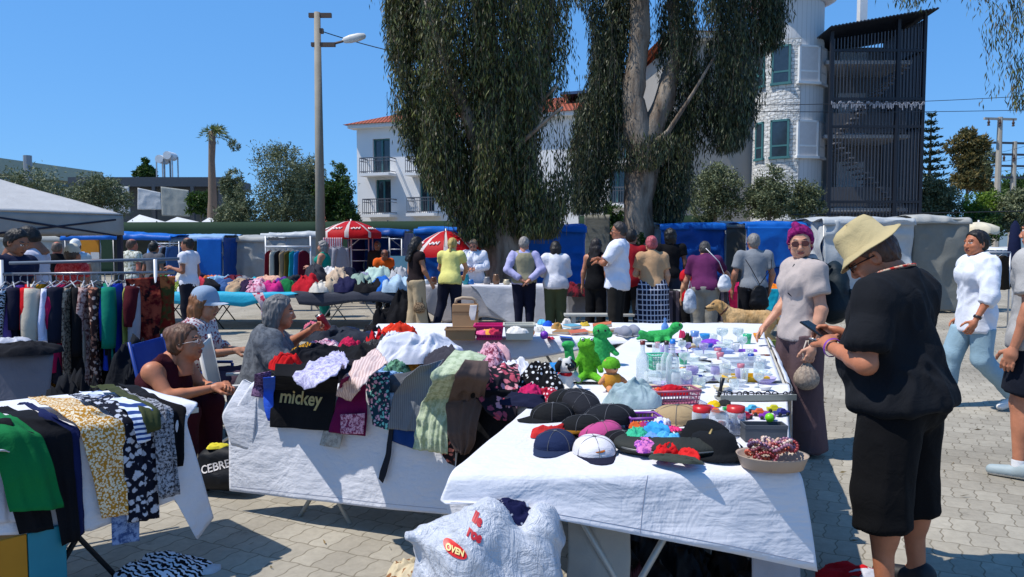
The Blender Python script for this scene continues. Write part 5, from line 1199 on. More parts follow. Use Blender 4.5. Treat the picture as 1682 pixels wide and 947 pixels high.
# --- middle row tables
ftable('long table under white cloth where people browse', [(-1.75, 13.9), (2.0, 13.9), (2.0, 14.6), (-1.75, 14.6)], .745, sets=3)
def FE(px, py, off=.02): return HP(px, py, (-1.75, 13.9), (2.0, 13.9), off)
sheet('tablecloth', [toprow((-1.78, 14.6), (.1, 14.6), .752), toprow((-1.78, 13.88), (.1, 13.88), .752), [FE(692, 505), FE(730, 530), FE(765, 522), FE(800, 520), FE(850, 530)]], fab('c2bcbc'), 60, 40, 1, .01, 3, .03, 6, .004, tagv=('pale grey cloth on the left part of the long browsing table', 'tablecloth'), fstart=.3)
sheet('tablecloth', [toprow((-.9, 14.55), (1.2, 14.55), .756), toprow((-.78, 13.86), (1.2, 13.86), .756), [FE(785, 478, .05), FE(800, 505, .05), FE(835, 531, .06), FE(880, 533, .06), FE(928, 527, .06), FE(950, 500, .05)]], CW, 60, 40, 1, .01, 3, .02, 5, .004, tagv=('white cloth with a curved hem behind the man in the vest', 'tablecloth'), fstart=.3)
ftable('table of bright clothes behind the dog', [(1.9, 12.1), (4.9, 12.1), (4.9, 12.9), (1.9, 12.9)], .745, sets=3)
sheet('tablecloth', [toprow((4.0, 12.85), (4.95, 12.85), .755), toprow((4.0, 12.08), (4.95, 12.08), .755), [HP(1235, 540, (1.9, 12.08), (4.9, 12.08)), HP(1310, 532, (1.9, 12.08), (4.9, 12.08))]], CW, 30, 24, 1, .01, 3, .03, 4, .004, tagv=('white cloth on the table behind the pink haired woman', 'tablecloth'))
sheet('tablecloth', [toprow((1.0, 13.7), (2.0, 13.7), .76), toprow((1.0, 13.84), (2.0, 13.84), .76), [P(934, 520, 13.8), P(1000, 520, 13.8)]], fab('8c8c92'), 30, 20, 0, .01, 3, .03, 4, .004, tagv=('grey cloth hanging behind the woman in the white jacket', 'tablecloth'))
TUR = fab('28a8c8', rough=.6)
FQ = [(-6.75, 13.2), (-3.95, 13.2), (-4.2, 14.9), (-7.3, 14.9)]; GQ = [(-3.85, 13.2), (-2.0, 13.2), (-2.0, 14.9), (-4.0, 14.9)]
ftable('left table of heaped clothes under a turquoise cover', FQ, .66, DLEG, 3, 'far clothes tables'); ftable('right table of heaped clothes under a dark grey cover', GQ, .66, ALU, 2, 'far clothes tables')
sheet('table_cover', [toprow((-7.3, 14.85), (-4.2, 14.85), .667), toprow((-6.8, 13.17), (-3.9, 13.17), .667), [P(220, 494, 13.14), P(290, 499, 13.14), P(340, 497, 13.14), P(400, 504, 13.14), P(450, 490, 13.14), P(490, 482, 13.14)]], TUR, 70, 30, 1, .012, 2.5, .02, 5, .004, tagv=('bright turquoise cover hanging from the left clothes table', 'table cover'), fstart=.5)
sheet('table_cover', [toprow((-4.1, 14.85), (-2.0, 14.85), .667), toprow((-3.9, 13.17), (-2.0, 13.17), .667), [P(492, 500, 13.14), P(530, 503, 13.14), P(580, 496, 13.14), P(620, 495, 13.14), P(655, 500, 13.14)]], fab('3c3e48'), 60, 30, 1, .015, 2.5, .03, 5, .004, tagv=('dark grey cover hanging from the right clothes table', 'table cover'), fstart=.5)
# --- table H (bottom left) and I (left)
HFL, HFR, HBR, HBL = (-2.20, 2.72), (-1.50, 3.50), (-1.98, 3.92), (-2.85, 3.3)
ftable('folding table draped with hanging clothes in the bottom left corner', [HFL, HFR, HBR, HBL], .745, DLEG, 1, spread=.3)
def FH(px, py, off=.02): return HP(px, py, HFL, HFR, off)
rows = [toprow(HBL, HBR, .752), toprow(HFL, HFR, .752), [FH(-60, 760, .03), FH(140, 700, .03), FH(303, 672, .04)], [FH(-60, 880, .04), FH(60, 870, .05), FH(150, 868, .04), FH(230, 850, .05), FH(300, 800, .06)], [FH(-60, 890, .04), FH(60, 880, .05), FH(150, 876, .04), FH(230, 858, .05), FH(340, 884, .06)]]
rows = [toprow(HBL, HBR, .752), toprow(HFL, HFR, .752), [FH(-60, 760, .03), FH(140, 720, .03), FH(304, 690, .04)], [FH(-60, 880, .05), FH(60, 876, .05), FH(150, 872, .05), FH(225, 845, .05), FH(285, 820, .06), FH(322, 886, .07), FH(350, 850, .05)]]
sheet('tablecloth', rows, CA, 90, 70, 1, .005, 5, .012, 6, .003, tagv=('white cloth with a pointed corner under the clothes in the bottom left', 'tablecloth'), fstart=.3)
IQ = [(-4.4, 4.95), (-3.22, 5.15), (-3.70, 5.85), (-4.9, 5.7)]
ftable('table covered by a plain grey sheet at the left edge', IQ, .745, DLEG, 1)
sheet('tablecloth', [toprow(IQ[3], IQ[2], .752), toprow((-4.4, 4.93), (-3.2, 5.13), .752), [HP(-60, 665, IQ[0], IQ[1], .03), HP(20, 662, IQ[0], IQ[1], .04), HP(82, 655, IQ[0], IQ[1], .03)]], fab('6e6e78'), 40, 30, 1, .006, 4, .01, 3, .003, tagv=('plain grey sheet hanging from the table at the left edge', 'tablecloth'))
# ================================================================== SEATS
def stool(label, x, y, z, r=.17, mat=None):
    th = thing('stool', label, 'stool', (x, y, 0)); mb = MB(); mb.lathe([(0, z-.03), (r, z-.03), (r+.01, z-.015), (r, z), (0, z)], (0, 0, 0), 20); mb.build('seat', mat or plain('stool_plastic', '3a3a3c', .5), th, True)
    for k in range(4): a = PI/4+k*PI/2; mb = MB(); mb.tube([(math.cos(a)*r*.7, math.sin(a)*r*.7, z-.03), (math.cos(a)*r, math.sin(a)*r, 0)], .014, 6); mb.build('leg', DLEG, th, True)
stool('low dark stool under the woman in maroon', -2.40, 4.70, .24)
def foldchair(label, x, y, rz, z, mat, fm, backh=.42):
    th = thing('folding_chair', label, 'chair', (x, y, 0), rz); mb = MB(); mb.box(-.24, .24, -.22, .24, z-.02, z); mb.build('seat', mat, th, bev=.01)
    o_ = sheet('backrest', [[(-.25, -.30, z+backh), (.25, -.30, z+backh)], [(-.25, -.22, z+.04), (.25, -.22, z+.04)]], mat, 14, 12, 0, .004, 6, 0, 3, .006, th, world=False)
    for q in (-1, 1):
        mb = MB(); mb.tube([(q*.26, .26, 0), (q*.26, -.22, z), (q*.26, -.31, z+backh+.02)], .013, 7); mb.build('leg', fm, th, True); mb = MB(); mb.tube([(q*.26, -.28, 0), (q*.26, .24, z), (q*.26, .26, z+.2)], .013, 7); mb.build('leg', fm, th, True); mb = MB(); mb.box(q*.26-.02, q*.26+.02, -.2, .26, z+.2, z+.22); mb.build('armrest', fm, th, bev=.005)
foldchair('blue framed camping chair of the woman in the cap', -2.55, 5.75, -PI/2, .35, fab('1c3c8c'), plain('blue_tube', '1a3a8a', .4))
foldchair('white plastic chair of the grey haired woman', -1.90, 5.33, -PI/2+.25, .33, plain('white_plastic', 'd4d0c8', .4), plain('white_plastic', 'd4d0c8', .4), .5)
# ================================================================== PEOPLE
def PX(px, Y): return P(px, 402, Y).x
def S_(side, fwd, up): return (side, fwd, up)
NAVY = fab('1c2440'); BLK_F = fab('0c0c10'); WHT_F = fab('e6e6ea'); 
def seated(z=.38, sp=.13): return dict(pel=(0, 0, z), hipL=(-.09, .02, z-.02), hipR=(.09, .02, z-.02), kneL=(-sp, .42, .49), kneR=(sp, .42, .49), ankL=(-sp, .40, .085), ankR=(sp, .40, .085), toeL=(-sp-.01, .55, .035), toeR=(sp+.01, .55, .035))
fwdarms = dict(elbL=(-.24, .04, 1.12), elbR=(.24, .04, 1.12), wriL=(-.10, .26, 1.10), wriR=(.10, .26, 1.10))
# --- background at the left
person('dark haired man in a plain navy t-shirt at the left edge behind the clothes rail', PX(12, 7.1), 7.1, (1, -.15), 1.66, 1.1, lean=8, pose=fwdarms, top=dict(mat=fab('141c38')), bottom=dict(mat=BLK_F), hair=('short', '15100e'), skin='8a5a42', head=(0, 22, 0), h=.017, seed=2)
person('young man with dark hair in a pale grey t-shirt looking down behind the rail', PX(66, 7.7), 7.7, (-1, -.25), 1.70, .95, lean=8, pose=fwdarms, top=dict(mat=fab('b9b7c4')), bottom=dict(mat=NAVY), hair=('short', '120e0d'), skin='80533c', head=(0, 30, 0), h=.017, seed=3)
person('person in black with shaved sunburnt head behind the young man', PX(93, 13), 13, (-.3, 1), 1.56, 1, top=dict(mat=BLK_F), bottom=dict(mat=NAVY), hair=('bald', '6a5a50'), skin='a8604a', h=.025, seed=4)
P4 = person('man in a red patterned shirt and pale cap left of the yellow panel', PX(118, 10), 10, (.25, 1), 1.48, 1.05, top=dict(mat=fab('b8202a', 'mottle', 'e05a5a', 30)), bottom=dict(mat=NAVY), hair=('short', '5a4a40'), skin='a06a50', h=.02, seed=5)
cv, cf, cm = capgeo(3); headpart(P4, 'cap', cv*1.08+np.array([0, -.01, .035]), cf, [fab('c9c4b4'), fab('8fb0d8')], cm)
P4 = person('standing person in pale clothes and white cap behind the man in the red shirt', PX(124, 14), 14, (.2, -1), 1.58, 1, top=dict(mat=fab('b9c4c8')), bottom=dict(mat=NAVY), hair=('short', '5a4a40'), skin='a06a50', h=.028, seed=6)
headpart(P4, 'cap', cv*1.08+np.array([0, -.01, .035]), cf, fab('e4e4e0'))
person('man with reddish bald head beside the navy canopy pole', PX(216, 14), 14, (.5, 1), 1.62, 1, top=dict(mat=fab('8c8c78', 'mottle', 'dcdcd0', 20)), bottom=dict(mat=BLK_F), hair=('bald', '5a4438'), skin='9a5a48', h=.028, seed=7)
person('dark haired man looking at hanging clothes left of the blue box stall', PX(252, 15), 15, (.3, 1), 1.56, 1, top=dict(mat=fab('5a5a60')), bottom=dict(mat=BLK_F), hair=('short', '15120f'), skin='905f48', h=.028, seed=8)
person('man in a white t-shirt standing left in front of the blue box stall', PX(309, 12.5), 12.5, (-1, .12), 1.63, 1.0, pose=dict(elbL=(-.24, -.02, 1.12), wriL=(-.16, .22, 1.18)), top=dict(mat=fab('dcdce6')), bottom=dict(mat=fab('1a1c28')), hair=('bald', '2a211c'), skin='8c5c46', h=.022, seed=9)
person('grey haired woman in a green sleeveless top in front of the clothes rack', PX(531, 15.5), 15.5, (-1, .1), 1.58, 1.15, fem=True, pose=dict(elbL=(-.24, .06, 1.1), wriL=(-.12, .30, 1.14), elbR=(.24, .04, 1.1), wriR=(.14, .30, 1.10)), top=dict(mat=fab('0e8a78'), sleeve=0, hem=.22, flare=.04), bottom=dict(mat=fab('1c8074')), hair=('curly', '8f8a86'), skin='b07a60', h=.022, seed=10)
person('man in a dark jacket sitting inside the blue stall with white frames', PX(620, 19.5), 19.5, (0, -1), 1.6, 1, top=dict(mat=fab('2a2422'), sleeve=2), bottom=dict(mat=BLK_F), hair=('short', '5a4a40'), skin='8c5c46', h=.032, seed=11)
person('bent person in an orange top behind the right end of the far clothes heap', PX(628, 16.8), 16.8, (.4, -1), 1.45, 1, lean=25, top=dict(mat=fab('e2601e')), bottom=dict(mat=BLK_F), hair=('bald', '4a2f24'), skin='7a4a36', h=.03, seed=12, head=(0, 30, 0))
# --- browsing the middle row

person('dark haired woman in a dark brown top and beige trousers carrying a small brown bag', PX(683, 12.6), 12.6, (.75, .65), 1.64, .93, fem=True, pose=dict(elbL=(-.21, .0, 1.1), wriL=(-.20, .05, .86), elbR=(.23, .02, 1.12), wriR=(.22, .16, .92), ankL=(-.08, -.06, .085), toeL=(-.10, .09, .035), ankR=(.12, .06, .085), toeR=(.14, .21, .035)), top=dict(mat=fab('241a1c'), sleeve=.32, hem=.02), bottom=dict(mat=fab('b09c7e', scale=30), flare=.03, e=.02), hair=('long', '17110f'), skin='9a6a50', head=(12, 14, 0), shoes='1c1c1e', h=.018, seed=13)
mb = MB(); mb.lathe([(.02, -.15), (.085, -.13), (.11, -.06), (.09, .0), (.05, .04)], (0, 0, 0), 14, sy=.45); a = P(689, 500, 12.45)
bag = thing('handbag', 'small brown patterned handbag hanging from the hand of the woman in beige trousers', 'handbag', a); mb.build('pouch', fab('3a261c', 'mottle', 'a08668', 60), bag, True); mb = MB(); mb.tube([(-.06, 0, .02), (-.04, 0, .20), (.0, 0, .26), (.03, 0, .2), (.05, 0, .02)], .006, 6); mb.build('strap', fab('2a1c16'), bag, True)
person('blonde woman in a pale yellow t-shirt and navy trousers bending over the white table', PX(739, 13.0), 13.0, (.15, 1), 1.66, 1.08, lean=16, fem=True, pose=dict(elbL=(-.25, .26, 1.12), wriL=(-.16, .45, .98), elbR=(.25, .26, 1.12), wriR=(.16, .45, .98), kneL=(-.16, .03, .49), ankL=(-.24, -.12, .085), toeL=(-.25, .02, .035)), top=dict(mat=fab('d8d27e'), hem=.09), bottom=dict(mat=fab('161a2c')), hair=('pony', 'c2a45c'), skin='c08a68', head=(0, 20, 0), h=.018, seed=14)
P4 = person('vendor in a loose white shirt and glasses facing the camera behind the white table', PX(779, 14.9), 14.9, (-.15, -1), 1.62, 1.08, lean=6, fem=True, pose=dict(elbL=(-.27, .06, 1.13), elbR=(.27, .06, 1.13), wriL=(-.05, .25, 1.10), wriR=(.05, .25, 1.10)), top=dict(mat=fab('dfe0ea'), sleeve=2, hem=.16, e=.028, wr=.012), bottom=dict(mat=NAVY), hair=('short', '7a6a58'), skin='a8705a', head=(0, 25, 0), h=.02, seed=15); sunglasses(P4, '3a2c2c', '6a3a30', .02)
person('grey haired man in a beige vest over a lavender shirt with hands clasped behind him', PX(861, 12.9), 12.9, (-.05, 1), 1.64, 1.14, pose=dict(elbL=(-.31, -.10, 1.13), elbR=(.31, -.10, 1.13), wriL=(-.09, -.20, .97), wriR=(.09, -.20, .95)), handdir=((.8, -.1, -.5), (-.8, -.1, -.5)), top=dict(mat=fab('aaa8d0'), sleeve=2, hem=.05, vest=fab('968f74'), wr=.009), bottom=dict(mat=fab('12152a')), hair=('short', '97908a'), skin='b07a62', head=(15, 10, 0), h=.018, seed=16)
person('woman with a dark bob in a white jacket and olive trousers seen from behind', PX(913, 12.9), 12.9, (0, 1), 1.56, 1.08, lean=6, fem=True, pose=dict(elbL=(-.23, .10, 1.12), elbR=(.23, .10, 1.12), wriL=(-.12, .28, 1.05), wriR=(.12, .28, 1.05)), top=dict(mat=fab('d6d6de'), sleeve=2, hem=.10, e=.024, wr=.011), bottom=dict(mat=fab('4c5238'), e=.024), hair=('bob', '1c1512'), skin='b07a62', head=(0, 20, 0), h=.018, seed=17)
person('woman with long dark hair in a black tank top behind the man in sunglasses', PX(979, 12.3), 12.3, (.45, .9), 1.61, .95, fem=True, pose=dict(elbL=(-.23, .0, 1.12), wriL=(-.27, .05, .88)), top=dict(mat=BLK_F, sleeve=0, hem=.1), bottom=dict(mat=BLK_F), hair=('long', '2a2220'), skin='a87258', h=.02, seed=18)
P4 = person('tall man in a white t-shirt and sunglasses standing with folded arms', PX(1014, 10.8), 10.8, (-.95, .35), 1.84, 1.12, lean=-3, pose=dict(elbL=(-.27, .12, 1.16), elbR=(.27, .12, 1.16), wriL=(.02, .27, 1.17), wriR=(-.02, .24, 1.21)), top=dict(mat=fab('dde0ee'), hem=.12, sleeve=.85, e=.026, wr=.011), bottom=dict(mat=fab('23211f')), hair=('short', '3a3330'), skin='9a6248', head=(-12, 2, 0), h=.018, seed=19, belly=.03); sunglasses(P4)
person('man in a dark red t-shirt behind the tall man in sunglasses', PX(1037, 12), 12, (.4, 1), 1.76, 1.05, top=dict(mat=fab('8c1420'), hem=.1), bottom=dict(mat=BLK_F), hair=('short', '1a1412'), skin='8a5a44', h=.02, seed=20)
person('woman in a pink headscarf, beige t-shirt and navy checked skirt seen from behind', PX(1072, 11), 11, (-.1, 1), 1.64, 1.12, lean=5, fem=True, pose=dict(elbL=(-.24, .08, 1.12), wriL=(-.10, .28, 1.10)), top=dict(mat=fab('b99470'), hem=.10, sleeve=.7), bottom=dict(mat=fab('141c34', 'check', 'b8bccc', 6), kind='skirt', L=.9, flare=.06, e=.03), hair=('bun', 'b85a62'), skin='b88a6c', h=.018, seed=21)
person('tall person in a black t-shirt in the shade in front of the blue tarp', PX(1101, 13.6), 13.6, (.1, 1), 1.80, 1.1, top=dict(mat=fab('0c0c10')), bottom=dict(mat=fab('2a3040')), hair=('curly', '0e0b0a'), skin='5a3a2c', h=.022, seed=22)
person('child in a red top and black leggings beside the woman in purple', PX(1136, 12), 12, (-.2, 1), 1.28, .85, fem=True, top=dict(mat=fab('c01826'), hem=.14), bottom=dict(mat=BLK_F), hair=('bob', '1c1512'), skin='b88a6c', h=.02, seed=23)
person('grey haired woman in a purple t-shirt and grey cropped trousers leaning over the stall', PX(1158, 11.1), 11.1, (.25, 1), 1.60, 1.2, lean=20, fem=True, pose=dict(elbL=(-.28, .20, 1.02), wriL=(-.26, .28, .80), elbR=(.34, .40, 1.14), wriR=(.44, .60, 1.06)), top=dict(mat=fab('5c2450'), hem=.07, sleeve=.7), bottom=dict(mat=fab('8f8c84'), L=.84, e=.022), hair=('short', '4a4644'), skin='b07a62', head=(0, 15, 0), h=.018, seed=24, shoes='8a7a6a')
person('grey haired man in a grey t-shirt with a black drawstring bag holding a dog lead', PX(1238, 11.0), 11.0, (.05, 1), 1.67, 1.14, pose=dict(elbL=(-.28, -.02, 1.10), wriL=(-.29, .06, .86), elbR=(.28, -.02, 1.10), wriR=(.28, .1, .88)), top=dict(mat=fab('82868c'), hem=.06, sleeve=.7), bottom=dict(mat=fab('15161c')), hair=('short', '8a8682'), skin='9c6a52', h=.018, seed=25)
# drawstring bag and shoulder bags
def softbag(label, cat, pos, size, mat, rz=0, strap=None, smat=None, seed=1, name='bag'):
    th = thing(name, label, cat, pos, rz); s = SDF((-.3, -.3, -.4), (.3, .3, .4), .012); x, y, z = size
    s.ell((0, 0, -z*.1), (x, y, z*.95), k=.03); s.ell((0, 0, -z*.55), (x*1.05, y*1.1, z*.45), k=.05); V, Fc = s.mesh(); N = vnorm(V, Fc); V = V+N*(.006*ridge(V, 14, seed)+.006*vn(V, 7, seed))[:, None]
    mesh('sack', V, Fc, mat, th)
    if strap: mb = MB(); [mb.tube(q, .006, 6) for q in strap]; mb.build('strap', smat or mat, th, True)
    return th
a = P(1247, 487, 10.78); softbag('black drawstring bag on the back of the man in grey', 'bag', a, (.13, .05, .2), fab('0e0e12', rough=.5), 0, [[(-.0, -.02, .18), (-.14, -.03, .42), (-.19, .06, .54)], [(.0, -.02, .18), (.16, -.03, .42), (.19, .06, .54)], [(-.0, 0, .18), (-.08, .02, -.1), (-.12, .0, -.16)]], name='drawstring_bag')
a = P(1190, 463, 10.9); softbag('white shoulder bag on the hip of the woman in purple', 'bag', a, (.10, .05, .13), fab('dcdce0'), .4, [[(0, 0, .1), (-.12, -.02, .3), (-.30, .06, .5)]], name='shoulder_bag')
a = P(1133, 492, 10.9); softbag('white carrier bag hanging beside the left leg of the woman in purple', 'bag', a, (.09, .06, .19), fab('d8dce2', 'mottle', '9aa4b4', 8), .2, [[(-.03, 0, .16), (0, 0, .28), (.03, 0, .16)]], name='carrier_bag')
# --- dog
def dog(label, x, y, face, mat):
    th = thing('dog', label, 'dog', (x, y, 0), math.atan2(face[1], face[0])-PI/2)
    s = SDF((-.25, -.62, -.02), (.25, .72, .9), .012)
    s.ell((0, .20, .47), (.125, .20, .165), k=.06); s.ell((0, -.04, .49), (.115, .26, .125), k=.06); s.ell((0, -.24, .48), (.115, .16, .14), k=.06)
    s.cone((0, .28, .52), (0, .44, .66), .11, .08, k=.05); s.ell((0, .50, .69), (.072, .09, .072), k=.03); s.cone((0, .54, .675), (0, .665, .645), .043, .03, k=.02); s.cone((0, .54, .645), (0, .635, .615), .03, .02, k=.012); s.ell((0, .685, .655), (.016, .012, .012), k=.004)
    for q in (-1, 1):
        s.cone((q*.065, .47, .73), (q*.092, .45, .63), .028, .024, k=.012)
        s.cone((q*.09, .25, .45), (q*.08, .22, .26), .065, .036, k=.04); s.cone((q*.08, .22, .26), (q*.08, .24, .05), .034, .026, k=.02); s.ell((q*.08, .265, .028), (.036, .05, .026), k=.015)
        s.cone((q*.085, -.28, .46), (q*.09, -.20, .30), .095, .055, k=.05); s.cone((q*.09, -.20, .30), (q*.085, -.38, .19), .05, .03, k=.03); s.cone((q*.085, -.38, .19), (q*.085, -.33, .04), .028, .024, k=.015); s.ell((q*.085, -.30, .028), (.034, .05, .026), k=.015)
    s.cone((0, -.38, .52), (0, -.52, .38), .05, .04, k=.04); s.cone((0, -.52, .38), (0, -.60, .20), .045, .022, k=.03)
    V, Fc = s.mesh(); N = vnorm(V, Fc); q = V.copy(); q[:, 2] *= .5; V = V+N*(.006*ridge(q, 26, 3)+.004*vn(q, 50, 2))[:, None]
    cen = V[Fc].mean(1); m = np.zeros(len(Fc), int); m[(cen[:, 1] > .672)] = 1; m[(np.hypot(abs(cen[:, 0])-.045, cen[:, 2]-.705) < .012) & (cen[:, 1] > .54)] = 1; m[(cen[:, 1] > .56) & (abs(cen[:, 2]-.638) < .006)] = 1
    mesh('body', V, Fc, [mat, plain('dog_black', '15100e', .4)], th, midx=m)
    mb = MB(); mb.lathe([(.10, -.012), (.108, 0), (.10, .012)], (0, 0, 0), 20); o = mb.build('collar', plain('leather', '5a2a1c', .5), th, True); o.location = (0, .395, .615); o.rotation_euler = (math.radians(-48), 0, 0); o.scale = (.92, .92, 1); return th
FUR = (lambda t: (t.bump(t.noise(1, 4, .6, t.map((90, 90, 30))), .7, .02), t.fin(t.mix(t.ramp(t.noise(5, 4, .6), [(.35, 0.0), (.65, 1.0)]), c('a88252'), c('d0ac7c')), .8, .2))[1])(NT('golden_fur'))
ax = PX(1238, 10.2); d_ = dog('golden brown dog with a red brown collar walking between the stall and the people', ax, 10.3, (-1, .12), FUR); d_.scale = (.9, .9, .98)
a = P(1212, 513, 10.25); b = P(1212, 482, 10.9); wire(a, b, .03, 'thin lead running from the dog up to the hand of the man in grey', .006)
# --- woman with pink hair
X0 = 2.10; Y0 = 5.35
P4 = person('woman with bright pink hair and round sunglasses in a pale t-shirt and mauve trousers', X0, Y0, (-1, -.12), 1.64, 1.0, fem=True, pose=dict(elbL=(-.23, -.03, 1.10), wriL=(-.25, .04, .85), elbR=(.22, .02, 1.12), wriR=(.2, .18, .95), ankL=(-.09, -.03, .085)), top=dict(mat=fab('b3a6a0'), hem=.06, sleeve=.62, e=.018, wr=.008), bottom=dict(mat=fab('5a484c'), e=.026, flare=.045, L=1.04, wr=.007), hair=('wrap', '5c0c44', '8c1c64'), skin='b9866c', head=(-62, 6, 4), hands=(38, 20), shoes='141416', h=.0115, seed=30)
sunglasses(P4, '4a2228', '8a4a50', .026)
th_, J_, Rh_, _ = P4
bp = softbag('dark teal backpack worn by the woman with pink hair', 'backpack', (X0+.23, Y0+.0, 1.20), (.10, .15, .235), fab('14222a', rough=.6), -.12, None, seed=5, name='backpack')
mb = MB(); mb.box(.07, .13, -.11, .11, -.20, .0); mb.build('front_pocket', fab('101a20', rough=.6), bp, bev=.02); mb = MB(); mb.tube([(.10, -.07, .0), (.135, -.075, -.03), (.135, -.075, -.18)], .008, 6); mb.build('keychain', plain('steel', 'b8b8b4', .3, metal=.8), bp, True)
mb = MB(); mb.tube([(-.05, -.09, .16), (-.14, -.10, .205), (-.23, -.10, .225), (-.30, -.10, .17), (-.345, -.095, .08), (-.34, -.12, -.03), (-.25, -.15, -.10)], .010, 8); mb.build('strap', fab('14222a', rough=.6), bp, True)
a = P(1322, 610, 5.16); pc = thing('drawstring_pouch', 'small pale cloth pouch hanging from the hand of the pink haired woman', 'pouch', (a.x, 5.13, .55)); s = SDF((-.12, -.12, -.14), (.12, .12, .16), .006); s.ell((0, 0, -.03), (.088, .075, .08), k=.02); s.cone((0, 0, .03), (0, 0, .085), .05, .018, k=.03); s.cone((0, 0, .085), (0, 0, .105), .016, .03, k=.01); V, Fc = s.mesh(); N = vnorm(V, Fc); A_ = np.arctan2(V[:, 1], V[:, 0]); V = V+N*(.004*np.sin(A_*11+V[:, 2]*8)*np.clip((V[:, 2]+.05)*9, 0, 1))[:, None]; V[:, 2] += .06; mesh('sack', V, Fc, fab('a89888', 'mottle', '8a7c70', 60), pc)
mb = MB(); mb.tube([(-.012, 0, .14), (-.03, 0, .22), (-.005, 0, .30)], .005, 6); mb.tube([(.012, 0, .14), (.03, 0, .22), (.005, 0, .30)], .005, 6); mb.build('cord', fab('c8bcae'), pc, True)
def band(P4, q, f, r, mat, wdt=.008, name='bracelet'):
    th, J, Rh, _ = P4; a = J['elb'+q]+(J['wri'+q]-J['elb'+q])*f; d = (J['wri'+q]-J['elb'+q]); R2 = Matrix(frame(d/np.linalg.norm(d)).tolist()).to_4x4(); mb = MB(); mb.lathe([(r, -wdt), (r+.004, 0), (r, wdt)], (0, 0, 0), 18); o = mb.build(name, mat, th, True); o.matrix_local = Matrix.Translation(Vector(a.tolist()))@R2; return o
band(P4, 'L', .93, .030, plain('bracelet_dark', '2a2220', .4), .014); band(P4, 'L', .84, .033, plain('steel', 'b8b8b4', .3, metal=.8), .006)
# --- man in black
X0, Y0 = 1.67, 3.13
P4 = person('man in a black t-shirt, black shorts and beige bucket hat looking down at his phone', X0, Y0, (-.62, .78), 1.61, 1.07, lean=7, belly=.06, pose=dict(elbL=(-.29, .03, 1.09), elbR=(.28, .06, 1.10), wriL=(-.13, .29, 1.13), wriR=(.07, .30, 1.16), hed=(-.01, .15, 1.545), kneL=(-.15, .02, .49), kneR=(.15, .02, .49), ankL=(-.16, -.02, .085), ankR=(.16, -.02, .085)), top=dict(mat=fab('15171c'), hem=.045, sleeve=.78, e=.030, es=-.012, wr=.013), bottom=dict(mat=fab('08080b'), name='shorts', L=.665, flare=.036, e=.02, wr=.008), hair=('bald', '5a4034'), skin='a86a4c', head=(-26, 36, 0), hands=(38, 40), handdir=((.75, .35, .25), (-.3, .8, .25)), shoes='1c1c20', h=.0115, seed=31)
brimhat(P4, fab('b5a57c', rough=.95), .112, .046, -8, .03, 3, 'bucket_hat')
sunglasses(P4)
mb = MB(); th_, J_, Rh_, _ = P4; n_ = J_['nek']; ch_ = [(n_[0]+math.cos(t_)*.086, n_[1]+.012+math.sin(t_)*.088, n_[2]+.052-.03*math.sin(t_)) for t_ in np.linspace(0, 2*PI, 25)]; mb.tube(ch_, .006, 6, cap=False); mb.build('necklace', fab('c8b8a0', 'mottle', 'b03028', 60), th_, True)
band(P4, 'L', .86, .040, plain('purple_band', '7a3a9a', .5), .007)
ph = (Matrix.Translation(th_.location)@Matrix.Rotation(th_.rotation_euler.z, 4, 'Z'))@Vector((-.03, .375, 1.115)); mb = MB(); mb.box(-.038, .038, -.08, .08, -.005, .005)
o = mb.build('phone', plain('phone_black', '101216', .15, .6), None, bev=.003); moved(o, ph, math.radians(28), math.radians(0), th_.rotation_euler.z); tag(o, 'black phone held up in the hands of the man in the bucket hat', 'phone')
# --- walker
P4 = person('short haired woman in a loose white shirt and pale jeans walking left', PX(1606, 6.8), 6.8, (-1, .06), 1.64, .92, fem=True, pose=dict(elbL=(-.26, .02, 1.10), wriL=(-.27, .14, .88), kneL=(-.09, -.03, .49), ankL=(-.09, -.34, .16), toeL=(-.10, -.21, .04), hipL=(-.09, -.03, .9), kneR=(.09, .16, .50), ankR=(.09, .20, .09), toeR=(.10, .35, .05)), top=dict(mat=fab('dfe2ec'), sleeve=1.35, hem=.18, e=.020, wr=.013, es=.006), bottom=dict(mat=fab('8ba6b4'), e=.024), hair=('short', '1a1412'), skin='a8684a', head=(-12, 0, 0), shoes='e4e2de', hands=(22, 22), h=.013, seed=32)
band(P4, 'L', .88, .032, plain('bracelet_dark', '2a2220', .4), .012)
# --- right edge man
P4 = person('man in a pale grey t-shirt and dark shorts cut off by the right edge', PX(1714, 4.75), 4.75, (-.55, .8), 1.72, 1.12, top=dict(mat=fab('aca9a6'), hem=.08, sleeve=.7, e=.024, wr=.009), bottom=dict(mat=fab('141824'), kind='shorts', L=.42, flare=.02), hair=('short', '1a1412'), skin='b07458', shoes='9aa8ac', h=.014, seed=33, pose=dict(ankL=(-.12, .04, .085), kneL=(-.11, .05, .49), toeL=(-.16, .18, .035)))
for q in 'LR':
    th_, J_, _, _ = P4; mb = MB(); a = J_['ank'+q]; mb.lathe([(.043, -.03), (.045, .03), (.044, .045)], (a[0], a[1], a[2]), 16); mb.build('sock', fab('e8e8ea'), th_, True)
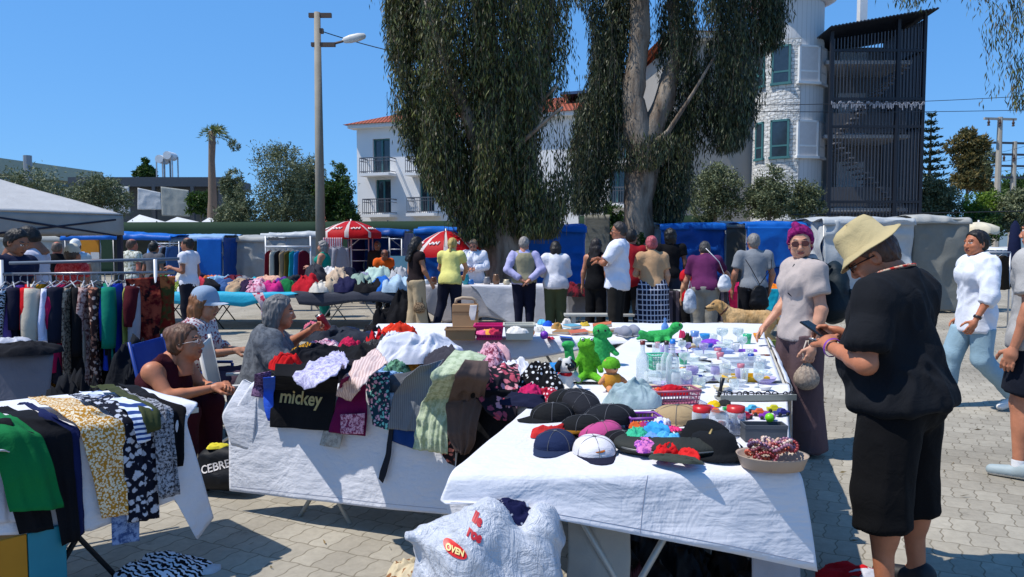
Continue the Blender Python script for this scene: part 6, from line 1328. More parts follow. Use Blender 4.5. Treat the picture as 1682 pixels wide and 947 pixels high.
# --- seated women
sp = seated(.36, .15); sp.update(elbL=(-.21, .34, .58), elbR=(.21, .34, .60), wriL=(-.045, .55, .62), wriR=(.045, .53, .63))
P4 = person('seated woman with tied up hair in a maroon tank top leaning on her knees', -2.40, 4.70, (1, -.12), 1.66, 1.08, lean=30, fem=True, pose=sp, handdir=((.4, .7, .2), (-.4, .7, .2)), top=dict(mat=fab('3a0c18'), sleeve=0, hem=.05, e=.012), bottom=dict(mat=fab('3a0e1c')), hair=('bun', '6a4630'), skin='b07050', head=(-6, -6, 0), hands=(45, 45), shoes='2a1a1a', h=.0125, seed=34)
def specs(P4, col='d8c8c0'):
    mb = MB()
    for q in (-1, 1): mb.tube([(q*.034+.021*math.cos(t_), .097, .004+.015*math.sin(t_)) for t_ in np.linspace(0, 2*PI, 15)], .0016, 5, cap=False); mb.tube([(q*.055, .094, .008), (q*.080, .05, .008), (q*.083, -.01, .0)], .002, 5)
    mb.tube([(-.012, .10, .008), (.012, .10, .008)], .002, 5); headpart(P4, 'glasses', mb.v, mb.f, plain('spectacle_pale', col, .3))
specs(P4); band(P4, 'L', .80, .032, plain('bracelet_dark', '2a2220', .4), .012); band(P4, 'L', .70, .034, plain('steel', 'b8b8b4', .3, metal=.8), .008)
sp = seated(.47, .12); sp.update(elbL=(-.23, .10, .72), elbR=(.23, .12, .72), wriL=(-.12, .36, .72), wriR=(.10, .38, .74))
P4 = person('seated woman in a pale blue cap and white floral blouse in a folding chair', -2.52, 5.75, (1, .05), 1.60, 1.02, lean=10, fem=True, pose=sp, top=dict(mat=fab('d0c8c8', 'floral', '8a3a4a', 40), sleeve=1.5, hem=.05, e=.02), bottom=dict(mat=fab('4a3a4a')), hair=('bob', '8a5a34'), skin='b07a5c', head=(0, 8, 0), hands=(30, 30), h=.0135, seed=35)
headpart(P4, 'cap', cv*1.10+np.array([0, -.01, .03]), cf, [fab('8fa0b4'), fab('aab4c0')], cm)
sp = seated(.44, .13); sp.update(elbL=(-.24, .20, .78), elbR=(.24, .16, .74), wriL=(-.10, .40, .92), wriR=(.12, .44, .74))
P4 = person('seated grey haired woman in a loose grey off shoulder top holding a red can', -1.86, 5.35, (1, .25), 1.62, 1.15, lean=14, fem=True, pose=sp, top=dict(mat=fab('55585e', 'mottle', '6a6e74', 30), sleeve=1.25, hem=.10, e=.022, es=.008, wr=.014, neck=.05), bottom=dict(mat=fab('2a2c34')), hair=('bob', '6c6a6a'), skin='a0664a', head=(-2, 4, 0), hands=(60, 25), handdir=((.2, .7, .5), None), h=.0125, seed=36)
def inworld(P4, v): th = P4[0]; return (Matrix.Translation(th.location)@Matrix.Rotation(th.rotation_euler.z, 4, 'Z'))@Vector(v)
cp = inworld(P4, (-.07, .475, .935)); cn = thing('drink_can', 'red drink can in the hand of the grey haired woman', 'can', cp); cn.rotation_euler = (.2, -.5, 0)
mb = MB(); mb.lathe([(.0, -.06), (.026, -.06), (.031, -.052), (.031, .05), (.025, .06), (.0, .06)], (0, 0, 0), 18); mb.build('can_body', plain('can_red', '8a0e16', .3, metal=.3), cn, True); mb = MB(); mb.lathe([(0, .061), (.023, .061), (.025, .064)], (0, 0, 0), 16); mb.build('can_top', plain('steel', 'b8b8b4', .3, metal=.8), cn, True)
# ================================================================== CLOTHES RAILS
def hung(label, x, y, z, L, wd, mat, rz=0.0, sleeves=.45, group=None, seed=1, th_=.045, fl=1.25):
    r = thing('hanging_garment', label, 'garment', (x, y, z), rz, group); n = 26; V = []; zs = np.linspace(0, 1, 22)
    for t_ in zs:
        sh = min(1, (t_/.07)**.5) if t_ < .07 else 1; w_ = wd*(.22+.78*sh)*(1 if t_ < .3 else 1+(fl-1)*(t_-.3)/.7)/2; d_ = th_*(.5+.6*t_)
        for k in range(n):
            a = 2*PI*k/n; f = 1+.22*math.sin(5*a+seed+t_*1.5)*t_+.12*math.sin(9*a+seed*2)*t_
            V.append((math.cos(a)*w_*(1+.05*math.sin(t_*7+seed)), math.sin(a)*d_*f+.012*math.sin(3*math.cos(a)*2+seed)*t_, -.06-t_*L))
    V = np.array(V); V += .008*vn(V, 9, seed)[:, None]; mesh('cloth', V, gfaces(22, n, True), mat, r, True)
    if sleeves:
        for q in (-1, 1): mb = MB(); limb([(q*wd*.40, 0, -.09), (q*wd*.52, .01, -.06-sleeves*.5), (q*wd*.50, .02, -.06-sleeves)], [.05, .045, .04], mb, 10, .25, seed); mb.build('sleeve', mat, r, True)
    mb = MB(); mb.tube([(-wd*.42, 0, -.085), (0, 0, -.03), (wd*.42, 0, -.085)], .006, 5); mb.tube([(0, 0, -.03), (0, 0, .0), (.015, 0, .02), (.0, 0, .035), (-.015, 0, .02)], .004, 5); mb.build('hanger', plain('hanger_white', 'a8a8aa', .4), r, True); return r
CHR = plain('chrome_rail', '7c7e84', .3, metal=.6)
RA, RB, RZ = Vector((-4.28, 6.2, 0)), Vector((-3.02, 6.62, 0)), 1.27
th = thing('clothes_rail', 'chrome clothes rail crowded with garments at the left', 'clothes rail', (RA+RB)/2)
mb = MB(); mb.tube([RA+Vector((0, 0, RZ)), RB+Vector((0, 0, RZ))], .013, 8); mb.build('rail', CHR, th, True, world=True)
mb = MB(); mb.tube([RA+Vector((0, .1, RZ+.09)), RB+Vector((0, .1, RZ+.12))], .014, 8); mb.build('upper_rail', plain('blue_grey_rail', '66707e', .4), th, True, world=True)
for p in (RA, RB-Vector((.1, .15, 0))): mb = MB(); mb.tube([p, p+Vector((0, 0, RZ+.12))], .016, 8); mb.build('post', POL, th, True, world=True); mb = MB(); mb.tube([p+Vector((-.15, -.3, .03)), p+Vector((.15, .3, .03))], .016, 8); mb.build('foot', POL, th, True, world=True)
gl = [('black and white zigzag patterned shirt at the left end', fab('14141a', 'zebra', 'd8d8dc', 22), .66, .40, .5), ('dark navy dress', fab('12142a'), .86, .38, .3), ('lilac blouse above a red one', fab('8a6ac0'), .50, .34, 0), ('bright red short jacket', fab('c8101c'), .62, .38, .3), ('cream long cardigan', fab('c4b8a4'), .95, .40, .5),
      ('mustard yellow long dress', fab('b07c14'), 1.22, .32, .3), ('navy top with mustard edge', fab('1a1c2c'), .62, .40, .4), ('white puffed sleeve blouse', fab('d6d6ec'), .52, .46, .5), ('hot pink top beside the white blouse', fab('b0184a'), .55, .38, .3), ('long black coat', fab('101014'), 1.15, .40, .5),
      ('brown and cream leopard dress', fab('5a4438', 'mottle', 'c0a890', 45), 1.05, .38, .4), ('pale beige slip dress', fab('a89888'), .92, .36, 0), ('brown floral long dress', fab('3a2422', 'floral', 'a8705a', 28, col3='d0b0a0'), 1.22, .42, .5), ('dusty rose patterned robe', fab('6a3c3a', 'mottle', 'c4a49a', 35), 1.2, .40, .4),
      ('emerald green shirt', fab('0a7860'), .62, .40, .45), ('black jacket next to the green shirt', fab('14141c'), .72, .40, .5), ('royal blue top', fab('1c3aa8'), .55, .38, .4), ('pale grey long shirt', fab('9a969c'), .82, .40, .55), ('yellow green slip', fab('a8a850'), .60, .34, 0), ('dark maroon dress with flared hem', fab('4a0c18'), .95, .42, .3)]
dr_ = (RB-RA); ang = math.atan2(dr_.y, dr_.x)+PI/2
for i, (nm, m_, L, wd, sl) in enumerate(gl):
    p = RA+dr_*((i+.5)/25); hung(nm+' on the near clothes rail', p.x, p.y, RZ-.03, min(1.18, L*1.32), wd*1.12, m_, ang+.45*math.sin(i*2.3), sl and sl*1.2, 'garments on the near clothes rail', i+1, .055+.02*math.sin(i*1.7))
# two see-through scarves facing the viewer at the right end
SC1 = fab('6a1018', 'mottle', 'b0503a', 9, col3='2a1018', thin=.3); SC2 = fab('8a2418', 'mottle', '4a5028', 7, col3='c07040', thin=.3)
def PR(px, py, off=.0): return HP(px, py, RA, RB, off)
sheet('scarf', [[PR(206, 458, .12), PR(262, 454, .12)], [PR(212, 500, .14), PR(266, 500, .14)], [PR(228, 545, .14), PR(262, 548, .14)], [PR(244, 562, .14), PR(262, 560, .14)]], SC1, 40, 40, 2, .012, 7, .02, 5, .003, tagv=('sheer dark red patterned scarf pegged on the near rail', 'scarf'))
sheet('scarf', [[PR(262, 453, .12), PR(288, 453, .12)], [PR(264, 500, .12), PR(286, 500, .12)], [PR(262, 570, .14), PR(290, 560, .14)]], SC2, 24, 36, 2, .012, 7, .02, 3, .003, tagv=('sheer orange and green scarf at the right end of the near rail', 'scarf'))
crumple((-3.0, 6.0, 0), (.30, .25, .72), fab('12161e'), 'dark blue jackets heaped over a seat below the scarves', 'heap', .3, 44, name='coat_heap', n=44); crumple((-3.12, 6.35, .45), (.2, .12, .2), fab('a00c1c'), 'bright red skirt bundled below the dark red scarf', 'garment', .3, 45)
# far rack
fr = [('dark red', '6a0c1c'), ('cream', 'c8c0b0'), ('black', '16141a'), ('tan', '9a8468'), ('olive brown', '5a4a1c'), ('teal', '128a90'), ('sky blue', '2c74b4'), ('maroon', '5c0e24')]
a, b = P(440, 405, 17), P(503, 405, 17)
th = thing('clothes_rail', 'white framed clothes rack left of the woman in green', 'clothes rail', ((a.x+b.x)/2, 17, 0)); mb = MB(); mb.tube([(a.x-.05, 17, a.z), (b.x+.1, 17, a.z)], .03, 6); mb.build('rail', POL, th, True, world=True)
for x in (a.x-.05, b.x+.1): mb = MB(); mb.tube([(x, 17, 0), (x, 17, a.z+.25)], .02, 6); mb.build('post', POL, th, True, world=True)
for i, (nm, col) in enumerate(fr): hung(f'{nm} long garment on the far white clothes rack', a.x+(b.x-a.x)*(i+.5)/8, 17, a.z-.03, 1.0, .3, fab(col), .9, 0, 'garments on the far white rack', i+5, .06)
for i, (px, nm) in enumerate(((549, 'left'), (560, 'right'))): hung(f'{nm} one of two pale grey robes hanging beside the blue walled stall', PX(px, 17.4), 17.4, P(px, 401, 17.4).z, 1.15, .34, fab('9a98a0'), .5, .7, 'pale grey robes', 30+i, .07)
a = P(262, 405, 17.5)
for i, (nm, col) in enumerate((('light blue', '6a9ad8'), ('red', 'c02030'), ('white', 'd8d8dc'), ('charcoal', '24242c'), ('denim blue', '3a5a8a'))): hung(f'{nm} shirt on the rail inside the blue box stall area', PX(258+i*7, 17.5), 17.5, 1.55, .75, .34, fab(col), .8, .4, 'shirts left of the blue box stall', 50+i)
th = thing('clothes_rail', 'rail of small shirts left of the blue box stall', 'clothes rail', (PX(270, 17.5), 17.5, 0)); mb = MB(); mb.tube([(PX(250, 17.5), 17.5, 1.55), (PX(294, 17.5), 17.5, 1.55)], .015, 6); mb.build('rail', POL, th, True, world=True)
for px in (250, 294): mb = MB(); mb.tube([(PX(px, 17.5), 17.5, 0), (PX(px, 17.5), 17.5, 1.6)], .015, 6); mb.build('post', POL, th, True, world=True)
for i, (px, col, nm) in enumerate(((1626, '4a3a18', 'dark brown'), (1637, '6a5420', 'mustard brown'), (1648, '2a2014', 'near black'))): hung(f'{nm} coat hanging below the parked cars at the right', PX(px, 13.5), 13.5, P(px, 414, 13.5).z, .62, .34, fab(col), .4, .3, 'coats at the right', 60+i, .07)
th = thing('clothes_rail', 'small rail of brown coats at the right', 'clothes rail', (PX(1637, 13.5), 13.5, 0)); mb = MB(); zz = P(1637, 414, 13.5).z; mb.tube([(PX(1616, 13.5), 13.5, zz), (PX(1660, 13.5), 13.5, zz)], .015, 6); mb.build('rail', POL, th, True, world=True)
for px in (1616, 1660): mb = MB(); mb.tube([(PX(px, 13.5), 13.5, 0), (PX(px, 13.5), 13.5, zz)], .015, 6); mb.build('post', POL, th, True, world=True)
# ================================================================== CLOTHES ON TABLE B
def tagsheet(name, rows, m_, label, cat='garment', **k):
    k['wr'] = k.get('wr', .006)*1.55; k.setdefault('nu', 36); k.setdefault('nv', 36); k.setdefault('sm', 2); return sheet(name, rows, m_, tagv=(label, cat), **k)
def onB(px, py, z=.80): return G(px, py, z)
tagsheet('t_shirt', [[onB(452, 596, .90), onB(556, 600, .88)], [onB(450, 618, .84), onB(556, 622, .84)], [FB(450, 640, .05), FB(553, 645, .05)], [FB(446, 672, .07), FB(548, 680, .07)], [FB(444, 701, .075), FB(546, 707, .075)]], fab('121216'), 'black t-shirt with gold lettering hanging from the clothes table', wr=.006, folds=.010, fn=6, fstart=.55, nu=60, nv=60)
SHIRT = bpy.data.objects['t_shirt']
def textmesh(body, size, font_off=.0):
    cu = bpy.data.curves.new('lettering', 'FONT'); cu.body = body; cu.size = size; cu.align_x = 'CENTER'; cu.align_y = 'CENTER'; cu.offset = font_off; cu.resolution_u = 3
    ob_ = bpy.data.objects.new('lettering', cu); COL.objects.link(ob_); bpy.context.view_layer.update(); dg = bpy.context.evaluated_depsgraph_get(); me = bpy.data.meshes.new_from_object(ob_.evaluated_get(dg)); bpy.data.objects.remove(ob_)
    V = [tuple(v.co) for v in me.vertices]; Fc = [tuple(p.vertices) for p in me.polygons]; return V, Fc
def text_on(target, body, origin, xd, yd, size, mat, off=.004, fo=0.0, thing_parent=None, world_M=None):
    V, Fc = textmesh(body, size, fo); xd, yd = Vector(xd).normalized(), Vector(yd).normalized(); nn = xd.cross(yd).normalized()
    tm = target.data; M_ = Matrix.Translation(target.location) if world_M is None else world_M; T_ = BVHTree.FromPolygons([M_@v.co for v in tm.vertices], [p.vertices[:] for p in tm.polygons]); out = []
    if nn.dot(Vector((0, 0, CAMZ))-Vector(origin)) < 0: nn = -nn
    for v in V:
        p = Vector(origin)+xd*v[0]+yd*v[1]; h_ = T_.ray_cast(p+nn*.25, -nn, .6); q = (h_[0] if h_[0] is not None else p)+nn*off; out.append(q)
    par = thing_parent or target; o_ = mesh('lettering', [list(M_.inverted()@q) for q in out], Fc, mat, par, False); return o_
GOLD = plain('gold_print', 'c0a468', .4, metal=.3)
a, b = FB(458, 652, .08), FB(524, 658, .08); xd = (b-a); text_on(SHIRT, 'mickey', a.lerp(b, .5), xd, (0, 0, 1), .098, GOLD, .006, .0022)
tagsheet('blouse', [[onB(418, 612, .83), onB(446, 606, .85)], [FB(418, 632, .05), FB(446, 632, .05)], [FB(413, 650, .06), FB(438, 654, .06)]], fab('3a2444', 'mottle', '8a6a8c', 70), 'small purple printed blouse at the left end of the clothes table', wr=.012, nu=22, nv=22)
tagsheet('vest_top', [[onB(432, 620, .84), onB(452, 618, .84)], [FB(433, 640, .055), FB(452, 640, .055)], [FB(434, 665, .07), FB(450, 668, .07)], [FB(441, 690, .07), FB(449, 692, .07)]], fab('2c58c8'), 'bright blue cloth hanging left of the black t-shirt', wr=.008, nu=20, nv=24)
tagsheet('lace_garment', [[onB(556, 574, .90), onB(574, 592, .90)], [onB(532, 586, .92), onB(556, 612, .92)], [onB(500, 606, .90), onB(524, 634, .88)], [onB(482, 620, .86), onB(500, 640, .82)]], fab('9a94b8', 'mottle', 'c8c4dc', 60), 'lavender lace garment lying across the black t-shirt', wr=.014, wf=16, nu=30)
tagsheet('knit_garment', [[onB(618, 574, .93), onB(638, 596, .93)], [onB(590, 590, .92), onB(618, 612, .90)], [onB(568, 614, .88), onB(596, 636, .85)], [FB(556, 644, .08), FB(580, 652, .08)]], fab('bfa4a0', 'stripe', 'd8c2bc', 20), 'pale pink cable knit garment lying over the clothes heap', wr=.014, wf=16, nu=30)
tagsheet('skirt', [[onB(560, 622, .88), onB(600, 610, .88)], [FB(556, 645, .05), FB(602, 640, .05)], [FB(548, 680, .07), FB(603, 682, .06)], [FB(541, 709, .08), FB(600, 716, .07)]], fab('6a0c44'), 'magenta garment hanging right of the black t-shirt', wr=.008, folds=.012, fn=4, fstart=.4)
tagsheet('scarf', [[FB(560, 680, .085), FB(600, 678, .085)], [FB(561, 712, .09), FB(598, 712, .09)]], fab('7a2450', 'mottle', 'd8a8bc', 70), 'pink lace square at the hem of the magenta garment', 'cloth', wr=.005, nu=16, nv=16)
tagsheet('blouse', [[FB(534, 706, .06), FB(566, 708, .06)], [FB(528, 730, .07), FB(560, 736, .07)]], fab('9a9288', 'mottle', 'b8b0a4', 40), 'beige grey cloth showing below the magenta garment', wr=.01, folds=.012, fn=3, nu=20, nv=14)
tagsheet('blouse', [[onB(606, 612, .86), onB(640, 610, .86)], [FB(600, 640, .05), FB(640, 645, .05)], [FB(608, 680, .07), FB(640, 685, .07)], [FB(612, 697, .07), FB(638, 706, .07)]], fab('1c3c4c', 'floral', '7ac8c0', 55, col3='e0a8c0'), 'teal floral blouse hanging between magenta and grey garments', wr=.008, folds=.01, fn=4)
tagsheet('skirt', [[onB(690, 600, .93), onB(728, 590, .93)], [onB(665, 620, .86), onB(716, 612, .88)], [FB(648, 645, .05), FB(704, 645, .06)], [FB(640, 703, .06), FB(684, 708, .07)]], fab('6a6e74', 'stripe', '7c8086', 30), 'plain grey skirt hanging in the middle of the clothes table', wr=.005, folds=.014, fn=7, fstart=.3, nu=50)
tagsheet('jeans', [[FB(642, 690, .045), FB(686, 694, .045)], [FB(640, 722, .05), FB(684, 736, .05)]], fab('1a3c74'), 'dark blue denim showing below the grey skirt', wr=.008, folds=.01, fn=3, nu=24, nv=16)
tagsheet('strap', [[FB(640, 700, .06), FB(647, 700, .06)], [FB(634, 745, .07), FB(642, 748, .07)], [FB(624, 775, .08), FB(634, 780, .08)], [FB(622, 786, .08), FB(629, 793, .08)]], fab('24262e'), 'dark sash hanging lowest from the clothes table', 'sash', wr=.003, nu=8, nv=30)
MINT = fab('9aa888', 'mottle', 'bac4a6', 30)
tagsheet('scarf', [[onB(748, 575, 1.02), onB(800, 583, 1.00)], [onB(735, 590, .99), onB(792, 594, .98)], [onB(712, 618, .93), onB(768, 612, .95)], [FB(695, 655, .09), FB(752, 650, .09)], [FB(684, 700, .10), FB(740, 700, .10)], [FB(680, 736, .10), FB(738, 744, .10)]], MINT, 'pale green crinkled scarf draped over the clothes heap', 'scarf', wr=.010, folds=.022, fn=9, fstart=.1, nu=80, nv=70, wf=14)
tagsheet('shirt', [[onB(762, 592, 1.0), onB(800, 596, .98)], [onB(748, 615, .95), onB(800, 618, .93)], [FB(736, 655, .11), FB(796, 650, .11)], [FB(738, 690, .12), FB(786, 696, .13)], [FB(742, 722, .12), FB(780, 726, .13)], [FB(752, 742, .12), FB(768, 746, .12)]], fab('5c4c46'), 'taupe shirt hanging beside the pale green scarf', wr=.018, folds=.02, fn=5, nu=56, nv=56, wf=8)
tagsheet('blouse', [[onB(800, 600, .92), onB(850, 600, .88)], [onB(792, 625, .88), onB(852, 622, .85)], [FB(782, 650, .10), FB(850, 655, .08)], [FB(800, 676, .12), FB(848, 682, .1)], [FB(818, 690, .12), FB(846, 692, .1)]], fab('1e1a22', 'floral', 'b04a5c', 26, col3='d8949c'), 'black chiffon blouse with pink roses at the right of the clothes table', wr=.014, folds=.012, fn=5, nu=50, nv=50)
tagsheet('skirt', [[onB(770, 640, .84), onB(846, 640, .82)], [FB(766, 668, .05), FB(850, 676, .05)], [FB(752, 740, .06), FB(855, 745, .06)], [FB(740, 812, .07), FB(858, 822, .07)]], fab('0c0d12'), 'long black skirt hanging at the right end of the clothes table', wr=.006, folds=.02, fn=6, fstart=.3)
tagsheet('scarf', [[FB(730, 715, .09), FB(752, 715, .1)], [FB(726, 742, .1), FB(748, 748, .1)], [FB(736, 760, .1), FB(747, 765, .1)]], fab('1c1418', 'floral', 'c07060', 40), 'dark fringed scarf end below the taupe shirt', 'scarf', wr=.01, nu=14, nv=18)
heapB = [(470, 604, (.10, .08, .09), 'c01418', 'bright red'), (520, 590, (.22, .10, .09), '14141a', 'black knitted'), (512, 582, (.16, .05, .07), ('b8861c', 'stripe', '1a1a1e', 12), 'yellow and black striped'), (575, 574, (.07, .06, .08), 'c0204c', 'crimson'), (590, 606, (.20, .11, .15), '101014', 'plain black'), (615, 596, (.13, .09, .16), ('1a1a1c', 'mottle', '4a4a4c', 60), 'black crocheted'), (620, 578, (.07, .08, .14), 'b8101c', 'scarlet'),
         (640, 602, (.10, .08, .12), ('b49a98', 'mottle', 'd4c2bc', 30), 'dusty pink'), (655, 618, (.12, .08, .10), ('2a4a3c', 'mottle', '6a9a7c', 40), 'dark green'), (668, 608, (.10, .08, .13), ('a01858', 'mottle', 'e8a0c0', 40), 'pink printed'), (690, 604, (.14, .07, .13), '5a0c28', 'wine red'), (680, 615, (.06, .05, .12), 'c88430', 'orange'), (625, 622, (.14, .08, .06), ('24406a', 'mottle', '8ab0d8', 50), 'blue printed'), 
         (805, 606, (.14, .09, .12), ('7a3048', 'mottle', 'd8a4b4', 40), 'rose patterned'), (815, 598, (.12, .06, .12), 'd0a4ac', 'pale pink'), (850, 622, (.07, .10, .10), 'd4d4dc', 'white'), (835, 640, (.12, .07, .05), ('121218', 'dots', 'e0e0e0', 60), 'black dotted'), (888, 640, (.10, .10, .12), ('101014', 'dots', 'e4e4e4', 42), 'black and white polka dot'), (868, 655, (.11, .06, .06), 'b81c58', 'hot pink'), (850, 662, (.15, .06, .05), '161a34', 'navy'), (900, 655, (.06, .05, .05), ('a81c38', 'dots', 'f0d0d8', 60), 'red dotted'), (735, 622, (.20, .10, .16), '3a3840', 'charcoal'), (560, 622, (.20, .10, .10), '1c1a22', 'dark plum'), (480, 622, (.16, .08, .07), '16161c', 'black ribbed'), (700, 640, (.25, .10, .08), '54565c', 'mid grey')]
def mk(col): return fab(col) if isinstance(col, str) else fab(*col)
for i, (px, py, sz, col, nm) in enumerate(heapB): p = G(px, py, .76); crumple(p, (sz[0]*1.1, sz[1]*1.15, sz[2]*1.15), mk(col), f'{nm} garment tossed in the heap on the middle clothes table', seed=i+3, rz=i*1.3, group='clothes heaped on the middle table', n=38)
crumple(G(690, 590, .84), (.26, .16, .16), fab('d4d4dc', rough=.9), 'big bundle of white cloth on top of the clothes heap', 'cloth', .3, 77, name='white_bundle', n=60); crumple(G(658, 580, .84), (.12, .10, .14), fab('d0d0da'), 'smaller white garment left of the big white bundle', 'garment', .3, 79, n=40)
crumple(G(655, 556, .75), (.17, .12, .13), fab('d8361c'), 'orange red blouse heaped at the left of the box table', 'garment', .2, 81, name='garment', n=46, fr=1.5)
for i, (px, py, sz, col, nm) in enumerate([(560, 566, (.26, .20, .16), '2a2e38', 'dark grey jacket'), (520, 556, (.20, .14, .13), '34383e', 'charcoal coat'), (590, 560, (.16, .14, .13), '1e2c48', 'navy jacket'), (612, 552, (.10, .10, .10), '141418', 'black jumper'), (530, 580, (.16, .10, .10), ('a04a70', 'mottle', 'e8c0cc', 40), 'pink patterned top'), (546, 584, (.12, .08, .08), 'cfc8c4', 'off white top'), (510, 590, (.10, .08, .07), ('2a2440', 'mottle', '8a6a9a', 40), 'violet printed top'), (515, 546, (.10, .08, .10), 'c86478', 'salmon pink top'), (576, 590, (.12, .06, .05), 'b09028', 'mustard scarf')]):
    crumple(G(px, py, .71), sz, mk(col), f'{nm} on the small table beside the seated grey haired woman', seed=i+40, rz=i, group='clothes on the small table', n=38)
crumple(G(470, 570, .66), (.09, .07, .07), fab('cfc050'), 'pale yellow cloth held near the red can', 'cloth', 0, 60)
# ================================================================== FAR CLOTHES TABLES
FC_ = [('pale pink', 'c89aa8'), ('leaf green', '1c8c4c'), ('lime striped', ('a0b84a', 'stripe', '2a2a2a', 10)), ('white', 'd8d8dc'), ('coral red', 'c83848'), ('black', '16161c'), ('denim blue', '3a5a8c'), ('tan', 'b09478'), ('dark plum', '2c1c3c'), ('rose printed', ('a84a6c', 'mottle', 'e0b8c8', 20)), ('hot pink', 'c02878'), ('dark green', '14703c'), ('brown', '5a3c2c'), ('lavender', '9a94c0'), ('cream', 'cfc4b0'), ('navy', '1c2444'), ('orange', 'd06a2a'), ('powder blue', '8ab4d0'), ('maroon', '5c1428'), ('grey', '7a7a82'), ('turquoise', '1c9ab0'), ('peach', 'd8a890'), ('purple', '5a3488'), ('charcoal', '2e3038')]
for i, (nm, col) in enumerate(FC_):
    fx = (i % 12+.5)/12; row = i//12; x = -6.75+fx*2.75+R_.uniform(-.06, .06)-row*.1; y = 13.45+row*.75+R_.uniform(-.12, .12)
    crumple((x, y, .67+row*.08), (R_.uniform(.20, .30), R_.uniform(.18, .28), R_.uniform(.16, .27)), mk(col), f'{nm} garment heaped on the turquoise covered table, {"front" if row == 0 else "back"} row', seed=i+90, rz=i*2.1, group='clothes on the turquoise table', n=26)
GC_ = [('scarlet', 'b01424'), ('off white knitted', 'cfc8bc'), ('sand', 'b8a48c'), ('indigo', '1c1c40'), ('sage green', '8aa094'), ('black', '121216'), ('cobalt blue', '1c5cb0'), ('pale blue folded', 'a4bcd0'), ('dark grey', '34343c'), ('white', 'd4d4d8'), ('beige', 'c4ac94'), ('dark navy', '141a30'), ('purple white', ('4a3a70', 'mottle', 'd4d0e0', 20)), ('mint', 'b4ccc0'), ('jet black wool', '0e0e12'), ('light grey', 'a8a8ac')]
for i, (nm, col) in enumerate(GC_):
    fx = (i % 8+.5)/8; row = i//8; x = -3.85+fx*1.85+R_.uniform(-.05, .05); y = 13.45+row*.75+R_.uniform(-.12, .12)
    crumple((x, y, .67+row*.1), (R_.uniform(.22, .32), R_.uniform(.2, .3), R_.uniform(.20, .36)), mk(col), f'{nm} garment heaped on the dark grey covered table, {"front" if row == 0 else "back"} row', seed=i+130, rz=i*1.7, group='clothes on the dark grey table', n=26)
crumple((-1.95, 13.1, .0), (.50, .36, .72), fab('0f0f14'), 'tall black heap of coats on the ground at the right end of the far tables', 'heap', .2, 171, name='coat_heap', n=50)
tagsheet('scarf', [[P(415, 482, 13.1), P(432, 480, 13.1)], [P(428, 500, 13.05), P(442, 500, 13.05)], [P(430, 524, 13.05), P(438, 526, 13.05)]], fab('c8b8c0', 'floral', 'b03050', 14), 'white scarf with red print trailing from the turquoise table', 'scarf', nu=14, nv=20, wr=.02)
# more garments on the table behind the dog and along the browsing table
for i, (px, py, Y, sz, col, nm) in enumerate([(1212, 474, 12.3, (.22, .2, .16), 'b01450', 'crimson'), (1272, 474, 12.3, (.2, .16, .14), 'e07818', 'orange'), (1178, 476, 12.4, (.2, .2, .1), ('c03028', 'mottle', 'e8e0e0', 20), 'red and white'), (1240, 474, 12.5, (.2, .2, .12), 'e8a0b0', 'baby pink'), (1150, 478, 12.4, (.2, .2, .1), '2a2430', 'dark'), (1100, 478, 12.5, (.25, .2, .1), '141418', 'black'), (1290, 474, 12.4, (.2, .2, .1), 'e8e8ec', 'snow white')]):
    crumple(P(px, py+6, Y), sz, mk(col), f'{nm} garment on the table behind the dog', seed=i+190, rz=i, group='garments behind the dog', n=26)
def DV(px, py, off=.04): return HP(px, py, (1.9, 12.08), (4.9, 12.08), off)
tagsheet('garment', [[DV(1196, 478), DV(1228, 478)], [DV(1200, 512, .07), DV(1226, 514, .07)]], fab('9c1040'), 'crimson cloth hanging from the front of the table behind the dog', nu=20, nv=20, folds=.03, fn=3)
tagsheet('garment', [[DV(1266, 474), DV(1282, 474)], [DV(1258, 508, .07), DV(1272, 512, .07)]], fab('14a0b8'), 'turquoise cloth hanging beside the pink haired woman', nu=16, nv=20, folds=.02, fn=2)
tagsheet('garment', [[DV(1040, 478), DV(1196, 478)], [DV(1040, 530, .07), DV(1196, 528, .07)]], fab('26242e', 'stripe', '5a5460', 3), 'dark skirts hanging along the table behind the checked skirt', nu=60, nv=24, folds=.05, fn=14)
crumple(P(956, 486, 13.6)+Vector((0, 0, .0)), (.32, .2, .28), fab('14101a', 'mottle', '7a1c2c', 6), 'dark heap of bags right of the woman in the white jacket', 'heap', 0, 201, name='bag_heap', n=34)
# small wares on the browsing table
small = [(700, 'a glass jar'), (712, 'brown cup'), (765, 'teal vase'), (773, 'blue bowl'), (800, 'grey dish'), (815, 'brown dish'), (832, 'cream jar'), (845, 'dark pot')]
for i, (px, nm) in enumerate(small):
    x = PX(px, 14.1); col = ['c8d0d4', '6a4030', '2aa0ac', '3a7ac0', '8a8a90', '7a5a44', 'd0c4a8', '2a2426'][i]; mb = MB(); hh = .08+.05*(i % 3); mb.lathe([(.0, 0), (.05, 0), (.075, hh*.5), (.05, hh), (.055, hh+.02), (.045, hh), (.06, hh*.5), (0, .02)], (x, 14.1, .757), 14); tag(mb.build('small_vessel', plain('glaze', col, .25), None, True), f'{nm.replace("a ", "")} on the long browsing table', 'vessel', 'vessels on the browsing table')
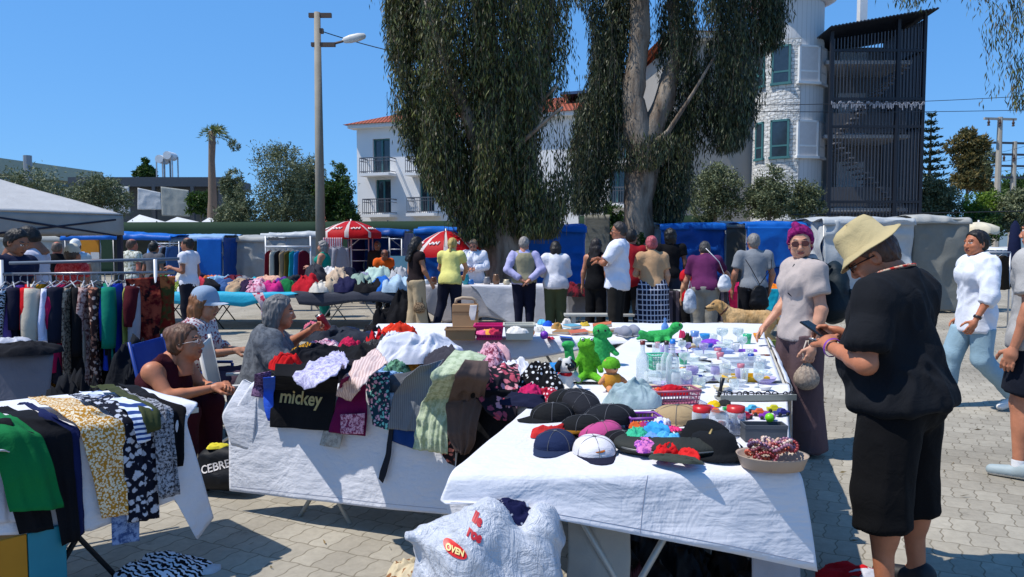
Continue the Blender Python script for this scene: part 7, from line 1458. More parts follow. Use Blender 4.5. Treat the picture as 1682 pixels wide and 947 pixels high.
# ================================================================== TABLE C: boxes, baskets, toys
CARD = plain('cardboard', 'a07c58', .8, .2, var=.1, scale=8)
def crate(name, label, cat, px, py, w_, d_, h_, m_, rz=0, rim=.012, taper=.88, pat=False, z=.757, fill=None, group=None):
    p = G(px, py, z); th = thing(name, label, cat, p, rz, group); mb = MB(); a, b = w_/2, d_/2; at_, bt_ = a*taper, b*taper; t_ = .004
    def ring(x, y, zz): return [(-x, -y, zz), (x, -y, zz), (x, y, zz), (-x, y, zz)]
    v = ring(at_, bt_, 0)+ring(a, b, h_)+ring(a+rim, b+rim, h_)+ring(a+rim, b+rim, h_-.014)+ring(a-t_, b-t_, h_)+ring(at_-t_, bt_-t_, t_); f = [(3, 2, 1, 0)]
    for (s0, s1) in ((0, 4), (8, 12), (4, 8), (16, 4), (20, 16)):
        for k in range(4): k2 = (k+1) % 4; f.append((s0+k, s0+k2, s1+k2, s1+k))
    f.append((20, 21, 22, 23)); mb.add(v, f); mb.build('basket', m_, th, bev=.003)
    if pat:
        mb = MB()
        n_ = int(w_/.022)
        for k in range(n_):
            x = -at_+2*at_*(k+.5)/n_
            for zz in np.arange(.02, h_-.03, .025): mb.box(x-.007, x+.007, -(bt_+(b-bt_)*zz/h_)-.003, -(bt_+(b-bt_)*zz/h_)+.0, zz, zz+.015)
        mb.build('slots', plain('slot_shade', pat, .8), th)
    return th
PINK = plain('pink_plastic', 'd01468', .35, .5); CREAM = plain('cream_plastic', 'c8c4b4', .4)
crate('shallow_box', 'shallow brown cardboard box on the table beside the pink basket', 'box', 757, 557, .235, .17, .095, CARD, taper=.98, rim=.008)
p = G(760, 552, .757); th = thing('cardboard_case', 'tall brown cardboard carrier with a cut handle behind the shallow box', 'case', (p.x+.01, p.y+.30, .757)); mb = MB(); mb.box(-.115, .105, -.06, .07, 0, .245); mb.build('body', CARD, th, bev=.004); mb = MB(); mb.box(-.118, .108, -.063, .073, .175, .183); mb.build('lid_edge', plain('card_dark', '6e5238', .8), th)
mb = MB(); mb.tube([(-.09, 0, .245), (-.085, 0, .285), (-.03, 0, .30), (.05, 0, .295), (.08, 0, .28), (.085, 0, .245)], [.014]*6, 8); mb.build('handle', plain('card_pale', 'b09a80', .8), th, True)
tagsheet('plastic_bag', [[(p.x+.05, p.y+.225, 1.0), (p.x+.11, p.y+.225, 1.0)], [(p.x+.04, p.y+.215, .92), (p.x+.10, p.y+.215, .92)], [(p.x+.06, p.y+.21, .87), (p.x+.09, p.y+.21, .87)]], fab('c8c0bc', rough=.4), 'crumpled pale wrapper hanging on the cardboard carrier', 'wrapper', nu=14, nv=14, wr=.01)
PB = crate('plastic_basket', 'bright pink plastic basket on the far table', 'basket', 804, 556, .23, .19, .12, PINK, pat='8a0c44')
for i, (px, py, col, nm) in enumerate(((795, 535, 'e06090', 'pink'), (812, 533, 'c0304c', 'red'), (805, 530, 'e8a040', 'orange'))): crumple(G(px, 548, .86), (.06, .05, .04), fab(col), f'{nm} scrap of cloth inside the bright pink basket', 'cloth', i, 210+i, n=20, name='cloth_scrap')
crate('plastic_tub', 'cream plastic tub right of the pink basket', 'tub', 853, 556, .24, .19, .125, CREAM); crumple(G(850, 546, .87), (.08, .06, .05), fab('d8d4cc'), 'white cloth bundle inside the cream tub', 'cloth', 0, 215, n=24, name='cloth_bundle')
def ball(label, px, py, r, col, z=.757, cat='ball', name='toy_ball'):
    p = G(px, py, z); mb = MB(); mb.lathe([(max(.0005, r*math.sin(t_)), r-r*math.cos(t_)) for t_ in np.linspace(0, PI, 14)], (p.x, p.y, z), 20); return tag(mb.build(name, plain('ball', col, .35), None, True), label, cat)
ball('small orange ball beside the cream tub', 873, 551, .028, 'd8802a'); ball('purple ball at the front edge of the far table', 894, 557, .034, '7a34b0'); ball('tiny lime green ball behind the bead tray', 1264, 693, .018, '7ad018', .82)
def toy(label, px, py, size, cols, z=.757, seed=1, name='plush_toy', cat='plush toy', rz=0, scale=1):
    """generic round-headed soft toy"""
    p = G(px, py, z); th = thing(name, label, cat, p, rz); s = SDF((-.2, -.2, -.01), (.2, .2, .42), .007); r = size
    s.ell((0, 0, r*.75), (r*.7, r*.6, r*.8), k=.02); s.ell((0, 0, r*1.95), (r*.62, r*.58, r*.58), k=.015)
    for q in (-1, 1): s.cone((q*r*.6, 0, r*1.1), (q*r*1.15, -r*.3, r*.7), r*.24, r*.2, k=.01); s.cone((q*r*.35, -r*.3, r*.25), (q*r*.6, -r*1.1, r*.2), r*.28, r*.25, k=.01); s.ell((q*r*.5, 0, r*2.45), (r*.2, r*.14, r*.22), k=.008)
    s.ell((0, -r*.5, r*1.85), (r*.3, r*.25, r*.22), k=.01); V, Fc = s.mesh(); N = vnorm(V, Fc); V = V+N*(.002*vn(V, 60, seed))[:, None]; cen = V[Fc].mean(1)/r; m = np.zeros(len(Fc), int); m[(cen[:, 1] < -.55) & (cen[:, 2] > 1.55) & (cen[:, 2] < 2.15)] = 1; m[(np.hypot(abs(cen[:, 0])-.24, cen[:, 2]-2.12) < .1) & (cen[:, 1] < 0)] = 2; m[(np.hypot(cen[:, 0], cen[:, 2]-1.92) < .09) & (cen[:, 1] < -.6)] = 2
    mesh('body', V, Fc, [fab(cols[0], 'mottle', cols[0], 90), fab(cols[1]), plain('toy_eye', '101010', .2)], th, midx=m); return th
# mixed toys heap
for i, (px, py, w_, d_, h_, rz, col, nm, m2) in enumerate([(905, 552, .14, .10, .016, .3, 'c8b090', 'cream covered magazine', 0), (925, 549, .16, .11, .02, -.5, 'a87c50', 'brown book', 0), (950, 551, .15, .11, .014, .2, 'c86a50', 'orange red booklet', 0), (968, 548, .17, .12, .018, -.2, 'd8b070', 'yellow covered book', 0), (985, 552, .16, .11, .014, .5, 'c8bcae', 'pale magazine', 0), (1000, 548, .17, .11, .016, -.4, 'b0785a', 'terracotta book', 0), (1012, 545, .15, .11, .018, .1, 'c8c050', 'mustard book', 0), (940, 541, .15, .10, .03, .8, '6ab0c8', 'pale blue book', 0), (990, 541, .17, .1, .03, -.1, 'c87048', 'rust coloured book', 0), (930, 556, .10, .06, .012, .1, '2c64c8', 'bright blue notebook', 0), (1025, 552, .15, .1, .012, .1, '2a2c34', 'black folder', 0)]):
    p = G(px, py, .757); th = thing('book', f'{nm} lying in the spread of books on the far table', 'book', (p.x, p.y+.02, .757+.012*(i % 3)), rz, 'books on the far table'); mb = MB(); mb.box(-w_/2, w_/2, -d_/2, d_/2, 0, h_*.16); mb.box(-w_/2, w_/2, -d_/2, d_/2, h_*.84, h_); mb.build('cover', plain('book_cover', col, .5, var=.3, scale=25), th); mb = MB(); mb.box(-w_/2+.003, w_/2-.003, -d_/2+.003, d_/2-.003, h_*.16, h_*.84); mb.build('pages', plain('paper_edge', 'd4ccb8', .8), th); th.rotation_euler = (.12*math.sin(i), .15*math.cos(i*2), rz)
for i, (px, py, sz, col, nm) in enumerate([(886, 545, (.05, .04, .05), 'c8c4bc', 'white'), (915, 540, (.05, .05, .06), 'b08448', 'tan'), (900, 535, (.06, .05, .05), '1c54c0', 'cobalt'), (890, 532, (.04, .04, .05), '5ab4d8', 'aqua'), (930, 532, (.05, .04, .06), 'd8d0c4', 'ivory'), (905, 560-4, (.05, .03, .02), 'b03048', 'raspberry'), (960, 535, (.05, .05, .04), 'c8a83c', 'gold')]): crumple(G(px, py, .757), sz, fab(col), f'{nm} soft toy among the books on the far table', 'soft toy', i, 230+i, n=22, name='soft_toy', group='soft toys on the far table')
p = G(1040, 555, .757)
for i, (px, py, nm) in enumerate(((1022, 553, 'left'), (1036, 551, 'right'))): p = G(px, py, .757); th = thing('shoe', f'{nm} grey canvas shoe on the far table', 'shoe', p, .3, 'grey canvas shoes'); s = SDF((-.07, -.16, 0), (.07, .16, .12), .006); s.cone((0, -.09, .045), (0, .08, .035), .042, .036); s.ell((0, -.05, .06), (.036, .05, .04), k=.02); s.cut((0, 0, .004), (0, 0, -1)); V, Fc = s.mesh(); cz = V[Fc].mean(1)[:, 2]; mesh('upper', V, Fc, [fab('8a8c98'), plain('rubber', 'd8d8d8', .7)], th, midx=(cz < .02).astype(int))
# ================================================================== PLUSH TOYS AND GLASS ON TABLE D
def plush_blob(label, px, py, prims, mats, z=.757, name='plush_toy', rz=0, h=.006, wr=.002):
    p = G(px, py, z); th = thing(name, label, 'plush toy', p, rz); th.scale = (.9, .9, .80); s = SDF((-.3, -.2, -.01), (.3, .2, .45), h); cols = []
    for q in prims:
        if q[0] == 'c': s.cone(q[1], q[2], q[3], q[4], k=.015)
        else: s.ell(q[1], q[2], k=.015)
    V, Fc = s.mesh(); N = vnorm(V, Fc); V = V+N*(wr*vn(V, 70, 3))[:, None]; mesh('body', V, Fc, mats[0], th); return th
def eyeballs(th, pts, r=.012, white=True):
    for q in pts:
        mb = MB(); mb.lathe([(max(.0003, r*math.sin(t_)), -r*math.cos(t_)) for t_ in np.linspace(0, PI, 9)], q, 12); mb.build('eye', plain('toy_white', 'e8e8e8', .3) if white else plain('toy_eye', '101010', .2), th, True)
        if white: m2 = MB(); m2.lathe([(max(.0003, r*.5*math.sin(t_)), -r*.5*math.cos(t_)) for t_ in np.linspace(0, PI, 7)], (q[0], q[1]-r*.7, q[2]), 10); m2.build('pupil', plain('toy_eye', '101010', .2), th, True)
LG = fab('549a20', 'mottle', '62b028', 60); GG = fab('2c9448', 'mottle', '3aa858', 60)
t_ = plush_blob('lime green plush frog leaning forward beside the doll', 966, 622, [('c', (0, .02, .05), (-.01, .0, .20), .06, .05), ('e', (-.015, -.02, .245), (.055, .05, .045)), ('e', (-.04, -.03, .285), (.018, .018, .018)), ('e', (.015, -.03, .285), (.018, .018, .018)), ('c', (-.04, 0, .17), (-.10, -.04, .08), .022, .018), ('c', (.04, 0, .17), (.075, -.05, .07), .022, .018), ('c', (-.03, -.02, .03), (-.07, -.12, .015), .026, .02), ('c', (.03, -.02, .03), (.07, -.13, .015), .026, .02)], [LG]); eyeballs(t_, ((-.04, -.045, .29), (.015, -.045, .29)), .011)
t_ = plush_blob('mid green plush toy with a round head behind the lime frog', 985, 600, [('c', (0, .0, .06), (0, 0, .18), .075, .06), ('e', (.01, -.01, .27), (.062, .058, .06)), ('c', (-.05, 0, .17), (-.12, -.03, .10), .025, .02), ('c', (.05, 0, .17), (.11, -.04, .10), .025, .02), ('e', (.055, -.03, .25), (.03, .03, .025))], [GG]); eyeballs(t_, ((.03, -.065, .285), (-.02, -.065, .285)), .008, False)
plush_blob('green plush limb draped left of the lime frog', 938, 606, [('c', (0, 0, .03), (-.02, 0, .17), .035, .03), ('e', (-.02, -.01, .19), (.045, .03, .03))], [GG])
t_ = plush_blob('emerald green plush dinosaur lying at the back of the glass table', 1085, 561, [('c', (-.08, 0, .055), (.04, .0, .06), .055, .06), ('c', (.05, 0, .07), (.12, -.01, .13), .04, .04), ('e', (.135, -.02, .155), (.055, .045, .04)), ('c', (-.10, -.02, .05), (-.17, -.03, .09), .035, .03), ('c', (-.03, -.05, .03), (-.05, -.1, .02), .03, .025), ('c', (.05, -.05, .03), (.06, -.1, .02), .03, .025), ('c', (-.14, 0, .05), (-.2, .0, .03), .03, .012)], [GG]); eyeballs(t_, ((.15, -.06, .175),), .009, False)
# doll with green cap
t_ = toy('small doll with a lime green cap and orange clothes beside the plush frogs', 1004, 640, .062, ('c88a60', 'd09a74'), rz=.3, name='doll'); mb = MB(); mb.lathe([(.048, .0), (.05, .012), (.042, .035), (.022, .052), (.001, .058)], (0, .004, .118+.0), 18); mb.build('cap', LG, t_, True); mb = MB(); mb.lathe([(.03, .005), (.05, .03), (.052, .06), (.04, .085)], (0, 0, 0), 16, sy=.9); mb.build('dress', fab('c88a30'), t_, True)
t_ = toy('white plush dog with a black nose beside the polka dot cloth', 928, 640, .066, ('d8d4cc', 'e0dcd4'), rz=.6); mb = MB(); mb.lathe([(max(.0003, .022*math.sin(a)), -.022*math.cos(a)) for a in np.linspace(0, PI, 9)], (-.005, -.058, .128), 12); mb.build('nose', plain('toy_eye', '101010', .2), t_, True)
for q in (-1, 1): mb = MB(); mb.tube([(q*.032, 0, .155), (q*.055, -.005, .13), (q*.055, -.01, .10)], [.012, .016, .012], 8); mb.build('ear', fab('1a1a1c'), t_, True)
mb = MB(); mb.lathe([(.034, .075), (.04, .085), (.034, .095)], (0, 0, 0), 16); mb.build('collar', fab('b01c24'), t_, True)
crumple(G(918, 612, .76), (.07, .06, .07), fab('1c7cc0', rough=.5), 'shiny blue bag scrap behind the white plush dog', 'cloth', 0, 250, n=26, name='blue_cloth')
crumple(G(936, 622, .76), (.05, .05, .07), fab('e0e0e4'), 'white tissue bundle beside the white plush dog', 'cloth', 0, 251, n=22, name='white_cloth')
GL = glassm('clear_glass', 'eef4f4', .80); GLB = glassm('blue_glass', '8ab4e8', .6); GLG = glassm('green_glass', '50c89c', .55); GLP = glassm('clear_plastic', 'e8ecf0', .72, .2)
def vessel(kind, label, px, py, r, h_, m_, cap=None, z=.76, group=None):
    p = G(px, py, z); prof = {'bottle': [(0, 0), (r, 0), (r, h_*.58), (r*.85, h_*.66), (r*.36, h_*.78), (r*.34, h_)], 'jar': [(0, 0), (r, .003), (r, h_*.86), (r*.86, h_*.92), (r*.86, h_)], 'glass': [(0, 0.003), (r*.75, 0), (r, h_), (r*.96, h_), (r*.7, .008)], 'goblet': [(0, 0), (r*.8, 0), (r*.12, .012), (r*.12, h_*.4), (r*.9, h_*.62), (r, h_*.8), (r*.88, h_), (r*.86, h_), (r*.97, h_*.8), (r*.86, h_*.63), (0, h_*.45)], 'bowl': [(0, 0), (r*.45, 0), (r*.85, h_*.5), (r, h_), (r*.97, h_), (r*.82, h_*.5), (r*.4, .01), (0, .01)], 'dish': [(0, 0), (r*.7, 0), (r, h_), (r*.97, h_), (r*.68, .006), (0, .006)]}[kind]
    th = thing({'bottle': 'glass_bottle', 'jar': 'glass_jar', 'glass': 'drinking_glass', 'goblet': 'stemmed_glass', 'bowl': 'glass_bowl', 'dish': 'glass_dish'}[kind], label, {'bottle': 'bottle', 'jar': 'jar', 'glass': 'glass', 'goblet': 'glass', 'bowl': 'bowl', 'dish': 'dish'}[kind], p, 0, group)
    mb = MB(); mb.lathe(prof, (0, 0, 0), 20); mb.build('vessel', m_, th, True)
    if cap: mb = MB(); rr = prof[-1][0]+.003; mb.lathe([(0, h_+.012), (rr, h_+.012), (rr, h_-.01)], (0, 0, 0), 16); mb.build('lid', plain('lid', cap, .35), th, True)
    return th
vg = [('bottle', 'tall clear bottle with a red brown cap', 1055, 628, .034, .22, GL, '6a2420'), ('bottle', 'tall clear bottle with a blue cap', 1104, 634, .034, .24, GL, '2878d0'), ('bottle', 'clear bottle with a dark cap left of the blue capped one', 1094, 628, .03, .22, GL, '3a2a26'), ('bottle', 'pale blue ribbed bottle standing behind the green plush dinosaur', 1092, 556, .03, .17, GLB, None), ('jar', 'empty clear jar between the tall bottles', 1072, 636, .045, .09, GL, None),
      ('glass', 'blue tinted tumbler in the back row', 1141, 561, .034, .085, GLB, None), ('bowl', 'sky blue bowl in the back row', 1158, 558, .045, .05, plain('blue_glaze', '2c88c8', .2), None), ('goblet', 'cut glass goblet in the back row, left of a matching pair', 1186, 562, .045, .11, GL, None), ('goblet', 'cut glass goblet in the back row, right of a matching pair', 1212, 562, .042, .11, GL, None), ('glass', 'emerald tumbler in the back row', 1227, 564, .034, .075, GLG, None), ('bowl', 'small amber bowl beside the emerald tumbler', 1244, 556, .035, .045, plain('amber_glaze', 'd88a18', .25), None),
      ('glass', 'clear tumbler left of the goblets', 1172, 563, .03, .07, GL, None), ('bowl', 'clear glass bowl in front of the goblets', 1190, 572, .06, .045, GL, None), ('dish', 'wide clear dish behind the yellow tray', 1160, 585, .09, .03, GL, None), ('dish', 'small clear dish beside the wide one', 1135, 592, .06, .03, GL, None), ('bowl', 'clear bowl with jewellery in the centre of the glass table', 1150, 608, .065, .045, GL, None), ('bowl', 'clear salad bowl behind the pink wire basket', 1120, 622, .07, .05, GL, None), ('glass', 'clear shot glass at the front of the glass table', 1140, 632, .024, .05, GL, None), ('glass', 'second clear shot glass right of the first', 1152, 635, .024, .05, GL, None), ('jar', 'clear storage jar in front of the mint basket', 1088, 618, .035, .08, GL, None), ('glass', 'green glass tumbler behind the clear salad bowl', 1122, 598, .03, .07, GLG, None), ('dish', 'cream coloured dish left of the tall bottles', 1062, 645, .07, .035, plain('cream_glaze', 'c8b898', .3), None), ('goblet', 'small stemmed glass left of the wide dish', 1120, 580, .03, .09, GL, None), ('goblet', 'small stemmed glass in front of the blue bowl', 1145, 575, .03, .09, GL, None), ('bowl', 'clear ramekin near the right edge of the glass table', 1240, 590, .04, .03, GL, None)]
for v_ in vg: vessel(*v_[:2], *v_[2:], group=None)
r5 = random.Random(5); kinds = [('glass', .028, .07), ('bowl', .05, .035), ('dish', .065, .02), ('goblet', .03, .085), ('jar', .03, .07)]
for i in range(44):
    kd, r, h_ = kinds[i % 5]; px, py = r5.uniform(1075, 1245), r5.uniform(566, 640); px += (py-566)*.18*(1 if px > 1160 else .2)
    vessel(kd, {'glass': 'small clear tumbler', 'bowl': 'small clear bowl', 'dish': 'clear saucer', 'goblet': 'small clear stemmed glass', 'jar': 'small clear jar'}[kd]+' crowded among the mixed glassware', px, py, r*r5.uniform(.8, 1.25), h_*r5.uniform(.8, 1.2), [GL, GLP, GL, glassm('lilac_glass', 'd0c8e8', .7)][i % 4], None, group={'glass': 'small clear tumblers', 'bowl': 'small clear bowls', 'dish': 'clear saucers', 'goblet': 'small stemmed glasses', 'jar': 'small clear jars'}[kd])
for i in range(30):
    kd, r, h_ = [('bowl', .035, .025), ('glass', .022, .045), ('dish', .045, .012)][i % 3]; cn_, cc2 = [('white', 'd8d8d8'), ('cobalt', '2848a0'), ('brown', '6a4028'), ('cream', 'd0c4a0'), ('rose', 'b87080'), ('black', '1c1c20')][i % 6]; px, py = r5.uniform(1070, 1248), r5.uniform(560, 645); px += (py-566)*.18*(1 if px > 1160 else .2)
    vessel(kd, f'small {cn_} ceramic {dict(bowl="bowl", glass="cup", dish="saucer")[kd]} crowded among the mixed glassware', px, py, r*r5.uniform(.7, 1.2), h_, plain('ceramic', cc2, .3), None, group='small ceramic pieces among the glassware')
def wirebasket(label, px, py, w_, d_, h_, m_, z=.757):
    p = G(px, py, z); th = thing('wire_basket', label, 'basket', p, .15); mb = MB()
    for k in range(int(w_/.016)+1):
        x = -w_/2+k*.016
        for y in (-d_/2, d_/2): mb.tube([(x*.9, y*.9, 0), (x, y, h_)], .0022, 4)
    for k in range(int(d_/.016)+1):
        y = -d_/2+k*.016
        for x in (-w_/2, w_/2): mb.tube([(x*.9, y*.9, 0), (x, y, h_)], .0022, 4)
    for q in (0, .33, .66, 1): s_ = .9+.1*q; mb.tube([(-w_/2*s_, -d_/2*s_, h_*q), (w_/2*s_, -d_/2*s_, h_*q), (w_/2*s_, d_/2*s_, h_*q), (-w_/2*s_, d_/2*s_, h_*q), (-w_/2*s_, -d_/2*s_, h_*q)], .003 if q < 1 else .006, 5)
    mb.build('mesh', m_, th, True); mb = MB(); mb.box(-w_/2*.9, w_/2*.9, -d_/2*.9, d_/2*.9, .001, .004); mb.build('base', m_, th); return th
wirebasket('mint green mesh basket beside the tall bottles', 1082, 606, .12, .10, .09, plain('mint_plastic', '58c09c', .4)); wirebasket('pink mesh basket holding a red purse', 1107, 660, .22, .13, .065, plain('rose_plastic', 'a05a74', .4)); wirebasket('purple mesh basket of hair clips', 1056, 706, .13, .10, .06, plain('purple_plastic', '7a3a98', .4))
crumple(G(1104, 648, .79), (.085, .045, .045), fab('b8101a', rough=.4), 'shiny red purse in the pink mesh basket', 'purse', .1, 260, n=28, name='purse'); crumple(G(1080, 650, .79), (.03, .03, .04), fab('d84a28'), 'orange trinket at the left of the pink mesh basket', 'trinket', 0, 261, n=18, name='trinket')
for i, (px, col) in enumerate(((1045, 'c85a28'), (1056, 'a82c60'), (1066, '3a5ab8'))): crumple(G(px, 702, .80), (.03, .03, .025), fab(col), ('orange', 'magenta', 'blue')[i]+' clip in the purple mesh basket', 'hair clip', i, 263+i, n=16, name='hair_clip')
crate('plastic_tray', 'bright yellow plastic tray near the right edge of the glass table', 'tray', 1222, 626, .23, .12, .035, plain('yellow_plastic', 'e0b010', .4), .1, rim=.006, taper=.95, pat='a87c08')
crate('plastic_box', 'clear plastic food box behind the yellow tray', 'box', 1222, 602, .24, .17, .05, GLP, .1, rim=.006); crate('plastic_box', 'low clear box with cutlery in the middle of the glass table', 'box', 1185, 616, .15, .14, .05, GLP, .1, rim=.005)
crate('plastic_box', 'flat blue tinted clear box in front of the back row', 'box', 1170, 580, .26, .13, .03, glassm('blue_plastic', 'b8c8e8', .65, .2), .05, rim=.004)
crumple(G(1166, 566, .76), (.09, .05, .045), fab('8a4ac8'), 'violet ribbon bundle in front of the back row', 'ribbon', .2, 270, n=26, name='ribbon'); crumple(G(1128, 566, .76), (.05, .04, .09), fab('30401c', 'mottle', '101010', 30), 'dark green soft toy at the right of the plush dinosaur', 'soft toy', .2, 271, n=26, name='soft_toy')
crumple(G(1120, 554, .76), (.03, .03, .07), fab('b83058'), 'pink trinket behind the dark green soft toy', 'trinket', .2, 272, n=18, name='trinket')
crate('pencil_case', 'pink and violet pencil case near the back right of the glass table', 'case', 1222, 578, .17, .045, .02, plain('lilac', '9a5ad0', .5), .05, taper=1, rim=.002)
mb = MB(); th = thing('green_board', 'olive green board leaning against the right end of the glass table', 'board', (2.20, 6.22, 0)); mb.box(-.09, .11, -.015, .015, .0, .71); o = mb.build('panel', plain('olive_board', '7c8c3c', .6), th); o.rotation_euler = (0, 0, .1)
for i, (px, py, nm) in enumerate([(1130, 605, 'brass'), (1175, 600, 'silver'), (1165, 612, 'dark'), (1200, 590, 'silver handled'), (1140, 618, 'brown'), (1110, 606, 'coral'), (1240, 600, 'steel'), (1250, 584, 'copper')]):
    p = G(px, py, .762); mb = MB(); mb.tube([(p.x-.05, p.y, .767), (p.x+.03, p.y+.01, .767)], .004, 6); mb.lathe([(0, 0), (.014, .001), (.016, .006), (0, .004)], (p.x+.045, p.y+.012, .763), 12, sx=1.4); tag(mb.build('spoon', plain('cutlery', ['a8843c', 'b0b0b4', '2a2a2c', 'a8aab0', '6a4a30', 'c86a50', '9a9ca0', 'a8643c'][i], .3, metal=.6), None, True), f'{nm} spoon among the glassware', 'spoon', 'spoons among the glassware')
# ================================================================== CAPS AND HATS ON TABLE A
cv1, cf1, cm1 = capgeo(4)
def cap(label, px, py, rz, mats, rx=0, ry=0, z=.757, s=1.0, name='cap', lift=0):
    p = G(px, py, z); th = thing(name, label, 'cap', (p.x, p.y, z+lift), 0); th.rotation_euler = (math.radians(rx), math.radians(ry), math.radians(rz)); th.scale = (s*.98, s*1.02, s*.54)
    n1 = cm1.index(1); F1 = cf1[:n1]; nb_ = min(min(f) for f in cf1[n1:]); F2 = [[i-nb_ for i in f] for f in cf1[n1:]]
    o = mesh('crown', cv1[:nb_], F1, mats[0], th); o2 = mesh('brim', cv1[nb_:], F2, mats[1], th); q = o2.modifiers.new('t', 'SOLIDIFY'); q.thickness = .004; mb = MB()
    for k in range(6):
        a = k*PI/3+PI/6; mb.tube([(.0862*math.cos(t)**.75*math.cos(a), .1032*math.cos(t)**.75*math.sin(a), .1155*math.sin(t)**.9) for t in np.linspace(.02, 1.55, 9)], .0012, 4, cap=False)
    mb.lathe([(0, .005), (.007, .003), (.008, -.001)], (0, 0, .115), 10); mb.build('seams', plain('cap_thread', '5a5a5e', .8), th, True); return th
CK = fab('17181a'); CKG = fab('23242a')
cap('black cap with a small white mark lying furthest left on the table', 908, 684, 120, (CK, CK)); mb = MB(); mb.box(-.012, .012, -.002, .002, -.012, .012)
cap('black cap with a gold badge behind the other caps', 955, 676, 200, (CKG, CK), rx=-18, lift=.03)
cap('large dark grey cap resting on the pink one', 1002, 704, 105, (fab('1c1e24'), CK), rx=0, lift=.035, s=1.1)
cap('pink cap with white edge under the dark grey cap', 988, 716, 135, (fab('b84a80'), fab('1c1c22')), lift=.0)
cap('black cap with brown underside among the pile of caps', 962, 712, 95, (CK, fab('8a5c14')), ry=10, lift=.015)
cap('plain black cap tucked at the back of the pile behind the badge cap', 930, 664, 150, (CK, CK), lift=.01); cap('black cap lying on its side between the pink cap and the open bag', 1024, 728, 60, (fab('141418'), CK), lift=0, s=.8)
tc1 = cap('white fronted navy cap with an orange oval patch nearest the table edge', 976, 742, 185, (fab('d8d4d8'), fab('1c1c30')), s=.95)
tc2 = cap('navy and red cap with pale brim at the left of the row', 912, 732, 160, (fab('1c2848'), fab('24304c')), s=.95)
crumple(G(905, 716, .757), (.07, .04, .05), fab('c02c2c'), 'red cap folded behind the navy and red cap', 'cap', .2, 281, n=26, name='red_hat')
mb = MB(); mb.lathe([(.0, .003), (.021, .002), (.024, 0)], (0, 0, 0), 20, sy=.62); o = mb.build('patch', plain('orange_patch', 'c86a1c', .6), tc1, True); o.location = (.0, .088, .055); o.rotation_euler = (math.radians(-62), 0, 0)
mb = MB(); mb.lathe([(.0, .003), (.019, .002), (.022, 0)], (0, 0, 0), 5); o = mb.build('badge', GOLD, bpy.data.objects['cap.001'] if 'cap.001' in bpy.data.objects else tc1, True); o.location = (.0, .082, .06); o.rotation_euler = (math.radians(-60), 0, 0)
crumple(G(1040, 664, .757), (.135, .10, .12), fab('8fa4a8', 'mottle', 'a0b2b6', 12), 'pale blue denim sun hat crumpled behind the caps', 'hat', .2, 285, n=60, name='sun_hat', fr=.8)
cap('beige cap with a strap at the back of the caps table', 1112, 692, 110, (fab('a8906c'), fab('b89e78')), s=1.1, lift=.005)
crumple(G(1072, 690, .757), (.10, .05, .04), fab('2a2c20'), 'dark olive beret left of the beige cap', 'hat', .2, 286, n=26, name='beret')
# dark round zip bag full of scrunchies
p = G(1103, 742, .757); th = thing('open_bag', 'dark olive zip bag lying open and full of bright scrunchies', 'bag', p, -.05); s = SDF((-.24, -.16, -.01), (.24, .2, .12), .007); s.ell((0, 0, .03), (.21, .125, .045), k=.02); s.ell((0, .03, .06), (.17, .09, .05), sub=True); s.cut((0, 0, .002), (0, 0, -1)); V, Fc = s.mesh(); N = vnorm(V, Fc); V = V+N*(.004*ridge(V, 12, 3))[:, None]; mesh('pouch', V, Fc, fab('2e302c', rough=.7), th)
mb = MB(); mb.tube([(-.205*math.cos(a), -.126*math.sin(a), .03) for a in np.linspace(-.1, PI+.1, 30)], .004, 6, cap=False); mb.build('zip', plain('zip_metal', '6a6a68', .4, metal=.5), th, True)
for i, (px, py, sz, col, nm) in enumerate([(1046, 722, (.05, .05, .05), '3cb48c', 'mint'), (1060, 738, (.05, .045, .04), ('7a3a9a', 'mottle', 'e080c0', 60), 'purple'), (1078, 716, (.06, .05, .05), '3a9ad0', 'sky blue'), (1096, 728, (.05, .05, .045), '58b0e0', 'light blue'), (1095, 745, (.07, .035, .035), 'c8181c', 'red'), (1130, 750, (.06, .03, .03), 'd02424', 'scarlet'), (1085, 706, (.045, .04, .05), ('d8d8e0', 'dots', '2060d0', 30), 'white and blue'), (1106, 712, (.035, .03, .03), 'd83c78', 'pink'), (1125, 736, (.035, .03, .03), '28a868', 'green'), (1112, 756, (.09, .03, .02), '3c423c', 'dark grey'), (1068, 728, (.04, .04, .04), '6a9ad8', 'pale blue')]): crumple(G(px, py, .785), sz, mk(col), f'{nm} scrunchie in the open dark bag', 'scrunchie', i, 290+i, n=26, name='scrunchie', fr=1.6, group='scrunchies in the open bag')
def brim(label, px, py, r, m_, rz=0, tilt=(0, 0), lift=0, band=None, name='straw_hat'):
    p = G(px, py, .757); th = thing(name, label, 'hat', (p.x, p.y, .757+lift), 0); th.rotation_euler = (tilt[0], tilt[1], rz); mb = MB(); mb.lathe([(0, .07), (.05, .072), (.075, .06), (.085, .015), (r*.7, .006), (r, .0), (r*.98, -.004), (r*.6, .0)], (0, 0, .006), 32, sy=1.15); o = mb.build('hat_body', m_, th, True); A = np.empty(len(o.data.vertices)*3, dtype=np.float32); o.data.vertices.foreach_get('co', A); A = A.reshape(-1, 3); A += .012*vn(A, 9, 4)[:, None]*np.array([0, 0, 1]); o.data.vertices.foreach_set('co', A.ravel())
    if band: mb = MB(); mb.tube([(r*.9*math.cos(a), r*.9*1.1*math.sin(a), .018+.006*math.sin(3*a)) for a in np.linspace(PI*.9, PI*1.9, 24)], .004, 6); mb.build('cord', band, th, True)
    return th
brim('black floppy hat with a white cord and gold bow', 1158, 732, .135, fab('0f1114'), .3, (.12, .1), .012, plain('white_cord', 'd8d8d8', .6)); brim('second flattened black hat under the one with the white cord', 1172, 744, .13, fab('121418'), .1, (0, 0), 0)
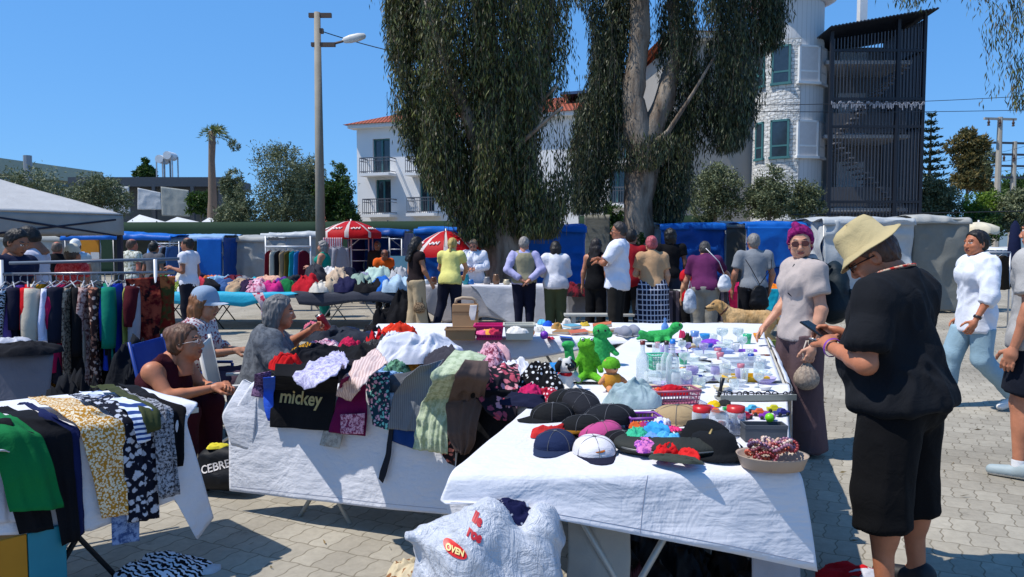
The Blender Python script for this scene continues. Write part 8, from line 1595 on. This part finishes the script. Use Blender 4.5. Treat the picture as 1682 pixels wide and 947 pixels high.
mb = MB(); p = G(1160, 728, .80); mb.tube([p+Vector((-.02, 0, .02)), p+Vector((0, -.02, .03)), p+Vector((.02, 0, .05)), p+Vector((0, -.03, .03)), p+Vector((.0, -.05, -.0))], .004, 6); tag(mb.build('gold_bow', GOLD, None, True), 'thin gold bow on the black floppy hat', 'bow')
def jar2(label, px, py, lid, content, cc_):
    th = vessel('jar', label, px, py, .038, .10, GLP, lid); s = SDF((-.04, -.04, 0), (.04, .04, .08), .005); mb = MB()
    for k in range(26): x, y, z = R_.uniform(-.022, .022), R_.uniform(-.022, .022), R_.uniform(.008, .06); mb.box(x-.007, x+.007, y-.007, y+.007, z-.006, z+.006, rz=R_.random()*3)
    mb.build('contents', plain('jar_contents', cc_, .5, var=.6, scale=60), th); return th
jar2('clear plastic jar with a red lid full of buttons', 1152, 712, 'c41c1c', 0, 'b89040'); jar2('open clear jar of coral coloured beads', 1180, 716, None, 0, 'b05a3c'); jar2('clear jar with red lid and blue label behind the grey box', 1208, 712, 'c42828', 0, '3a78c8')
crate('shallow_box', 'open dark grey box behind the tray of beads', 'box', 1254, 722, .16, .07, .065, plain('grey_card', '4a4e54', .7), -.03, taper=1, rim=.002)
p = G(1268, 766, .757); th = thing('bead_tray', 'beige tray heaped with pink and cream bead necklaces', 'tray', p, -.12); mb = MB(); mb.lathe([(0, .0), (.098, 0), (.112, .04), (.115, .045), (.108, .04), (.09, .006), (0, .006)], (0, 0.0, 0), 40, sx=1.05, sy=.8); mb.build('tray_body', plain('beige_plastic', 'a89484', .5), th, True)
BC = ['b87878', 'c8a48c', '7a3a44', 'd0b8a8', '9a6a80', '8a2a2c', '6a4a6a', 'c86048']
for i in range(16):
    mb = MB(); a0 = R_.random()*6.28; cx0, cy0 = R_.uniform(-.05, .05), R_.uniform(-.025, .05); rx_, ry_ = R_.uniform(.025, .05), R_.uniform(.02, .035); zz = R_.uniform(.02, .075)
    for k in range(22): a = a0+k*6.28/22; x, y, z = cx0+rx_*math.cos(a), cy0+ry_*math.sin(a), zz+.012*math.sin(2*a+i)+cy0*.5; r = .0062; mb.lathe([(.0005, -r), (r*.8, -r*.6), (r, 0), (r*.8, r*.6), (.0005, r)], (x, y, z), 7)
    col = BC[i % 8]; o = mb.build('bead_necklace', plain('bead', col, .3), None, True); o.location = Vector(o.location)+th.location; tag(o, 'bead necklace jumbled with others like it in the beige tray', 'necklace', 'bead necklaces in the beige tray')
cols = [('c01828', 'red'), ('e8a020', 'yellow'), ('2060c8', 'blue'), ('d84080', 'pink'), ('e07020', 'orange'), ('1c1c20', 'black'), ('28a050', 'green'), ('d8d8dc', 'white'), ('b82040', 'crimson'), ('50b0d8', 'aqua'), ('d86030', 'rust'), ('8030a0', 'purple'), ('c8c020', 'lime'), ('3a3a80', 'indigo')]
for i, (col, nm) in enumerate(cols):
    px = 1128+i*12.0; py = 676+(i % 3)*6; p = G(px, py, .757); th = thing('toy_car', f'little {nm} toy car in the row behind the jars', 'toy car', p, .1+.5*math.sin(i), 'toy cars behind the jars'); s = .8; mb = MB(); mb.box(-.034, .034, -.015, .015, .006, .02); mb.add([(-.02, -.013, .02), (.018, -.013, .02), (.018, .013, .02), (-.02, .013, .02), (-.012, -.011, .032), (.01, -.011, .032), (.01, .011, .032), (-.012, .011, .032)], [(4, 5, 6, 7), (0, 1, 5, 4), (1, 2, 6, 5), (2, 3, 7, 6), (3, 0, 4, 7)]); mb.build('body', plain('toy_paint', col, .3), th, bev=.002)
    for x in (-.02, .02):
        for y in (-.015, .015): mb = MB(); mb.tube([(x, y-.003, .008), (x, y+.003, .008)], .008, 10); mb.build('wheel', plain('tyre', (.02, .02, .02), .8), th, True)
p = G(1240, 655, .757); th = thing('display_tray', 'long grey display tray holding pairs of dark sunglasses', 'tray', p, .06); mb = MB(); mb.box(-.19, .19, -.045, .045, 0, .012); mb.box(-.19, .19, -.048, -.042, 0, .03); mb.build('tray_body', plain('grey_tray', '8a8c84', .4), th, bev=.002)
for i in range(5):
    a = th.location+Vector((-.15+i*.075, .0, .016)); g = thing('sunglasses', f'{("first", "second", "third", "fourth", "last")[i]} pair of dark sunglasses from the left in the long tray', 'sunglasses', a, .4*math.sin(i*2)); mb = MB()
    for q in (-1, 1): mb.tube([(q*.018+.014*math.cos(t_), -.02, .014+.011*math.sin(t_)) for t_ in np.linspace(0, 2*PI, 12)], .003, 5, cap=False); mb.lathe([(0, 0), (.013, .001), (0, .002)], (q*.018, -.02, .013), 10); mb.tube([(q*.034, -.02, .018), (q*.034, .035, .004)], .0025, 5)
    mb.build('frame', plain('dark_lens', '181214', .12, .8), g, True)
mb = MB(); p = G(1180, 655, .757); mb.tube([p+Vector((0, 0, .0)), p+Vector((.012, 0, .06)), p+Vector((.02, 0, .105))], [.012, .008, .012], 8); tag(mb.build('hair_brush', plain('brush', '1c1c1c', .4), None, True), 'upright black brush handle left of the sunglasses tray', 'brush')
for i, (px, py, col, nm) in enumerate([(1172, 666, 'e0b818', 'yellow'), (1190, 664, '2a2a2c', 'black'), (1162, 672, '7ab8e8', 'pale blue')]): crumple(G(px, py, .757), (.03, .03, .025), fab(col), f'{nm} trinket in front of the black brush', 'trinket', i, 320+i, n=18, name='trinket')
tagsheet('white_cloth', [[G(1190, 622, .765), G(1296, 630, .765)], [G(1180, 640, .765), G(1300, 646, .765)]], CA, 'folded edge of white cloth behind the sunglasses tray', 'cloth', nu=24, nv=10, wr=.006)
# ================================================================== TABLE H CLOTHES
def hangH(label, x0, x1, ytop, xb0, xb1, yb, m_, xt0=None, xt1=None, yt=None, fn=4, wr=.010, off=.05, folds=.022, cat='garment', name='garment', **k):
    xt0, xt1, yt = x0-84, x1-84, ytop-34
    e0 = G(x0, ytop, .80); rows = [[G(xt0, yt, .79), G(xt1, yt, .79)], [G((xt0+x0)/2, (yt+ytop)/2, .80), G((xt1+x1)/2, (yt+ytop)/2, .80)], [FH(x0, ytop+10, off*.8), FH(x1, ytop+4, off*.8)], [FH((x0+xb0)/2, (ytop+yb)/2, off+.01), FH((x1+xb1)/2, (ytop+yb)/2-6, off+.01)], [FH(xb0, yb, off+.02), FH(xb1, yb-8, off+.02)]]
    return tagsheet(name, rows, m_, label, cat, wr=wr, folds=folds, fn=fn, fstart=.3, nu=44, nv=50, **k)
hangH('pale grey white shirt at the far left of the corner table', -50, 30, 740, -50, 42, 862, fab('c4c6d0'), -60, 10, 700, off=.03)
hangH('black top under the green one on the corner table', -20, 60, 712, 30, 88, 876, fab('0e0f14'), -30, 60, 684, off=.05)
hangH('emerald green top hanging over the corner table', -20, 70, 706, 15, 104, 840, fab('0a6c38'), -40, 60, 676, off=.09, folds=.024, wr=.012)
hangH('long black trousers beside the green top', 66, 118, 704, 100, 130, 895, fab('0d0e14'), 40, 130, 668, off=.06, fn=3)
hangH('navy blue garment beside the white strip of cloth', 112, 128, 700, 122, 138, 882, fab('121c48'), 110, 150, 676, off=.04, fn=2)
hangH('yellow and white daisy print blouse on the corner table', 130, 202, 690, 168, 208, 852, fab('b07c28', 'daisy', 'e0d4b8', 105), 70, 190, 664, off=.06, fn=3, wr=.009)
hangH('dark navy dress with white flower print', 196, 250, 680, 208, 262, 858, fab('101424', 'floral', 'b8bcc8', 34), 180, 240, 664, off=.06, fn=4)
hangH('blue trimmed white striped top between the two printed garments', 214, 248, 676, 226, 246, 730, fab('24407a', 'hstripe', 'd0d8e8', 14), 190, 240, 660, off=.085, fn=2)
hangH('olive green top folded at the back of the corner table', 232, 262, 668, 240, 262, 712, fab('3c4226'), 180, 240, 650, off=.09, fn=2)
hangH('grey and black patterned knit shawl over the corner table', 250, 282, 668, 258, 292, 818, fab('24262e', 'mottle', '9a9ca4', 80), 176, 270, 648, off=.08, fn=4, wr=.010)
hangH('plain black cloth at the right end of the corner table', 278, 302, 668, 274, 299, 772, fab('0c0c12'), 250, 288, 650, off=.05, fn=2)
tagsheet('scarf', [[FH(182, 845, .05), FH(228, 840, .05)], [FH(184, 896, .06), FH(229, 888, .06)]], fab('3c5484', 'mottle', '8aa0c8', 30), 'small blue patterned scarf hanging lowest under the printed garments', 'scarf', nu=18, nv=18, wr=.006)
mb = MB(); p = FH(20, 905, .03); th = thing('storage_box', 'ochre and turquoise box standing under the corner table', 'box', (-2.05, 2.78, 0), math.atan2(HFR[1]-HFL[1], HFR[0]-HFL[0])); mb.box(-.42, .16, .0, .3, 0, .36); mb.build('ochre_side', plain('ochre_card', 'b07808', .5), th, bev=.004); mb = MB(); mb.box(.163, .30, .0, .3, 0, .36); mb.build('turquoise_side', plain('turquoise_card', '087c90', .5), th, bev=.004)
crumple(G(40, 580, .76), (.24, .16, .09), fab('15161c'), 'black garment bundle on the grey covered table at the left', 'garment', .2, 340, n=36); crumple(G(14, 566, .76), (.16, .12, .07), fab('b8b8c0'), 'pale cloth behind the black bundle at the left edge', 'garment', .6, 341, n=30)
# ================================================================== ON THE GROUND
crumple(G(264, 944, 0), (.23, .13, .08), fab('0f1016', 'zebra', 'd4d4dc', 16), 'black and white zebra striped cloth dropped on the paving', 'cloth', .3, 350, n=60, name='striped_cloth'); crumple(G(338, 938, 0), (.07, .04, .03), fab('c0bcc0'), 'small white tag end of the striped cloth on the paving', 'cloth', .3, 351, n=20, name='white_cloth')
bg_ = thing('holdall', 'black bag with white lettering on the ground by the woman in maroon', 'bag', (-1.76, 4.42, 0), -.2); s = SDF((-.2, -.12, -.01), (.2, .12, .4), .01); s.cone((-.1, 0, .12), (.1, 0, .12), .085, .085, k=.05); s.cone((-.08, 0, .22), (.08, 0, .24), .065, .055, k=.05); s.cut((0, 0, .003), (0, 0, -1)); V, Fc = s.mesh(); N = vnorm(V, Fc); V = V+N*(.008*ridge(V, 10, 3))[:, None]; ob_ = mesh('sack', V, Fc, fab('111319', rough=.6), bg_)
M_ = Matrix.Translation(bg_.location)@Matrix.Rotation(bg_.rotation_euler.z, 4, 'Z'); R3 = M_.to_3x3()
text_on(ob_, 'CEBRE', M_@Vector((.0, -.08, .19)), R3@Vector((1, 0, .28)), R3@Vector((-.28, 0, 1)), .066, plain('white_print', 'e8e0dc', .7), .004, .001, bg_, M_); crumple((-1.78, 4.42, .29), (.06, .04, .03), fab('d8c83c'), 'yellow scrap on top of the black lettered bag', 'cloth', .2, 355, n=20, name='yellow_cloth')
# plastic carrier bag under table A
p = FA(790, 880, .06); pb_ = thing('plastic_bag', 'bulging white plastic carrier bag with red print under the caps table', 'bag', (-.04, 2.33, 0)); 
s = SDF((-.45, -.2, -.01), (.4, .3, .75), .012); s.ell((.02, .03, .22), (.25, .14, .24), k=.12); s.ell((-.05, .0, .44), (.21, .11, .21), k=.12); s.cone((-.10, -.0, .56), (-.29, -.03, .61), .10, .012, k=.08); s.cone((-.08, 0, .6), (-.04, .02, .66), .08, .05, k=.05); s.cone((.08, .03, .45), (.13, .04, .60), .12, .07, k=.06); s.ell((.07, .06, .72), (.10, .12, .07), sub=True); s.cut((0, 0, .003), (0, 0, -1)); V, Fc = s.mesh(); N = vnorm(V, Fc); al = V[:, 0]*.55-V[:, 2]*.83+.12*vn(V, 3, 4); pe = V[:, 0]*.83+V[:, 2]*.55+.10*vn(V, 3.5, 6); Vd = np.stack([al*.30, V[:, 1], pe], 1); Ve = np.stack([V[:, 0], V[:, 1], V[:, 2]*.3], 1); V = V+N*(.015*ridge(Vd, 9, 8)+.009*ridge(Vd, 21, 9)+.007*ridge(Ve, 15, 3)+.010*vn(V, 5, 2))[:, None]; V[:, 2] -= .02
t = NT('carrier_plastic'); t.bump(t.math('ADD', t.noise(1, 4, .6, t.map((26, 26, 7), (0, .6, 0)), 1.0), t.math('MULTIPLY', t.noise(14, 4, .6, None, 2.0), .7)), .9, .016); t.b.inputs['Transmission Weight'].default_value = 0; PLB = t.fin(t.mix(t.noise(4, 3), c('a8acb6'), c('c4c7ce')), .42, .5); ob_ = mesh('sack', V, Fc, PLB, pb_); M_ = Matrix.Translation(pb_.location)
REDP = plain('red_print', 'b8202c', .5)
text_on(ob_, "lle\n  roe", Vector((-.115, 2.0, .645)), (1, 0, -.55), (.5, 0, 1), .034, REDP, .004, .002, pb_, M_)
mb = MB()
v2, f2 = textmesh('o', .01); ov = [(math.cos(a)*.062, math.sin(a)*.026) for a in np.linspace(0, 2*PI, 25)[:-1]]; T_ = BVHTree.FromPolygons([M_@v.co for v in ob_.data.vertices], [q.vertices[:] for q in ob_.data.polygons]); ring = []
for f_ in (0, .5, 1):
    for (a, b) in ov: o3 = Vector((-.175+a*f_*.62, 2.0, .585+b*f_*.72-a*f_*.2)); h_ = T_.ray_cast(o3, Vector((0, 1, 0)), 1); ring.append((h_[0] if h_[0] else o3+Vector((0, .2, 0)))+Vector((0, -.004, 0)))
n_ = 24; fcs = [(i*n_+k, i*n_+(k+1) % n_, (i+1)*n_+(k+1) % n_, (i+1)*n_+k) for i in (0, 1) for k in range(n_)]; mesh('oval_print', [list(q) for q in ring], fcs, plain('red_oval', 'd0201c', .4), pb_, True, world=True)
text_on(ob_, 'OVEN', Vector((-.175, 2.0, .585)), (1, 0, -.22), (.22, 0, 1), .022, plain('yellow_print', 'f0d890', .5), .008, .001, pb_, M_)
crumple((-.0, 2.37, .615), (.10, .06, .07), fab('10143c', 'floral', 'c8ccd8', 22), 'navy dotted cloth poking out of the plastic carrier bag', 'cloth', .1, 360, n=36, name='dotted_cloth'); 
tagsheet('lace_bag', [[(.14, 2.24, .38), (.28, 2.24, .40)], [(.12, 2.20, .2), (.32, 2.2, .2)], [(.12, 2.2, .01), (.34, 2.2, .01)]], fab('b0a08c', 'zebra', '6a5c4c', 26), 'cream and brown lace cloth hanging beside the carrier bag', 'cloth', nu=24, nv=30, folds=.02, fn=4)
tagsheet('inner_cloth', [[(.20, 2.62, .735), (.42, 2.62, .735)], [(.20, 2.56, .4), (.42, 2.56, .4)], [(.16, 2.54, .02), (.40, 2.54, .02)]], fab('a8a49c'), 'pale grey cloth hanging beneath the caps table', 'cloth', nu=30, nv=30, folds=.012, fn=3)
tagsheet('inner_cloth', [[(.86, 2.62, .735), (1.02, 2.64, .735)], [(.86, 2.56, .02), (1.06, 2.6, .02)]], fab('9c9ca4'), 'grey cloth hanging beneath the right end of the caps table', 'cloth', nu=20, nv=20, folds=.012, fn=3)
for i, (x, y, sz, col, nm) in enumerate([(.55, 2.85, (.24, .18, .34), '0c0c10', 'left of two black stuffed bags'), (.88, 2.9, (.22, .2, .38), '100e0e', 'right of two black stuffed bags'), (.42, 2.68, (.07, .14, .30), '3c0e1c', 'dark maroon shopping bag'), (.62, 3.3, (.3, .25, .4), '14141c', 'large dark sack at the back')]): crumple((x, y, 0), sz, fab(col, rough=.5), f'{nm} stored beneath the caps table', 'bag', i, 370+i, n=36, name='stored_bag')
crumple(G(672, 944, 0), (.11, .09, .07), fab('c8b898', 'floral', '8a5c38', 20), 'tan patterned cloth on the paving beside the carrier bag', 'cloth', .1, 380, n=36, name='tan_cloth'); crumple(G(1390, 948, 0), (.14, .08, .07), fab('c01420'), 'bright red cloth on the paving by the man in black', 'cloth', .2, 381, n=36, name='red_cloth'); crumple(G(1425, 955, 0), (.12, .06, .05), fab('c4c4cc'), 'white cloth on the paving beside the red cloth', 'cloth', .2, 382, n=26, name='white_cloth')
crumple((-2.75, 4.55, 0), (.26, .22, .70), fab('101218'), 'tall dark bag heap behind the woman in maroon', 'heap', .2, 383, n=36, name='coat_heap')
mb = MB(); th = thing('low_bench', 'low pale plank bench between the browsing people and the stall', 'bench', (1.55, 12.0, 0)); mb.box(-.7, .7, -.12, .12, .36, .40); mb.build('seat', plain('bench_pale', 'b4b4ae', .6), th, bev=.005)
for x in (-.55, .55): mb = MB(); mb.box(x-.03, x+.03, -.1, .1, 0, .36); mb.build('leg', plain('bench_pale', 'b4b4ae', .6), th)
